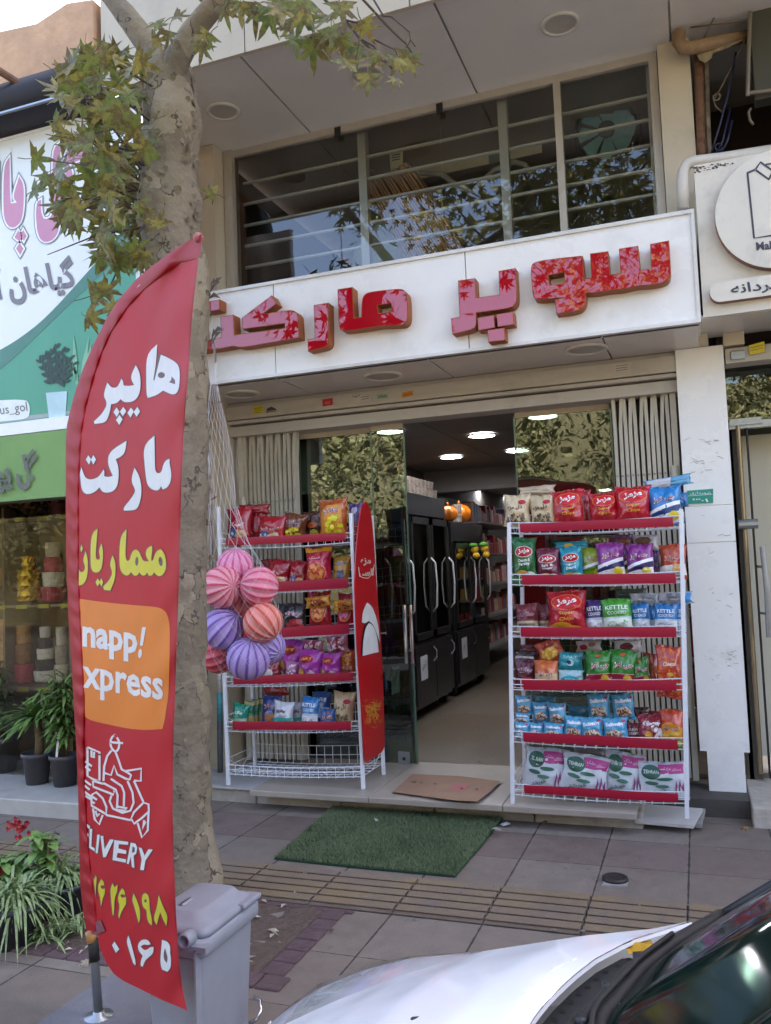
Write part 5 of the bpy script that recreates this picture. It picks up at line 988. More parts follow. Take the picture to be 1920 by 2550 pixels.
gr = [('band', -.92, -.4, 'e3ddd8', .12), ('band', -.72, -.42, '9c1c3c', .12), ('oval', .5, -.6, .3, .26, 'd0a93a'), ('oval', 0, .72, .18, .1, 'c0562e'), ('text', 'چی توز', .1, .12, 1.5, .42, 'efeaea', .05, .07), ('text', 'چی توز', .1, .12, 1.45, .38, '8b1c34', .05, .02)]
rb(zr2, (738, 187, 932, 405), 'green chip bag with white foot, largest on the fourth shelf', '2c7d24', gr, Y=4.9)
rb(zr2, (690, 205, 760, 400), 'green bag edge half hidden left of the largest green bag', '246a20', (), Y=5.0)
rb(zr2, (915, 182, 1120, 408), 'green chip bag leaning right of the largest green bag', '2c7d24', gr, tilt=5, Y=4.91)
rb(zr2, (1088, 236, 1225, 408), 'smallest green chip bag, right of the other two', '2a7822', gr, tilt=-3, Y=4.93)
rb(zr2, (665, 108, 855, 192), 'silver and red bag lying above the green bags, left', 'b4aaa6', [('oval', -.4, -.2, .35, .5, '8e2430'), ('oval', .3, .2, .3, .4, '7b5240')], thick=.8, fill=0, Y=5.02)
rb(zr2, (955, 104, 1165, 205), 'silver and maroon bag lying above the green bags, right', 'b9b1ae', [('oval', -.1, 0, .5, .55, '5f2f2c')], thick=.8, fill=0, Y=5.02)
rb(zr2, (1180, 205, 1300, 405), 'deep orange bag in the shade beside the speckled bag', '8d3718', [('blobs', (-.8, .8, -.8, .8), .1, 24, 'b85a24', 8)], Y=5.05)
rb(zr2, (1285, 150, 1472, 545), 'tall red orange bag with round orange specks beside the right post', 'b5321c', [('blobs', (-.85, .85, -.85, .85), .12, 60, 'd9742a', 9), ('text', 'Cheetoz', 0, .3, 1.1, .16, 'ecd2b0', .05, .03), ('oval', 0, -.1, .25, .08, 'd9a84a')], Y=4.86, fill=0)
lb = '4f9fc4'; k = 0
for a, lab, yy in (((200, 530, 330, 668), 'light blue cereal pack at the top left of the fifth shelf', 5.0), ((330, 582, 455, 722), 'light blue cereal pack second from left in the upper pile', 4.98), ((448, 590, 592, 745), 'light blue cereal pack leaning at the right of the upper pile', 4.95), ((188, 665, 310, 735), 'light blue cereal pack lying under the top left one', 4.94), ((188, 735, 305, 812), 'light blue cereal pack at the bottom left beside the post', 4.9), ((300, 740, 412, 812), 'light blue cereal pack second from left in the bottom row', 4.9), ((408, 742, 565, 820), 'light blue cereal pack third from left in the bottom row', 4.89), ((570, 690, 722, 825), 'light blue cereal pack left of the three front standing packs', 4.91), ((700, 700, 868, 838), 'light blue cereal pack in the middle of the three front packs', 4.9), ((868, 702, 1060, 848), 'light blue cereal pack right of the three front standing packs', 4.9), ((755, 520, 925, 705), 'light blue cereal pack standing high behind, left of the pair', 5.02), ((940, 520, 1108, 705), 'light blue cereal pack standing high behind, right of the pair', 5.02), ((345, 535, 510, 600), 'teal bag lying behind the left pile of light blue packs', 5.08), ((600, 605, 770, 690), 'dark teal bag in shade behind the middle light blue packs', 5.1)):
    k += 1; rb(zr2, a, lab, lb if k < 13 else '2a6f86', cub() if k < 13 else (), Y=yy, fill=4 if a[3] < 800 else 14, tilt=((k * 37) % 9 - 4), grp='snack bags on the racks')
rb(zr2, (195, 815, 262, 875), 'light blue pack foot below the strip at the left post', '8fa9b4', cub()[1:4], Y=4.86, fill=0)
rb(zr2, (1145, 682, 1335, 862), 'crimson snack bag with white word beside the orange bag', '861a2a', [('text', 'چرخه', .05, .4, 1.45, .45, 'ece6e4', .05, .08), ('oval', -.2, -.3, .3, .25, 'd09a3a'), ('blobs', (.1, .8, -.8, .1), .16, 10, 'd6c9c4', 2)], Y=4.9)
rb(zr2, (1055, 742, 1165, 855), 'crimson snack bag half behind the word printed one', '7a1c28', [('text', 'CURRY', .0, .35, 1.5, .25, 'e2d0c8', 0, .05), ('text', 'CRAFT', 0, .0, 1.5, .25, 'e2d0c8', 0, .05)], Y=4.95)
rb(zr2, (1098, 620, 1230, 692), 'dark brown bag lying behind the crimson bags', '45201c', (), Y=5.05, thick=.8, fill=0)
rb(zr2, (1310, 640, 1482, 865), 'large orange and yellow snack bag at the right end of the fifth shelf', 'bd4118', [('poly', [(-.95, -.9), (-.9, .1), (-.3, .3), (.4, .25), (.95, .0), (.95, -.9)], 'd9912a'), ('blobs', (-.8, .8, -.85, -.3), .16, 20, 'e8b84a', 3), ('text', 'چی توز', 0, -.05, 1.5, .34, 'f2e4d4', .05, .07), ('text', 'چی توز', 0, -.05, 1.45, .3, '8e1c34', .05, .02)], Y=4.9)
rb(zr2, (1240, 650, 1400, 760), 'red bag tucked behind the large orange and yellow bag', '8a1b28', (), Y=5.05, fill=0)
rb(zr2, (1435, 870, 1480, 950), 'green and yellow bag foot under the fifth shelf by the right post', '4f7d34', [('oval', 0, .2, .6, .5, 'd0b83a')], Y=4.86, fill=0)
rb(zr2, (265, 935, 590, 1215), 'grey pickled vegetable bag at the left end of the bottom shelf', 'abb0b6', teh(), tilt=4, thick=.34, rough=.35)
rb(zr2, (552, 985, 905, 1240), 'grey pickled vegetable bag second from left, tilted', 'adb2b8', teh(), tilt=9, thick=.34, rough=.35, Y=4.9)
rb(zr2, (880, 968, 1178, 1250), 'grey pickled vegetable bag third from left on the bottom shelf', 'a6abb1', teh(), tilt=2, thick=.34, rough=.35)
rb(zr2, (1145, 1040, 1500, 1275), 'grey pickled vegetable bag at the right end of the bottom shelf', 'abb0b6', teh(), tilt=-3, thick=.34, rough=.35, Y=4.9)
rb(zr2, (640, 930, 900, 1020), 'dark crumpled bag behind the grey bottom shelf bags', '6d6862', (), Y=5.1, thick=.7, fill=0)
# left rack
def lb_(f, a, label, col, art=(), Y=None, **k): bag(sq(f, a), Y or YL, 'snack_bag', label, col, art, **k)
chz = [('text', 'چی توز', 0, -.05, 1.4, .3, 'ecd8d8', .1, .06), ('text', 'چی توز', 0, -.05, 1.35, .26, '8c1228', .1, .01), ('oval', -.3, -.55, .4, .3, '3d5f96'), ('oval', .35, -.6, .4, .28, 'cf9a6a'), ('blobs', (-.7, .7, -.85, -.35), .1, 14, 'd8c4b0', 4)]
lb_(zl1, (265, 1165, 480, 1402), 'red chip bag behind the net at the left end of the top shelf', '9d1020', chz, rough=.25)
lb_(zl1, (365, 1140, 625, 1225), 'red bag lying on top of the left red chip bag', '93121f', [('ring', .1, 0, .6, .6, 'c08a6a')], Y=5.12, thick=.8, fill=0)
lb_(zl1, (430, 1210, 560, 1398), 'plain side of a red bag between the two red chip bags', '8e0f1e', (), Y=5.1)
lb_(zl1, (508, 1230, 762, 1398), 'red chip bag tilted in the middle left of the left rack top shelf', 'a2101f', chz, tilt=6, Y=5.0, rough=.25)
lb_(zl1, (712, 1210, 920, 1385), 'bronze and yellow puff bag tilted beside the red chip bag', '6f3a1c', chk('e0c9d0', None, 'd0c028'), tilt=8, rough=.25)
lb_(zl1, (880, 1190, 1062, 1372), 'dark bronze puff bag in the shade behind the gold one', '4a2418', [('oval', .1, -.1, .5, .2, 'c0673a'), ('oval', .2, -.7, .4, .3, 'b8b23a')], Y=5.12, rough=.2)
lb_(zl1, (1005, 1095, 1240, 1362), 'tall shiny orange gold puff bag at the right of the left rack', 'a8501c', [('poly', [(-.8, -.9), (-.85, .3), (-.3, .65), (.7, .6), (.85, -.9)], 'c9862c'), ('text', 'چاکلز', 0, .3, 1.2, .34, 'e8dcea', .1, .06), ('text', 'چاکلز', 0, .3, 1.15, .3, '5a2a6a', .1, .01), ('blobs', (-.6, .7, -.85, 0), .17, 14, 'd3cf2c', 3)], tilt=-3, Y=4.96, rough=.2)
lb_(zl1, (1238, 1130, 1350, 1392), 'purple and orange bag standing beyond the left rack right post', '4a2b70', [('oval', .2, -.5, .7, .4, 'b5562a'), ('oval', 0, .6, .5, .2, 'b9b0bf')], Y=5.16)
lb_(zl1, (588, 1580, 790, 1745), 'red chip bag next to the pink ball, second shelf', '9a0f20', chz, rough=.25)
lb_(zl1, (540, 1575, 700, 1700), 'dark red bag behind the pink ball on the second shelf', '7c0d1c', (), Y=5.15)
lb_(zl1, (765, 1590, 922, 1752), 'red chip bag left of the big snack ring bag', '9d1020', chz, tilt=3, rough=.25)
ring_ = [('band', .72, .95, 'd59a1e'), ('oval', 0, -.35, .72, .48, 'b83a2e'), ('ring', 0, -.35, .76, .5, 'e07a5a'), ('blobs', (-.5, .5, -.7, 0), .15, 26, 'd98a4a', 5), ('text', 'اسنک', -.1, .42, .9, .16, 'e8b0b8', 0)]
lb_(zl1, (898, 1480, 1116, 1745), 'big crimson bag with yellow top and round snack picture', 'ae1238', ring_, Y=4.98, rough=.25)
lb_(zl1, (1112, 1555, 1262, 1732), 'gold puff bag with white word beside the right post', 'b98c34', [('text', 'چاکلز', 0, .45, 1.4, .34, 'efe8ea', .08, .08), ('text', 'چاکلز', 0, .45, 1.35, .3, '3a2a4a', .08, .02), ('oval', .1, -.35, .42, .5, '5d6a86'), ('oval', .1, .1, .3, .18, 'c9a060')])
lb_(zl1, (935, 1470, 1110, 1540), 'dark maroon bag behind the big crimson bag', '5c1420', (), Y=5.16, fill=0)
lb_(zl2, (715, 330, 912, 508), 'black puff bag with white word on the third shelf', '1d191d', [('text', 'چاکلز', 0, .2, 1.4, .5, 'e2dde0', .05, .1), ('text', 'چاکلز', 0, .2, 1.35, .45, '8a2030', .05, .03), ('blobs', (-.7, .8, -.9, -.3), .2, 16, 'b0343a', 3)])
lb_(zl2, (660, 330, 770, 512), 'black and silver bag half behind the orange ball', '2a282e', [('band', -.9, -.1, '8a8f98'), ('blobs', (-.6, .6, -.8, 0), .12, 8, 'b8bec8', 3)], Y=5.08)
rr2 = [('oval', 0, -.05, .68, .5, 'b8452e'), ('ring', 0, -.05, .72, .52, 'e08a4a'), ('blobs', (-.5, .5, -.4, .3), .16, 26, 'dc9a5a', 5)]
lb_(zl2, (918, 235, 1112, 500), 'red snack ring bag under the left yellow pillow pack', 'a01222', rr2, rough=.25)
lb_(zl2, (885, 272, 1112, 358), 'yellow pillow pack lying across the left red snack ring bag', 'c98a1a', [('text', 'مینو', 0, .3, .9, .5, 'b01a24', 0, .06), ('blobs', (-.7, .7, -.7, 0), .08, 16, '7a2a1a', 3)], Y=4.97, thick=.8, fill=0, tilt=-2)
lb_(zl2, (1150, 245, 1305, 492), 'red and pink snack ring bag under the right yellow pack', 'a01228', rr2[:2] + [('blobs', (-.5, .5, -.4, .3), .16, 26, 'd07aa0', 5)], rough=.25)
lb_(zl2, (1118, 300, 1290, 388), 'yellow pillow pack lying across the right red snack ring bag', 'c98a1a', [('text', 'مینو', 0, .3, .9, .5, 'b01a24', 0, .06), ('blobs', (-.7, .7, -.7, 0), .08, 16, '7a2a1a', 3)], Y=4.97, thick=.8, fill=0, tilt=-3)
curry = [('oval', -.1, .35, .6, .28, '9c1a26'), ('text', 'Curry', -.1, .36, .95, .26, 'e0b03a', .15, .04), ('oval', -.5, -.6, .22, .28, 'c9a03a'), ('oval', .35, -.6, .35, .2, 'd8c9d4'), ('blobs', (-.1, .7, -.85, -.3), .08, 9, '9a4a92', 4)]
mg = 'a5359a'
lb_(zl2, (690, 610, 908, 842), 'magenta curry snack bag standing high beside the purple ball', mg, curry, tilt=8, Y=5.08)
lb_(zl2, (835, 700, 1038, 882), 'magenta curry snack bag at front centre of the fourth shelf', mg, curry, tilt=2, Y=4.97)
lb_(zl2, (1018, 725, 1192, 878), 'magenta curry snack bag at front, beside the fries bag', mg, curry, tilt=3, Y=4.97)
lb_(zl2, (1168, 700, 1300, 872), 'orange fries snack bag behind the left rack right post', 'b8521e', [('blobs', (-.7, .7, -.1, .7), .13, 26, 'd8a24a', 3), ('text', 'چی توز', 0, -.3, 1.5, .4, 'ecd8dc', .08, .07), ('text', 'چی توز', 0, -.3, 1.45, .36, '8a1440', .08, .02)])
lb_(zl2, (735, 790, 850, 880), 'pink and white sweet pack between the magenta bags', 'b06a92', [('blobs', (-.7, .7, -.7, .6), .14, 16, 'e0cdd8', 3)], Y=4.99)
lb_(zl2, (560, 790, 712, 886), 'red snack bag with white patch beside the lowest purple ball', '8f1a24', [('oval', -.3, -.3, .55, .5, 'd9d2d0')], tilt=-6)
lb_(zl2, (878, 622, 1052, 705), 'pink sweet bag lying above the middle magenta bags, left', 'b86a86', [('blobs', (-.8, .8, -.7, .7), .13, 34, '8a2a46', 3), ('blobs', (-.8, .8, -.7, .7), .12, 26, 'e6ccd4', 4)], thick=.8, fill=0, Y=5.05, rough=.2)
lb_(zl2, (1058, 582, 1255, 725), 'pink sweet bag lying above the magenta bags, right', 'bd7a92', [('blobs', (-.8, .8, -.7, .7), .13, 34, '8a2a46', 3), ('blobs', (-.8, .8, -.7, .7), .12, 26, 'e6ccd4', 4)], thick=.7, fill=0, Y=5.03, tilt=-8, rough=.2)
tq = [('band', -.92, -.35, 'b9c4a8', .2), ('text', 'چاکلز', -.05, .2, 1.3, .34, 'e2f0ea', .1, .06), ('oval', .2, -.65, .5, .2, 'd09a3a')]
lb_(zl2, (305, 1128, 448, 1268), 'turquoise green puff bag at the left end of the lowest filled shelf', '1f9077', tq, tilt=5)
for q, (a, lab) in enumerate((((410, 1105, 500, 1262), 'green and gold puff bag, first of the narrow row'), ((460, 1095, 530, 1260), 'green and gold puff bag, second of the narrow row'), ((508, 1088, 570, 1258), 'green and gold puff bag, third of the narrow row'))): lb_(zl2, a, lab, '23735a', [('band', -.92, -.25, 'a8905a', .1), ('band', .6, .92, 'b0a06a')], Y=5.07 + q * .03)
lb_(zl2, (545, 1065, 712, 1268), 'navy chip bag with red word beside the silver bag', '1f2f72', [('text', 'چی توز', .1, .35, 1.4, .34, 'efdfe0', .12, .07), ('text', 'چی توز', .1, .35, 1.35, .3, 'a01c34', .12, .02), ('oval', .1, -.35, .55, .4, 'b8783e'), ('blobs', (-.6, .6, -.8, 0), .12, 14, '3a6fb0', 3)], tilt=7)
slv = [('band', -.92, -.3, '3aa095', .1), ('text', 'چاکلز', 0, .25, 1.1, .3, '3a2a34', .0, .05), ('text', 'SALT', 0, -.62, 1.1, .22, 'bfe6e0', 0, .02)]
lb_(zl2, (638, 1112, 812, 1268), 'silver and mint puff bag in front on the lowest filled shelf', 'c3c6cc', slv, Y=4.97)
lb_(zl2, (795, 1122, 885, 1264), 'silver and mint puff bag half behind the front one', 'b9bcc4', slv, Y=5.05)
lb_(zl2, (862, 1075, 1015, 1268), 'bright blue kettle chip bag beside the navy one', '1c6fae', kettle(0), tilt=4, Y=4.97)
lb_(zl2, (942, 1035, 1105, 1205), 'navy blue kettle chip bag standing high behind', '1c4f96', kettle(0), Y=5.1)
lb_(zl2, (1015, 1170, 1142, 1264), 'small blue and red mixed snack bag beside the beige bag', '2a5a92', [('text', 'چی توز', 0, .1, 1.4, .5, 'f0dcdc', .15, .09), ('text', 'چی توز', 0, .1, 1.35, .45, 'a02434', .15, .02), ('blobs', (-.7, .7, -.8, .8), .1, 14, 'c0583a', 3)], Y=4.97)
lb_(zl2, (1112, 1035, 1298, 1264), 'beige chip bag beside the left rack right post, lowest filled shelf', 'c9b48e', dm(), tilt=3, rough=.55)
lb_(zl2, (545, 955, 775, 1080), 'red and brown bag hanging over the navy chip bag', '8f1c20', [('ring', .1, -.2, .6, .5, 'b8683a'), ('oval', -.1, -.5, .5, .3, '6f3420')], Y=5.14, fill=0, tilt=-8)
# ---------------------------------------------------------------- red standee on the left rack's side
def PX(px, py, X): d = ray(px, py); return V((0, 0, H)) + d * (X / d.x)
ST = thing('snack_standee', 'tall narrow red display board with rounded tip fixed to the left rack side', 'display board', (-1.99, 5.1, .3))
XS = P(905, 1965, 4.9).x + .035
so_ = [zl1(*q) for q in ((1380, 1118), (1352, 1150), (1335, 1230), (1312, 1420), (1298, 1640), (1295, 1760))] + [zl2(*q) for q in ((1300, 330), (1318, 760), (1345, 1100), (1383, 1600), (1455, 1555), (1530, 1500), (1532, 1380), (1522, 1050), (1508, 700), (1480, 330))] + [zl1(*q) for q in ((1465, 1760), (1452, 1500), (1435, 1300), (1420, 1190), (1400, 1135))]
sf = lambda o: (lambda px, py: PX(px, py, XS) + V((o, 0, 0)))
b = MB(); b.prism([C(so_, 70, 1)], sf(0), sf(-.008)); b.build('board', M('standee_red', 'ad0d18', .3, 0, .05, 3, coat=.3), ST)
b = MB(); b.flat([[C([zl2(*q) for q in ((1342, 752), (1345, 620), (1365, 500), (1400, 460), (1440, 480), (1475, 560), (1490, 712))], 60)]], sf(.002)); b.build('black_arch', M('standee_black', '17161a', .4), ST)
b = MB(); b.flat([[C([zl2(*q) for q in ((1345, 480), (1350, 400), (1385, 322), (1420, 345), (1455, 420), (1478, 520), (1488, 640), (1440, 500), (1400, 468), (1370, 490))], 60)], [C([zl2(*q) for q in ((1350, 748), (1356, 620), (1375, 520), (1402, 485), (1435, 505), (1465, 580), (1480, 716))], 60)]], sf(.004)); b.build('white_arch', M('standee_white', 'd8d6d2', .4), ST)
b = MB(); b.text('السی', sf(.0045), *zl1(1380, 1690), w=36, h=-24, bold=.04); b.text('مزه', sf(.0045), *zl1(1375, 1600), w=26, h=-20, bold=.03); b.flat([[stroke([zl1(*q) for q in ((1320, 1640), (1325, 1700), (1350, 1725), (1395, 1730), (1435, 1690), (1445, 1620))], 2)]], sf(.003)); b.build('white_lettering', M('standee_ink', 'd8b9a8', .4), ST)
b = MB(); r2 = random.Random(8)
for k in range(90):
    x, y = zl2(1430 + r2.gauss(0, 30), 1200 + r2.gauss(-10, 50)); a = r2.uniform(0, 3.1); q = 2.5 + 5 * r2.random(); b.flat([[stroke([(x - q * math.cos(a), y - q * math.sin(a)), (x + q * .3, y + .8), (x + q * math.cos(a), y + q * math.sin(a))], 1.3)]], sf(.002 + .00003 * k))
b.build('printed_noodles', M('noodle_print', 'c9872c', .5, 0, .35, 60), ST)
# ---------------------------------------------------------------- net of balls
def ballmat(c1, c2):
    nm = 'ball_' + c1
    if nm in MC: return MC[nm]
    m = M(nm, c1, .45, 0, .05, 6, spec=.4); n = m.node_tree; L = n.links.new; p = n.nodes['Principled BSDF']; src = p.inputs['Base Color'].links[0].from_socket
    tc = n.nodes.new('ShaderNodeTexCoord'); sp = n.nodes.new('ShaderNodeSeparateXYZ'); L(tc.outputs['Object'], sp.inputs[0])
    at = nmath(n, 'ARCTAN2', sp.outputs[1], sp.outputs[0]); zz_ = nmath(n, 'MULTIPLY', sp.outputs[2], 4); s = nmath(n, 'SINE', nmath(n, 'ADD', nmath(n, 'MULTIPLY', at, 13), zz_))
    g = n.nodes.new('ShaderNodeMapRange'); g.inputs[1].default_value = .45; g.inputs[2].default_value = .85; L(s, g.inputs[0])
    mx = n.nodes.new('ShaderNodeMix'); mx.data_type = 'RGBA'; L(g.outputs[0], mx.inputs[0]); L(src, mx.inputs[6]); mx.inputs[7].default_value = lin(c2); L(mx.outputs[2], p.inputs['Base Color'])
    b = n.nodes.new('ShaderNodeBump'); b.inputs['Strength'].default_value = .5; b.inputs['Distance'].default_value = .01; L(s, b.inputs['Height']); L(b.outputs[0], p.inputs['Normal'])
    return m
YN = 4.2
for px, py, r, dy, c1, c2, rx_, rz_, lab in ((586, 1410, 43, .06, 'e08fae', 'c25080', 20, 10, 'pink striped ball at the top of the hanging net'), (553, 1463, 49, -.06, 'e2949f', 'c24458', 80, 55, 'pink ball with red stripes at the left of the net'), (646, 1460, 46, -.02, 'e48a9c', 'c84860', 75, -40, 'pink ball at the right of the net, upper half'), (600, 1512, 40, .1, 'd07a80', 'b53a48', 30, 20, 'salmon pink ball behind the middle of the net'), (655, 1550, 47, -.05, 'e28e80', 'ca503c', 25, -35, 'orange red striped ball at the right of the net'), (556, 1565, 50, -.04, 'a890c6', '6f4c98', 35, 40, 'violet striped ball at the left of the net'), (545, 1632, 42, .05, 'cf5f6c', 'b02434', 60, 70, 'red striped ball lowest left in the net'), (672, 1612, 38, .07, 'aa94c8', '70509a', 40, -60, 'violet ball partly hidden lowest right in the net'), (619, 1640, 51, -.06, 'a890c6', '6c4a96', 25, 15, 'violet ball at the very bottom of the net')):
    c = P(px, py, YN + dy); R_ = r * tof(px, py, YN + dy) / F / .93; b = MB(); b.ball((0, 0, 0), (R_, R_, R_ * .96), 40)
    o = b.build('play_ball', ballmat(c1, c2), None, True); o.location = c; o.rotation_euler = (rad(rx_), rad(rz_), rad(rz_)); tag(o, lab, 'ball', 'striped balls in the hanging net')
NETM = M('white_net_cord', 'd9d4d6', .7)
LN = [(533, 900), (525, 935), (516, 1000), (512, 1060), (516, 1160), (519, 1290), (513, 1400), (502, 1440), (500, 1480), (508, 1560), (508, 1630), (540, 1680), (600, 1692)]
RN = [(540, 900), (538, 937), (550, 1000), (562, 1050), (580, 1130), (592, 1250), (628, 1340), (665, 1400), (694, 1450), (704, 1550), (702, 1620), (668, 1680), (604, 1692)]
ys_ = [900, 937, 1000, 1055, 1145, 1270, 1370, 1420, 1465, 1555, 1625, 1680, 1692]
def NP(t, a):
    f = t * (len(LN) - 1); i = min(int(f), len(LN) - 2); q = f - i
    l = V(LN[i]).lerp(V(LN[i + 1]), q); r = V(RN[i]).lerp(V(RN[i + 1]), q); m_ = (l + r) / 2; h = (r - l) / 2
    k = .9 + .1 * math.sin(a * 3 + t * 9); x = m_ + h * math.cos(a) * k; dep = h.length * tof(m_.x, m_.y, YN) / F
    return P(x.x, x.y, YN - math.sin(a) * dep * (1.0 if t > .55 else .6))
b = MB()
for s in (1, -1):
    for k in range(15):
        a0 = 2 * math.pi * k / 15; b.tube([NP(t / 60, a0 + s * t / 60 * 7.5) for t in range(61)], .0005, 3, False)
b.tube([P(536, 900, YN), P(534, 860, 3.75), P(528, 838, 3.5)], .008, 6)
tag(b.build('hanging_net', NETM), 'white mesh net full of balls hanging from the tree stub', 'net')
# ---------------------------------------------------------------- pipes by the corner
GP = thing('gas_pipe', 'thin grey gas riser pipe with brass valves between the tree trunk and left rack', 'pipe', P(530, 1640, 4.95))
gp = lambda x, y: P(x, y, 4.95)
b = MB(); b.tube([gp(516, 1000), gp(520, 1180), gp(525, 1330), gp(528, 1500), gp(530, 1660)], .013, 8); b.build('riser', M('galvanised_pipe', '8f8880', .45, .5, .2, 30), GP, True)
for y in (1185, 1222, 1262, 1300, 1385, 1430):
    b = MB(); x = 519 + (y - 1180) * .024; c = gp(x, y); b.lathe(c, [(.0, -.022), (.024, -.022), (.026, -.006), (.018, -.002), (.024, .006), (.024, .02), (0, .02)], 8); b.build('fitting', M('pipe_fitting', '8d7b62', .4, .6, .25, 30), GP)
b = MB(); b.tube([gp(523, 1245), gp(540, 1236)], .006, 6); b.build('valve_lever', M('valve_lever', '8a4a30', .5), GP)
PO = thing('painted_post', 'thin post painted white, turquoise and grey behind the left rack post', 'post', P(548, 1930, 5.22))
for y0_, y1_, c, nm in ((1640, 1725, 'cfccc6', 'white_section'), (1725, 1795, '4f9aa0', 'turquoise_section'), (1795, 1932, '55595c', 'grey_section')):
    b = MB(); b.tube([P(546 + (y0_ - 1640) * .01, y0_, 5.22), P(546 + (y1_ - 1640) * .01, y1_, 5.22)], .02, 10); b.build(nm, M('post_' + c, c, .5, 0, .25, 40), PO, True)
# ---------------------------------------------------------------- things on the step and pavement
b = MB(); mt = [G(*q, .012) for q in ((683, 2136), (1133, 2180), (1253, 2036), (832, 2006))]
MT = thing('door_mat', 'square of green artificial turf lying before the doorstep', 'mat', (mt[0] + mt[2]) / 2)
mp_ = lambda u, v: (mt[0].lerp(mt[1], u)).lerp(mt[3].lerp(mt[2], u), v)
b.prism([[(0, 0), (.5, -.008), (1, 0), (1.006, .5), (1, 1), (.5, 1.004), (0, 1), (-.006, .5)]], lambda u, v: mp_(u, v) + V((0, 0, .0)), lambda u, v: V((*mp_(u, v).xy, .004))); b.build('backing', M('turf_backing', '1f3f24', .9), MT)
b = MB(); r2 = random.Random(4)
for k in range(42000):
    u, v = r2.random(), r2.random(); p = mp_(u, v); a = r2.uniform(0, 6.28); hgt = r2.uniform(.008, .02); wv = V((math.cos(a), math.sin(a), 0)) * .0022; tip = V((r2.uniform(-.01, .01), r2.uniform(-.012, .008), hgt))
    f = b.bm.verts.new; b.bm.faces.new((f(p - wv), f(p + wv), f(p + tip)))
g = b.build('turf_pile', M('turf_blade', '5f6e50', .7, 0, .3, 3, col2='7b8664', spec=.2, dirt=.3), MT, fixn=False); g['kind'] = 'stuff'
CBX = thing('flattened_carton', 'flattened brown cardboard box with printed marks lying on the doorstep', 'cardboard', G(1110, 1960, .13))
z4m = lambda l: zz(480, 1900, 2.0317, l)
cf = lambda dz, fl=0: (lambda px, py: G(px, py, .131 + dz) + V((0, 0, .012 * max(0, noise.noise(V((px * .02, py * .05, 2)))) + fl)))
KR = M('kraft_cardboard', '8c6c55', .8, 0, .1, 8, dirt=.25, bump=.08, bs=30)
b = MB(); b.prism([z4m([(1010, 146), (1112, 55), (1352, 66), (1283, 134), (1210, 175)])], cf(.008), cf(.002)); b.build('flap', KR, CBX)
b = MB(); b.prism([z4m([(1213, 174), (1283, 134), (1352, 66), (1558, 92), (1500, 150), (1440, 197), (1330, 190)])], cf(.014), cf(.008)); b.build('panel', KR, CBX)
b = MB(); b.flat([[z4m([(1290, 135), (1330, 104), (1400, 112), (1370, 142)])]], cf(.0165), 10); b.build('pink_print', M('pink_print', 'a0605c', .8, 0, .2, 40), CBX)
b = MB()
for q in ([(1095, 95), (1135, 90), (1125, 102)], [(1145, 98), (1165, 97), (1160, 104)], [(1215, 108), (1235, 103), (1230, 112)]): b.flat([[z4m(q)]], cf(.0105), 10)
for q in ([(1345, 128), (1370, 122), (1365, 134)], [(1425, 132), (1445, 130), (1440, 139)]): b.flat([[z4m(q)]], cf(.018), 10)
b.build('printed_marks', M('brown_print', '5c3a30', .8), CBX)
b = MB(); z5b = lambda l: zz(1220, 1560, 3.085, l)
q4 = z5b([(1112, 1490), (1190, 1362), (1635, 1398), (1560, 1530)])
hb = [.05, .085, .085, .05]
pts = [G(*q, h) for q, h in zip(q4, hb)]
b.loft([[p for p in pts], [p - V((0, 0, .016)) for p in pts]]); tag(b.build('white_board', M('chipped_white_board', 'b4b0ab', .6, 0, .08, 6, dirt=.3)), 'chipped white board propped under the right rack front foot', 'board')
b = MB(); pts = [G(*q, h) for q, h in zip(z5b([(1568, 1515), (1600, 1395), (1655, 1400), (1625, 1520)]), (.035, .06, .06, .035))]; b.loft([[p for p in pts], [p - V((0, 0, .02)) for p in pts]]); tag(b.build('board_offcut', M('grey_board', '8f8b86', .7, 0, .1, 9)), 'narrow grey board offcut beside the white board', 'board')
DR = thing('floor_drain', 'square concrete plate with round dark metal cap set in the pavement', 'drain', G(1530, 2190, 0))
b = MB(); pq = [G(*q, .008) for q in ((1498, 2205), (1507, 2184), (1565, 2184), (1563, 2206))]; b.loft([pq, [p - V((0, 0, .03)) for p in pq]]); b.build('plate', M('light_concrete', '8d8984', .8, 0, .15, 20), DR)
b = MB(); c = G(1532, 2190, .008); b.lathe(c, [(.0, .0), (.06, .0), (.058, .012), (.045, .016), (.04, .010), (0, .012)], 24); b.build('cap', M('dark_iron', '3c3836', .5, .5, .2, 30), DR, True)
r2 = random.Random(9)
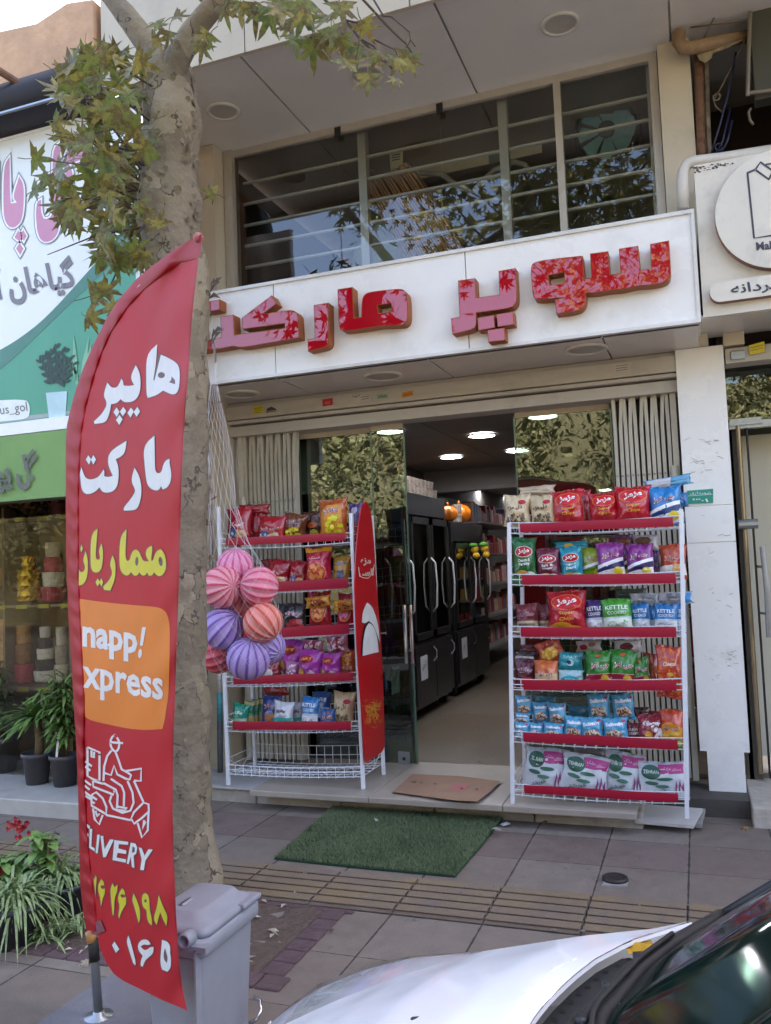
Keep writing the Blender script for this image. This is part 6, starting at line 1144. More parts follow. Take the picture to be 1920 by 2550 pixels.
for px, py, s, c, lab in ((1360, 2046, .05, '7d5a3c', 'curled brown dry leaf on the pavement before the right rack'), (1258, 2053, .035, 'c9c6c2', 'torn white paper scrap at the mat corner'), (1237, 2066, .03, '8a8378', 'small grey scrap beside the mat corner'), (1860, 2060, .05, '8a6a3a', 'yellow brown dry leaf at the right picture edge'), (735, 2218, .03, '9a9186', 'small pale dry leaf on the tactile strip'), (828, 2315, .025, '4a3a30', 'dark dry leaf left of the white car'), (1120, 2243, .02, '3a2e28', 'tiny dark leaf on the ochre tactile strip'), (360, 2350, .05, '9a8a6c', 'dry beige leaf in the tree pit by the flag pole'), (215, 2395, .06, '8f8472', 'crumpled beige leaf litter beside the flag pole'), (935, 2040, .04, '9c9a8c', 'pale leaf lying on the upper half of the green mat')):
    b = MB(); c0 = G(px, py, .012 if not 683 < px < 1250 or py > 2150 else .03); a0 = r2.uniform(0, 6.28)
    if 'leaf' in lab: leaf(b, c0, s * 1.4, V((.2, -.2, 1)), V((math.cos(a0), math.sin(a0), 0)), 1.2, False)
    else:
        b.face([c0 + V((s * math.cos(a0 + t) * r2.uniform(.7, 1), s * math.sin(a0 + t) * r2.uniform(.6, 1), r2.uniform(0, .01))) for t in (0, 1, 2.2, 3.1, 4.4, 5.4)])
    tag(b.build('litter', M('litter_' + c, c, .8, 0, .2, 40), fixn=False), lab, 'litter', 'leaves and scraps on the ground')
b = MB()
for k in range(150):
    c0 = V((r2.uniform(-3.4, -1.65), r2.uniform(2.8, 3.45), .014)); a0 = r2.uniform(0, 6.3); s = r2.uniform(.006, .03); d = V((math.cos(a0), math.sin(a0), 0)) * s; e = V((-d.y, d.x, 0)) * r2.uniform(.15, .5); b.face([c0 - d, c0 - e + V((0, 0, .004)), c0 + d, c0 + e + V((0, 0, .006))])
b.build('litter', M('pit_litter', '8a7c68', .9, 0, .5, 60, col2='c2b8a6'), kind='stuff')
b = MB(); r2 = random.Random(77)
for k in range(260):
    c0 = V((r2.uniform(-3.2, .4), r2.uniform(1.9, 4.75), .0016)); s = r2.uniform(.003, .016) * r2.choice([.5, 1, 1]); a0 = r2.uniform(0, 6)
    if -2.2 < c0.x < -1.15 and 3.98 < c0.y: continue
    if 3.48 < c0.y < 3.89: c0.z = .0142
    b.face([c0 + V((s * math.cos(a0 + t) * r2.uniform(.6, 1.2), s * math.sin(a0 + t) * r2.uniform(.6, 1.2), 0)) for t in (0, .9, 1.8, 2.7, 3.6, 4.5, 5.4)])
b.build('grit', M('grit_spots', '4c453f', .9, 0, .5, 30, col2='8f877c'), kind='stuff')
# house number plate and little stickers
HN = thing('house_number_plate', 'small turquoise house number plate on the white pillar beside the rack top', 'sign', P(1742, 1236, 5.378))
hp = lambda o: (lambda px, py: P(px, py, 5.378 - o))
b = MB(); b.prism([[(1711, 1222), (1776, 1217), (1776, 1252), (1712, 1255)]], hp(.006), hp(0)); b.build('plate', M('plate_turquoise', '1f8f7c', .35, 0, .06, 20), HN)
b = MB(); b.text('۳۰۱', hp(.0075), 1744, 1245, w=40, h=-11, bold=.03); b.text('شهرداری', hp(.0075), 1744, 1228, w=52, h=-9); b.flat([[stroke([(1714, 1235), (1774, 1231)], 1)]], hp(.0075)); b.build('lettering', M('plate_white_ink', 'd9e4e0', .4), HN)
def sticker(name, label, poly, col, Y, lines=(), ic='3a3020', writing=None):
    t = thing(name, label, 'sticker', P(*poly[0], Y), 'stickers on the shop front'); f = lambda o: (lambda px, py: P(px, py, Y - o)); b = MB(); b.prism([poly], f(.003), f(.0)); b.build('paper', M('stk_' + col, col, .6, 0, .08, 40), t)
    b = MB()
    for q in lines: b.flat([[stroke(q, 1.3)]], f(.0042))
    if writing: b.text(writing[0], f(.0042), *writing[1:3], w=writing[3], h=writing[4], rot=-.12, bold=.02)
    if lines or writing: b.build('print', M('stk_ink_' + ic, ic, .6), t)
    else: b.bm.free()
zk = lambda l: zz(580, 920, 2.975, l)
sticker('sticker', 'yellow sticker at the left end of the roller box', zk([(148, 272), (222, 262), (224, 325), (150, 333)]), 'c9b526', 5.384, [zk([(155, 290), (215, 283)]), zk([(155, 305), (215, 298)]), zk([(158, 320), (205, 314)])])
sticker('sticker', 'black mountain shaped sticker beside the yellow one', zk([(248, 322), (252, 290), (285, 275), (320, 292), (322, 308)]), '3b352c', 5.384, [zk([(255, 312), (315, 302)])], 'b5aea2')
sticker('sticker', 'red sticker on the roller box', zk([(662, 222), (738, 210), (740, 262), (665, 275)]), 'b3262c', 5.384, [zk([(680, 245), (725, 238)]), zk([(680, 256), (720, 250)])], 'd08a88')
sticker('sticker', 'white sticker with small black print on the roller box', zk([(885, 196), (945, 188), (1018, 190), (1015, 232), (890, 245)]), 'bdb7ac', 5.384, [zk([(950, 205), (1012, 197)]), zk([(955, 222), (1010, 214)])], '4a4540', ('اهورا', *zk([(915, 198)])[0], 18, -7))
sticker('sticker', 'green framed sticker right of the white sticker', zk([(1066, 185), (1148, 176), (1150, 210), (1068, 220)]), '8fa592', 5.384, [], '2a3a30', ('خدمات', *zk([(1108, 196)])[0], 22, -7))
sticker('sticker', 'orange sticker at the middle of the roller box', zk([(1252, 172), (1333, 155), (1335, 192), (1256, 210)]), 'c77d25', 5.384, [zk([(1265, 190), (1325, 176)])], '5a3a1c')
sticker('sticker', 'black framed notice at the right end of the roller box', [(1530, 908), (1565, 904), (1566, 922), (1531, 927)], 'b9b3a8', 5.384, [[(1533, 912), (1563, 908)], [(1533, 918), (1563, 914)], [(1533, 924), (1563, 919)]], '4a443c')
sticker('sticker', 'yellow sticker on the tailor shop roller box', [(1865, 860), (1903, 850), (1905, 876), (1867, 884)], 'cdb92a', 5.384, [[(1868, 867), (1900, 859)], [(1868, 874), (1900, 866)]], '4a4020')
b = MB(); r2 = random.Random(14)
for k in range(60):
    x, y = r2.choice([(r2.uniform(1700, 1800), r2.uniform(1090, 1180)), (r2.uniform(1745, 1845), r2.uniform(1250, 1700)), (r2.uniform(1810, 1850), r2.uniform(1620, 1660))]); a0 = r2.uniform(-.6, .6); q = r2.uniform(1.5, 9); b.flat([[stroke([(x - q * math.cos(a0), y - q * math.sin(a0)), (x, y + r2.uniform(-1, 1)), (x + q * math.cos(a0), y + q * math.sin(a0))], r2.uniform(.5, 1.3))]], hp(.0006)) if x < 1765 + (y - 900) * .06 + 25 and x > 1690 + (y - 900) * .075 else 0
b.build('scuff', M('scuff_grey', '8a857c', .7), SB)
# ---------------------------------------------------------------- fridges and stock in the shop
FX = -2.34
def fridge(y0_, y1_, z1, label, papers, nd=2):
    t = thing('display_fridge', label, 'fridge', (FX - .35, (y0_ + y1_) / 2, .127), 'black glass door fridges')
    bk = M('fridge_black', '1b1b1e', .35, 0, .15, 10); b = MB(); b.box(FX - .7, FX - .02, y0_, y1_, .22, .80); b.box(FX - .7, FX - .66, y0_, y1_, .8, z1 - .2); b.box(FX - .7, FX - .02, y0_, y1_, z1 - .2, z1); b.box(FX - .7, FX - .02, y0_, y0_ + .04, .8, z1 - .2); b.box(FX - .7, FX - .02, y1_ - .04, y1_, .8, z1 - .2); b.build('cabinet', bk, t, bevel=.006)
    dw = (y1_ - y0_) / nd
    for k in range(nd):
        a, c = y0_ + k * dw + .01, y0_ + (k + 1) * dw - .01; b = MB()
        for q0, q1, z0, z2_ in ((a, a + .05, .82, z1 - .22), (c - .05, c, .82, z1 - .22), (a, c, .82, .88), (a, c, z1 - .28, z1 - .22)): b.box(FX - .018, FX + .01, q0, q1, z0, z2_)
        d = b.build('door', bk, t); b = MB(); b.box(FX - .006, FX - .004, a + .05, c - .05, .88, z1 - .28); b.build('door_pane', glass('fridge_glass', '8b9298', ior=1.5, boost=2), d)
        b = MB(); hy = c - .03; b.tube([(FX + .01, hy, 1.05), (FX + .05, hy, 1.1), (FX + .06, hy, 1.3), (FX + .05, hy, 1.5), (FX + .01, hy, 1.55)], .009, 8); b.build('handle', M('white_handle', 'b9b9b9', .35), d, True)
        b = MB(); b.box(FX - .018, FX + .006, a, c, .26, .78); q = b.build('lower_door', bk, t, bevel=.004); b = MB(); b.tube([(FX + .006, c - .07, .6), (FX + .035, c - .06, .64), (FX + .035, c - .06, .7), (FX + .006, c - .07, .74)], .008, 6); b.build('handle', CHROME, q)
    b = MB()
    for z in (1.1, 1.35, 1.6): b.box(FX - .64, FX - .06, y0_ + .05, y1_ - .05, z, z + .01)
    b.build('shelf', M('fridge_shelf', '77797c', .4, .3), t)
    for yy in (y0_ + .08, y1_ - .08):
        b = MB(); b.tube([(FX - .1, yy - .025, .17), (FX - .1, yy + .025, .17)], .045, 12); b.build('caster', BLACKP, t)
    for k, (yy, zz0, lab) in enumerate(papers):
        b = MB(); b.box(FX + .007, FX + .009, yy, yy + .2, zz0, zz0 + .21); p = tag(b.build('paper_note', M('note_paper', 'c2c4c9', .7, 0, .03)), lab, 'note', 'paper notes on the fridges'); b = MB(); b.text('لطفا', lambda u, v, yy=yy, zz0=zz0: V((FX + .0105, yy + .1 + u, zz0 + .12 + v)), 0, 0, w=.12, h=.05, rot=.5); b.build('handwriting', M('note_ink', '33343c', .6), p)
    rr = random.Random(int(y0_ * 10)); 
    for z in (.885, 1.11, 1.36, 1.61):
        n = int((y1_ - y0_ - .1) / .085)
        for k in range(n):
            if rr.random() < .25: continue
            col = rr.choice(['8a2f2a', '9a8a6a', '4a5a4a', 'a5a09a', '6a3a2a', '3a4a6a', '7a6a2a', '8a4a5a']); hh = rr.uniform(.12, .2); yy = y0_ + .09 + k * .085
            b = MB(); b.lathe((FX - .12, yy, z), [(0, 0), (.034, 0), (.034, hh * .7), (.016, hh * .85), (.016, hh), (0, hh)], 8); tag(b.build('bottle', M('bottle_' + col, col, .3, 0, .1)), 'dim bottle standing in the row behind the black fridge doors', 'bottle', 'bottles behind the fridge doors')
fridge(5.78, 6.93, 2.06, 'black glass door fridge nearest the entrance behind the sliding glass leaf', [(6.35, .47, 'paper note taped low on the fridge behind the glass leaf')])
fridge(7.0, 8.2, 2.14, 'tall black fridge with two handles facing the open doorway', [(7.12, .47, 'white paper note on the lower left door of the doorway fridge')])
fridge(8.4, 9.75, 1.92, 'lower black fridge under the orange plastic pumpkins', [(8.52, .5, 'small paper note low on the third fridge')])
for k, y in enumerate([7.06 + .115 * i for i in range(9)]):
    for z in ((0, .075) if k < 8 else (0,)):
        b = MB(); b.lathe((FX - .08, y, 2.142 + z), [(0, 0), (.045, 0), (.05, .055), (.052, .058), (.052, .07), (0, .07)], 12); tag(b.build('plastic_tub', M('clear_tub', '9a8e84', .25, 0, .3, 40)), 'small clear tub with white lid stacked on the doorway fridge', 'tub', 'tubs stacked on the fridge')
for y, s, lab in ((8.52, .1, 'orange plastic pumpkin in wrap on the lower fridge, left of the jars'), (8.98, .125, 'larger orange plastic pumpkin on the lower fridge, right of the jars')):
    b = MB(); c = V((FX - .08, y, 1.925 + s * .85)); b.loft([[c + V((s * math.sin(t) * (1 + .07 * math.cos(7 * a)) * math.cos(a), s * math.sin(t) * (1 + .07 * math.cos(7 * a)) * math.sin(a), -s * .85 * math.cos(t))) for a in [2 * math.pi * k / 42 for k in range(42)]] for t in [.05 + 3.04 * j / 12 for j in range(13)]]); b.lathe(c + V((0, 0, s * .8)), [(.015, 0), (.012, .04), (0, .045)], 8)
    tag(b.build('pumpkin', M('pumpkin_orange', 'c56a12', .35, 0, .15, 8, coat=.4), None, True), lab, 'pumpkin')
for k in range(2):
    b = MB(); b.lathe((FX - .04, 8.74, 1.925 + k * .1), [(0, 0), (.05, 0), (.05, .06), (.052, .062), (.052, .09), (0, .09)], 12); tag(b.build('jar', M('jar_dark', '4a3a34', .3, 0, .4, 30, col2='b5aaa0')), 'dark jar with pale lid in the short stack between the two pumpkins', 'jar', 'jars between the pumpkins')
PT = thing('plush_toy', 'yellow plush toy pair with green caps hanging beside the third fridge', 'toy', P(1198, 1360, 9.0))
YEL_ = M('yellow_plush', 'b8921c', .9, 0, .15, 20, bump=.5, bs=150)
for x, y in ((1182, 1368), (1207, 1366)):
    c = P(x, y, 9.0); b = MB(); b.ball(c, (.045, .045, .05), 14); b.ball(c + V((.02, -.02, -.07)), (.042, .042, .038), 12); b.build('fruit', YEL_, PT, True); b = MB(); b.ball(c + V((-.01, -.01, .045)), (.05, .048, .028), 12); b.build('green_cap', M('green_plush', '4f8a30', .9, 0, .1, 20), PT, True)
# shelves with goods at the back and behind the right glass
def shelfunit(label, x0, x1, y0_, y1_, zs, seed, cols, axis):
    t = thing('shop_shelf', label, 'shelf', ((x0 + x1) / 2, (y0_ + y1_) / 2, .127)); b = MB()
    for z in zs: b.box(x0, x1, y0_, y1_, z - .02, z)
    b.box(*((x1 - .02, x1) if axis == 'R' else (x0, x0 + .02)), y0_, y1_, .13, zs[-1] + .35) if axis != 'B' else b.box(x0, x1, y1_ - .02, y1_, .13, zs[-1] + .35); b.build('boards', M('shelf_pale', '8f8b86', .5), t)
    rr = random.Random(seed)
    for z in zs:
        p = (x0 if axis == 'B' else y0_) + .08
        while p < (x1 if axis == 'B' else y1_) - .1:
            wd, hh = rr.uniform(.09, .17), rr.uniform(.14, .28); c = rr.choice(cols); b = MB()
            ctr = (p + wd / 2, (y0_ + y1_) / 2 - .08, z + hh / 2) if axis == 'B' else ((x0 + x1) / 2 + (-.05 if axis == 'R' else .05), p + wd / 2, z + hh / 2)
            sz_ = (wd * .9, .12, hh) if axis == 'B' else (.14, wd * .9, hh)
            b.obox(ctr, sz_, Matrix.Rotation(rr.uniform(-.1, .1), 3, 'Z'), .9); tag(b.build('packet', M('packet_' + c, c, .4, 0, .3, 30), bevel=.012), 'dim packet standing among others on a back shelf of the shop', 'packet', 'packets on the back shelves'); p += wd
shelfunit('long goods shelf along the left wall beyond the fridges', -3.05, -2.5, 10.3, 13, [.4, .8, 1.2, 1.6, 2.0], 3, ['a83038', 'd0a098', 'b58468', '8a3a4a', 'cdb2a6', '5a6a8a'], 'L')
shelfunit('goods shelf across the far end of the aisle', -2.4, -.6, 14.6, 15, [.4, .8, 1.2, 1.6, 2.0], 5, ['a83038', 'd0a098', 'c8a45a', '8a3a4a', 'cdb2a6', '45588a', '5a8a5a'], 'B')
shelfunit('goods shelf behind the right glass panel', -.25, .2, 6.4, 10.5, [.4, .75, 1.1, 1.45, 1.8], 7, ['8a2a30', 'b0a090', '9a6a58', '4a5a3a', 'a58a80', '7a4a3a', '35486a'], 'R')
# ---------------------------------------------------------------- things behind the upper window
b = MB(); cq = [P(*q, 5.75) for q in zz(590, 200, 4.0634, [(1295, 1085), (1555, 880), (1960, 1230), (2090, 1560), (1900, 1480), (1660, 1600), (1620, 1580)])]
z6p = lambda l: zz(480, 0, 2.603, l)
CS = thing('cardboard_stack', 'slanting stack of brown corrugated cardboard sheets leaning behind the upper window', 'cardboard', P(900, 500, 5.9))
A0, A1, B0, B1 = z6p([(1115, 1210)])[0], z6p([(1430, 1670)])[0], z6p([(1390, 1065)])[0], z6p([(1800, 1600)])[0]
KB = M('corrugated_brown', 'cf9c70', .8, 0, .15, 12, bump=.2)
for k in range(22):
    t = k / 21; p0 = V(A0).lerp(V(B0), t); p1 = V(A1).lerp(V(B1), t); Y = 5.72 + .012 * (k % 3) + .02 * t
    a, c = P(p0.x, p0.y - (8 if k % 4 else 0), Y), P(p1.x, p1.y + 30, Y); d = (c - a).normalized(); n_ = V((d.z, 0, -d.x)); wd = (P(B0[0], B0[1], 5.75) - P(A0[0], A0[1], 5.75)).length / 21
    b = MB(); b.loft([[a, a + n_ * wd * .72, a + n_ * wd * .72 + V((0, .5, .02)), a + V((0, .5, .02))], [c, c + n_ * wd * .72, c + n_ * wd * .72 + V((0, .5, .0)), c + V((0, .5, 0))]]); b.build('sheet', KB, CS)
b = MB(); z_ = lambda x, y, Y=6.3: P(x, y, Y)
BX = M('yellowed_plastic', 'f0e8c8', .5, 0, .1, 6, dirt=.3); GXm = M('grey_green_vent', '84968a', .5)
CA = thing('wall_cabinet', 'long yellowed ventilation box with grey vents seen through the upper window', 'vent box', P(1150, 330, 6.4))
for q, m_, nm in (([(970, 345), (1345, 268), (1350, 380), (970, 462)], BX, 'box'),): b.prism([q], lambda x, y: z_(x, y), lambda x, y: z_(x, y, 6.6)); b.build(nm, m_, CA)
for q in ([(1020, 345), (1062, 336), (1066, 388), (1024, 398)], [(1128, 330), (1168, 320), (1172, 372), (1132, 382)], [(1215, 310), (1250, 302), (1254, 345), (1219, 352)], [(1215, 372), (1252, 364), (1254, 402), (1218, 408)]): b = MB(); b.prism([q], lambda x, y: z_(x, y, 6.29), lambda x, y: z_(x, y, 6.3)); b.build('vent', GXm, CA)
b = MB(); b.prism([zz(480, 0, 2.603, [(1272, 975), (1360, 960), (1362, 1060), (1395, 1045), (1395, 1080), (1310, 1092), (1285, 1110)])], lambda x, y: z_(x, y, 5.9), lambda x, y: z_(x, y, 6.0)); AB = tag(b.build('vent_unit', BX), 'small cream slotted vent unit above the cardboard stack', 'vent'); b = MB()
for k in range(4): b.flat([[stroke(zz(480, 0, 2.603, [(1290, 992 + k * 16), (1345, 982 + k * 16)]), 2)]], lambda x, y: z_(x, y, 5.895))
b.build('slot', DARKM, AB)
HO = M('pale_duct', 'c9cac6', .5, 0, .1, 20); b = MB(); b.tube([P(*q, 6.2) for q in zz(480, 0, 2.603, [(1350, 790), (1300, 870), (1240, 940), (1180, 990), (1155, 1060), (1158, 1115)])], [.05, .05, .045, .03, .025, .02], 10); tag(b.build('duct_hose', HO, None, True), 'pale flexible duct hose hanging behind the upper window', 'hose')
b = MB(); b.tube([P(*q, 6.0) for q in zz(1080, 0, 1.983, [(-70, 855), (40, 860), (120, 920), (190, 950), (240, 900), (300, 840), (400, 800), (450, 815), (480, 860)])], .022, 8); tag(b.build('loose_hose', HO, None, True), 'grey hose looping over the floor behind the upper window', 'hose')
FN = thing('extractor_fan', 'round teal extractor fan with eight blades in the upper right window', 'fan', P(1510, 325, 6.1))
fc = P(1511, 325, 6.1); TQ = M('teal_fan', 'a8e6f2', .4, 0, .1, 12); b = MB()
for k in range(8):
    a = 2 * math.pi * k / 8; u = V((math.cos(a), 0, math.sin(a))); v = V((-math.sin(a), 0, math.cos(a))); b = MB(); q = [fc + u * .05 - v * .022 + V((0, .01, 0)), fc + u * .18 - v * .07 + V((0, .02, 0)), fc + u * .205 + v * .0, fc + u * .185 + v * .062 - V((0, .02, 0)), fc + u * .05 + v * .018 - V((0, .01, 0))]; b.loft([q, [p + V((0, .006, 0)) for p in q]]); b.build('blade', TQ, FN)
b = MB(); b.lathe(fc, [(0, -.04), (.055, -.04), (.06, .03), (0, .03)], 20, Matrix.Rotation(rad(90), 3, 'X')); b.build('hub', M('fan_hub', '5a6a70', .4), FN, True)
b = MB(); b.lathe(fc + V((0, .04, 0)), [(.215, -.05), (.235, -.05), (.235, .05), (.215, .05)], 36, Matrix.Rotation(rad(90), 3, 'X'), False); b.build('shroud', M('fan_shroud', '20363c', .4), FN, True)
b = MB(); b.prism([zz(590, 200, 4.0634, [(1180, 1740), (1250, 1640), (1330, 1560), (1430, 1420), (1510, 1415), (1660, 1620), (1700, 1830), (1180, 1900)])], lambda x, y: z_(x, y, 5.95), lambda x, y: z_(x, y, 6.0)); tag(b.build('dust_sheet', M('pale_dust_sheet', 'b9c4ae', .8, 0, .12, 5, bump=.3, bs=8)), 'pale greenish dust sheet under the cardboard stack', 'sheet')
# ---------------------------------------------------------------- pots and plants
POT = M('black_pot_plastic', '4b474a', .5, 0, .15, 20); SOILM = M('pot_soil', '3a2d24', .95, 0, .3, 60)
def pot(c, r, h, par, m=POT):
    b = MB(); b.lathe(c, [(0, 0), (r * .72, 0), (r * .94, h * .86), (r * 1.05, h * .87), (r * 1.06, h), (r * .96, h), (r * .93, h * .9)], 24); b.build('pot', m, par, True); b = MB(); b.lathe(c + V((0, 0, h * .86)), [(r * .94, 0), (0, .012)], 20, None, False); b.build('potting_soil', SOILM, par)
GRN = M('shrub_leaf', '4a6b33', .5, 0, .3, 14, col2='7d9a50'); STM = M('woody_stem', '6a5a40', .8, 0, .2, 30)
def blade(b, p0, d, ln, wd, droop, n=6, fold=0):
    s = V((-d.y, d.x, 0)).normalized() if abs(d.x) + abs(d.y) > 1e-4 else V((1, 0, 0)); L_, R_ = [], []
    for i in range(n + 1):
        t = i / n; q = p0 + d * ln * t + V((0, 0, -droop * ln * t * t)); w_ = wd * math.sin(math.pi * min(1, .12 + .88 * t)) ** .7 * .5; L_.append(q + s * w_); R_.append(q - s * w_)
    b.loft([L_, R_], closed=False)
def bush(t, base, h, rd, n, lw, ll, seed, mat_=None, palm=False):
    rr = random.Random(seed); b = MB(); sb = MB(); ns = 1 if palm else 7
    for k in range(ns):
        top = base + V((rr.uniform(-rd, rd) * .6, rr.uniform(-rd, rd) * .5, h * rr.uniform(.7, 1))) if not palm else base + V((0, 0, h * .45)); sb.tube([base + V((rr.uniform(-.02, .02), 0, 0)), (base + top) / 2 + V((rr.uniform(-.03, .03), 0, 0)), top], [.03, .03, .022] if palm else [.008, .006, .003], 8)
        for i in range(n // ns):
            a = rr.uniform(0, 6.28); f = 1 if palm else rr.uniform(.25, 1); p = base.lerp(top, f); e = rr.uniform(.1, 1.3) if palm else rr.uniform(-.1, .8); blade(b, p, V((math.cos(a) * math.cos(e), math.sin(a) * math.cos(e), math.sin(e))), ll * rr.uniform(.6, 1.1), lw, .5, 5)
    sb.build('stem', STM, t, True); b.build('leaves', mat_ or GRN, t, True, fixn=False)
def tagstick(t, c):
    b = MB(); b.obox(c, (.018, .003, .14), Matrix.Rotation(.12, 3, 'Y')); b.obox(c + V((.01, -.003, .08)), (.04, .003, .035), Matrix.Rotation(.12, 3, 'Y')); b.build('label_stick', WHITE2, t)
for px, py, r, lab, kw in ((8, 1920, 42, 'potted dark leaved shrub at the left picture edge on the marble step', dict(h=.62, rd=.2, n=330, lw=.04, ll=.12, seed=1)), (93, 1950, 36, 'small palm like euphorbia with ringed stem in a black pot on the step', dict(h=.55, rd=.12, n=150, lw=.028, ll=.34, seed=2, palm=True)), (162, 1955, 36, 'bushy weeping plant in a black pot beside the flag sleeve', dict(h=.62, rd=.22, n=520, lw=.022, ll=.15, seed=3))):
    c = G(px, py, .1); T = tof(px, py, c.y); rm = r * T / F; t = thing('potted_plant', lab, 'plant', c, 'potted plants on the marble step'); hp_ = (76 if r < 40 else 85) * T / F; pot(c, rm, hp_, t); bush(t, c + V((0, 0, hp_ * .85)), **kw)
    if px != 93: tagstick(t, c + V((rm * .1, -rm * .8, hp_ + .06)))
VAR = M('variegated_leaf', '48652f', .45, 0, .2, 55, col2='9aa878'); RD = M('red_petal', '9c1620', .5, 0, .2, 40)
def spider(label, px, py, z, r, h, n, ll, seed, dr=1.0):
    c = G(px, py, z); t = thing('spider_plant', label, 'plant', c, 'planters at the tree pit'); rr = random.Random(seed)
    if r: pot(c, r, h, t, M('dark_planter', '33343c', .5, 0, .2, 10))
    b = MB()
    for k in range(n):
        a = rr.uniform(0, 6.28); e = rr.uniform(.5, 1.35); blade(b, c + V((rr.uniform(-.05, .05), rr.uniform(-.04, .04), h * .9)), V((math.cos(a) * math.cos(e), math.sin(a) * math.cos(e), math.sin(e))), ll * rr.uniform(.6, 1.1), .0125, dr * rr.uniform(.5, 1.25), 8)
    b.build('leaves', VAR, t, True, fixn=False); return t, c
spider('variegated spider plant spilling from the left dark planter beside the flag', 35, 2345, .0, .14, .17, 230, .32, 4)
spider('variegated spider plant in the planter right behind the flag sleeve', 150, 2275, .0, .14, .15, 190, .30, 5)
spider('small spider plant growing in the soil near the flag pole', 105, 2345, .0, 0, .02, 40, .2, 6, .8)
spider('small pale spider plant half behind the flag sleeve on the soil', 185, 2330, .0, 0, .03, 36, .2, 7, .8)
for px, py, h_, lab, sd, n in ((112, 2275, .30, 'tall pentas with red and yellow flower heads beside the flag', 8, 110), (18, 2275, .15, 'low bushy red flowering pentas at the left picture edge', 9, 150)):
    c = G(px, py, .0); t = thing('flowering_plant', lab, 'plant', c, 'planters at the tree pit'); pot(c, .11, .12, t, M('dark_planter', '33343c', .5, 0, .2, 10)); bush(t, c + V((0, 0, .11)), h_, .13, n, .04, .095, sd)
    b = MB(); rr = random.Random(sd)
    for q in range(2 if n < 120 else 4):
        fc_ = c + V((rr.uniform(-.14, .12), -.1, .12 + h_ * rr.uniform(.5, 1.0)))
        for k in range(14): o = V((rr.gauss(0, .022), rr.gauss(0, .015), rr.gauss(0, .014))); s = .014; b.face([fc_ + o + V((-s, 0, 0)), fc_ + o + V((0, -.004, -s)), fc_ + o + V((s, 0, 0)), fc_ + o + V((0, -.004, s))])
    b.build('flower_head', RD, t, fixn=False)
# ---------------------------------------------------------------- parked white car, seen over its bonnet
CAR = thing('parked_car', 'white car parked at the kerb, bonnet and windscreen in the lower right corner', 'car', (.2, 1.0, -.13))
CW = M('white_car_paint', 'e6e8ee', .25, 0, .01, 3, coat=1); BLK = M('car_black_trim', '1e1e22', .5, 0, .1, 30)
E_ = [G(x, y, z) for x, y, z in ((1722, 2293, .85), (1625, 2313, .85), (1454, 2330, .84), (1201, 2369, .81), (1007, 2425, .77), (829, 2495, .73), (710, 2550, .70), (600, 2625, .64))]
Cc = [G(x, y, z) for x, y, z in ((1722, 2293, .85), (1573, 2339, .86), (1484, 2384, .868), (1424, 2428, .875), (1372, 2477, .88), (1335, 2518, .884), (1313, 2550, .887))]
hd = (E_[-1] - E_[0]); hd.z = 0; hd.normalize(); ac = V((-hd.y, hd.x, 0)); ac = ac if ac.y < 0 else -ac
def lerpc(c, t):
    t = min(max(t, 0), 1) * (len(c) - 1); i = min(int(t), len(c) - 2); return c[i].lerp(c[i + 1], t - i)
tc_ = [(p - E_[0]).dot(ac) for p in Cc]; bc_ = [(p - E_[0]).dot(hd) for p in Cc]; Wd = 1.36
tc_ += [.62, .75, Wd - .62 if Wd - .62 > .75 else .8]; bc_ += [bc_[-1] + .03, bc_[-1] + .035, bc_[-1] + .03]
def bow(d):
    d = min(d, Wd - d)
    for i in range(len(tc_) - 1):
        if tc_[i] <= d <= tc_[i + 1]: return bc_[i] + (bc_[i + 1] - bc_[i]) * (d - tc_[i]) / max(1e-6, tc_[i + 1] - tc_[i])
    return bc_[-1]
def zc_(d): d = min(d, Wd - d); return .04 * (1 - (1 - d / (Wd / 2)) ** 2)
ends = (E_[-1] - E_[0]).dot(hd)
def hood(s, t):
    d = Wd * t; e = lerpc(E_, s); near = min(d, Wd - d); k = min(1, near / .5); ns = (e - E_[0]).dot(hd)
    x = bow(d) + (ns / ends) * (ends + .08 * math.sin(math.pi * t) - bow(d)); lat = (e - E_[0]).dot(ac) * (1 - 2 * t) if t < .5 else (e - E_[0]).dot(ac) * (1 - 2 * t)
    return E_[0] + hd * x + ac * (d + lat) + V((0, 0, e.z - E_[0].z + zc_(d) * (1 - .4 * s)))
b = MB(); b.grid(hood, 40, 48); b.build('bonnet', CW, CAR, True)
b = MB(); b.loft([[hood(0, k / 48) + V((0, 0, -.002)) for k in range(49)], [hood(0, k / 48) + V((0, 0, -.008)) - hd * .002 for k in range(49)]], closed=False); b.build('bonnet_lip', CW, CAR, True)
OUTH = [G(x, y, z) for x, y, z in ((1201, 2368, .80), (1015, 2381, .755), (903, 2406, .70), (792, 2451, .65), (700, 2520, .62), (640, 2570, .56))]
b = MB(); n = 30
b.loft([[lerpc(E_, .43 + .57 * i / n) + V((0, 0, -.003)) for i in range(n + 1)], [lerpc(E_, .43 + .57 * i / n).lerp(lerpc(OUTH, i / n), .5) + V((0, 0, .012 * math.sin(math.pi * i / n))) for i in range(n + 1)], [lerpc(OUTH, i / n) for i in range(n + 1)], [lerpc(OUTH, i / n) + V((0, 0, -.12)) - ac * .02 for i in range(n + 1)]], closed=False); b.build('headlight', M('headlight_lens', 'b4b8bd', .12, .25, .12, 12, coat=1, bump=.06, bs=25), CAR, True)
b = MB(); b.loft([[lerpc(OUTH, i / n) + V((0, 0, -.004)) - ac * .003 for i in range(n + 1)], [lerpc(OUTH, i / n) + V((0, 0, -.14)) - ac * .04 for i in range(n + 1)]], closed=False)
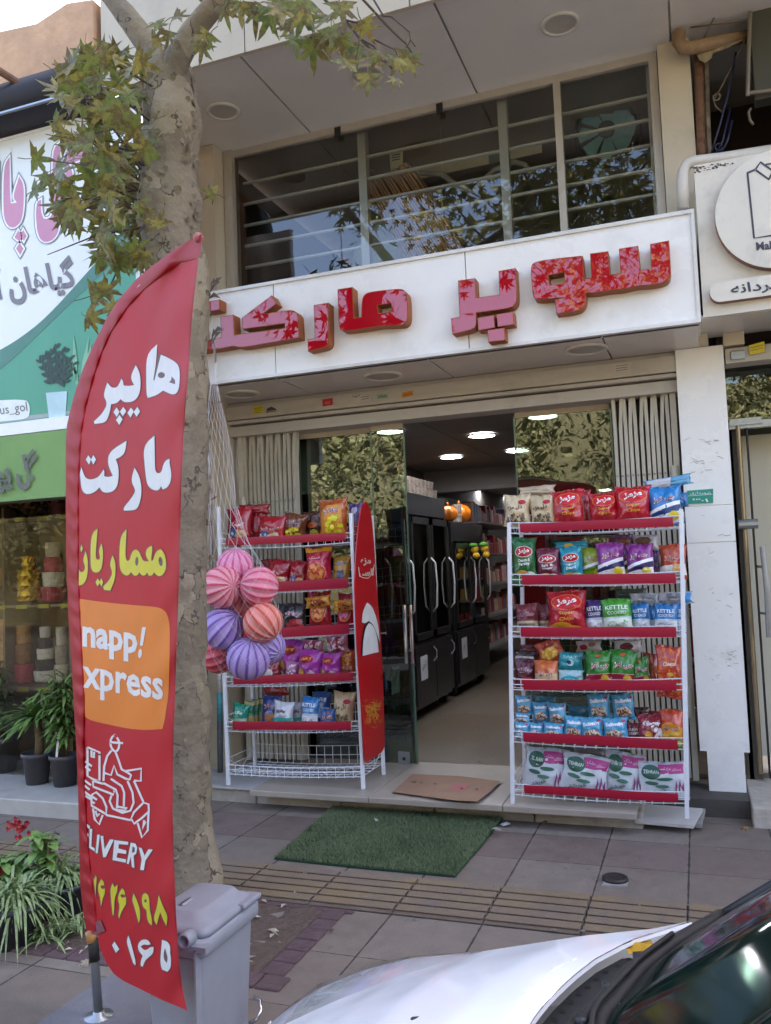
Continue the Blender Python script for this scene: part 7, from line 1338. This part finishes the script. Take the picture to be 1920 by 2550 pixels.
b.loft([[lerpc(E_, .43 * i / n) + V((0, 0, -.003)) for i in range(n + 1)], [lerpc(E_, .43 * i / n) + V((0, 0, -.03)) - ac * .015 for i in range(n + 1)], [lerpc(E_, .43 * i / n) + V((0, 0, -.6)) - ac * .05 for i in range(n + 1)]], closed=False); b.build('fender', CW, CAR, True)
# cowl, windscreen, wiper
WB = [G(x, y, z) for x, y, z in ((1796, 2287, .90), (1670, 2361, .91), (1596, 2421, .915), (1536, 2495, .92), (1491, 2550, .925))]
wt = [(p - E_[0]).dot(ac) for p in WB]; wb_ = [(p - E_[0]).dot(hd) for p in WB]; wz = [p.z for p in WB]
def wbase(d):
    q = min(d, Wd - d)
    for i in range(len(wt) - 1):
        if q <= wt[i + 1]:
            f = (q - wt[i]) / (wt[i + 1] - wt[i]); x = wb_[i] + (wb_[i + 1] - wb_[i]) * f; z = wz[i] + (wz[i + 1] - wz[i]) * f; break
    else: f = (q - wt[-1]) / .5; x = wb_[-1] + .07 * min(1, f) + .04 * f; z = wz[-1] + .01 * f
    return E_[0] + hd * x + ac * d + V((0, 0, z - E_[0].z))
ds = [wt[0] + (Wd - 2 * wt[0]) * k / 60 for k in range(61)]
b = MB(); b.loft([[hood(0, max(0, min(1, d / Wd))) + V((0, 0, -.022)) for d in ds], [hood(0, max(0, min(1, d / Wd))).lerp(wbase(d), .35) + V((0, 0, -.035)) for d in ds], [wbase(d) + V((0, 0, -.02)) for d in ds]], closed=False); b.build('cowl', BLK, CAR, True)
b = MB()
for k in range(44):
    for r_ in range(6):
        d = .12 + k * .026; 
        if d > 1.25: continue
        p = hood(0, d / Wd).lerp(wbase(d), .10 + .045 * r_) + V((0, 0, -.0255 - .0055 * r_ * .6)); b.lathe(p, [(.0052, .001), (0, .001)], 8, None, False)
b.build('vent_hole', M('vent_black', '050506', .9), CAR)
roofd = -hd * .93 + V((0, 0, .43))
def ws(u, v): d = ds[0] + (ds[-1] - ds[0]) * u; p = wbase(d); q = (1 - v); return p + roofd * v + ac * (.14 * v * (.5 - u) * 2) + V((0, 0, .05 * math.sin(math.pi * v))) + hd * .02 * math.sin(math.pi * u) * 0
wm_ = M('tinted_windscreen', '0d1c19', .06, 0, .1, 3, spec=.35, coat=.08, rv=.02)
b = MB(); b.grid(ws, 40, 16); b.build('windscreen', wm_, CAR, True)
b = MB(); b.tube([wbase(d) + V((0, 0, .004)) for d in ds], .011, 8); b.build('windscreen_seal', BLK, CAR, True)
b = MB(); b.tube([ws(0, v / 10) + V((0, 0, .002)) for v in range(11)], .010, 8); b.build('pillar', BLK, CAR, True)
wl = [wbase(wt[0] + .12 + .62 * k / 20) + hd * (.012 + .02 * k / 20) + V((0, 0, .008)) for k in range(21)]
b = MB(); b.tube(wl, .006, 6); b.tube([p + V((0, 0, .012)) - hd * .014 for p in wl], .004, 6); b.tube([wl[6] + hd * .03 - V((0, 0, .02)), wl[10] + hd * .045 - V((0, 0, .02)), wl[16] + hd * .03 - V((0, 0, .01))], .007, 8)
for k in range(2, 20, 3): b.obox(wl[k] + V((0, 0, .004)), (.016, .014, .008), Matrix.Rotation(k, 3, 'Z'))
b.build('wiper', BLK, CAR, True)
b = MB()
for x, y in ((1548, 2510), (1560, 2545), (1515, 2548)): c = G(x, y, .925); b.obox(c, (.03, .008, .01), Matrix.Rotation(.7 + x, 3, 'Z'))
b.build('wiper_linkage', BLK, CAR)
b = MB(); c = G(1042, 2546, .84); b.obox(c, (.03, .016, .014), Matrix.Rotation(.4, 3, 'Z'), .7); b.build('washer_nozzle', BLK, CAR, bevel=.003)
b = MB(); c = G(1590, 2362, .842); r2 = random.Random(2); b.grid(lambda u, v: c + hd * (.025 - .05 * u) + ac * (.05 * v - .02) + V((0, 0, .006 + .01 * noise.noise(V((u * 3, v * 3, 1))))), 26, 26); tag(b.build('cleaning_rag', M('ochre_rag', 'a5801f', .9, 0, .3, 60), None, True), 'ochre cleaning rag stuffed under the white car bonnet edge', 'cloth')
# rest of the body: sides, roof, wheels (mostly outside the picture)
def bodyring(x, lat, z0, z1): return [E_[0] + hd * x + ac * (Wd * (.5 - .5 * lat) - .05 * lat) + V((0, 0, z0 - E_[0].z)), E_[0] + hd * x + ac * (Wd * (.5 - .5 * lat) - .04 * lat) + V((0, 0, z1 - E_[0].z)), E_[0] + hd * x + ac * (Wd * (.5 + .5 * lat) + .04 * lat) + V((0, 0, z1 - E_[0].z)), E_[0] + hd * x + ac * (Wd * (.5 + .5 * lat) + .05 * lat) + V((0, 0, z0 - E_[0].z))]
b = MB(); b.loft([bodyring(ends + .16, .8, .12, .52), bodyring(ends + .06, .96, .05, .60), bodyring(.3, .99, .05, .70), bodyring(-.2, 1.0, .05, .80), bodyring(-2.2, 1.0, .05, .86), bodyring(-2.9, .96, .08, .8)]); b.build('body', CW, CAR, True)
b = MB(); b.loft([bodyring(-1.0, .84, .84, 1.30), bodyring(-1.2, .88, .84, 1.34), bodyring(-1.9, .84, .84, 1.3), bodyring(-2.5, .8, .84, .9)]); b.build('cabin', M('cabin_glass', '12181a', .08, 0, .05, coat=1), CAR, True)
for x in (ends - .35 + .15, -2.2):
    for lat in (-1, 1):
        c = E_[0] + hd * x + ac * (Wd * (.5 + .5 * lat) + .0 * lat); c.z = .16; b = MB(); ax = Matrix((hd, V((0, 0, 1)), ac)).transposed(); b.lathe(c, [(0, -.09), (.2, -.09), (.285, -.07), (.29, 0), (.285, .07), (.2, .09), (0, .09)], 24, ax); wq = b.build('wheel', BLACKP, CAR, True); b = MB(); b.lathe(c, [(0, -.1), (.18, -.095), (.19, .095), (0, .1)], 16, ax); b.build('rim', STEEL, wq)
# ---------------------------------------------------------------- across the street (only seen mirrored in glass and gloss)
r2 = random.Random(33)
LF2 = M('sunlit_leaf', '5f6442', .6, 0, .3, .9, col2='78744e')
for k, (x, y, h_, rr_) in enumerate(((-13.5, -9.5, 5.6, 2.6), (-9.3, -9.0, 5.9, 2.8), (-5.2, -9.8, 6.2, 2.6), (-1.0, -9.2, 8.8, 3.0), (3.0, -9.6, 9.3, 3.0), (-17.5, -9.8, 6.0, 2.6))):
    t = thing('street_tree', 'plane tree across the street, number %s from the far end, mirrored in the glass' % ['two', 'three', 'four', 'five', 'six', 'one'][k], 'tree', (x, y, -.13), 'trees across the street'); b = MB(); b.tube([(x, y, -.13), (x + .1, y, 1.5), (x - .1, y, h_ * .7)], [.2, .17, .08], 10); b.build('trunk', BARK, t, True); b = MB()
    cl_ = [V((x + r2.uniform(-1, 1) * rr_ * .8, y + r2.uniform(-1, 1) * rr_ * .5, r2.uniform(1.6, h_))) for _ in range(60)]
    for q in range(8000):
        c = r2.choice(cl_) + V((r2.gauss(0, .38), r2.gauss(0, .35), r2.gauss(0, .34))); a = V((r2.uniform(-1, 1), r2.uniform(-1, 1), r2.uniform(-1, 1))).normalized() * r2.uniform(.06, .12); e = V((r2.uniform(-1, 1), r2.uniform(-1, 1), r2.uniform(-1, 1))).cross(a) * .6
        b.face([c - a, c + e, c + a, c - e])
    b.build('crown', LF2, t, fixn=False)
FAC = thing('bounce_building', 'long unseen plaster building across the street, added to bounce light and back reflections', 'building', (-4, -14, 0))  # unseen building added for warm bounce light and to cover sky in reflections
b = MB(); b.box(-40, 40, -20, -14, -.13, 6.2); b.build('wall', M('bounce_plaster', '6f6a50', .85, 0, .1, 2), FAC)
for k in range(12):
    b = MB(); b.box(-30 + k * 5, -28.2 + k * 5, -13.99, -13.95, .8, 2.6); b.build('window', M('opposite_window', '3a3a3a', .2), FAC)
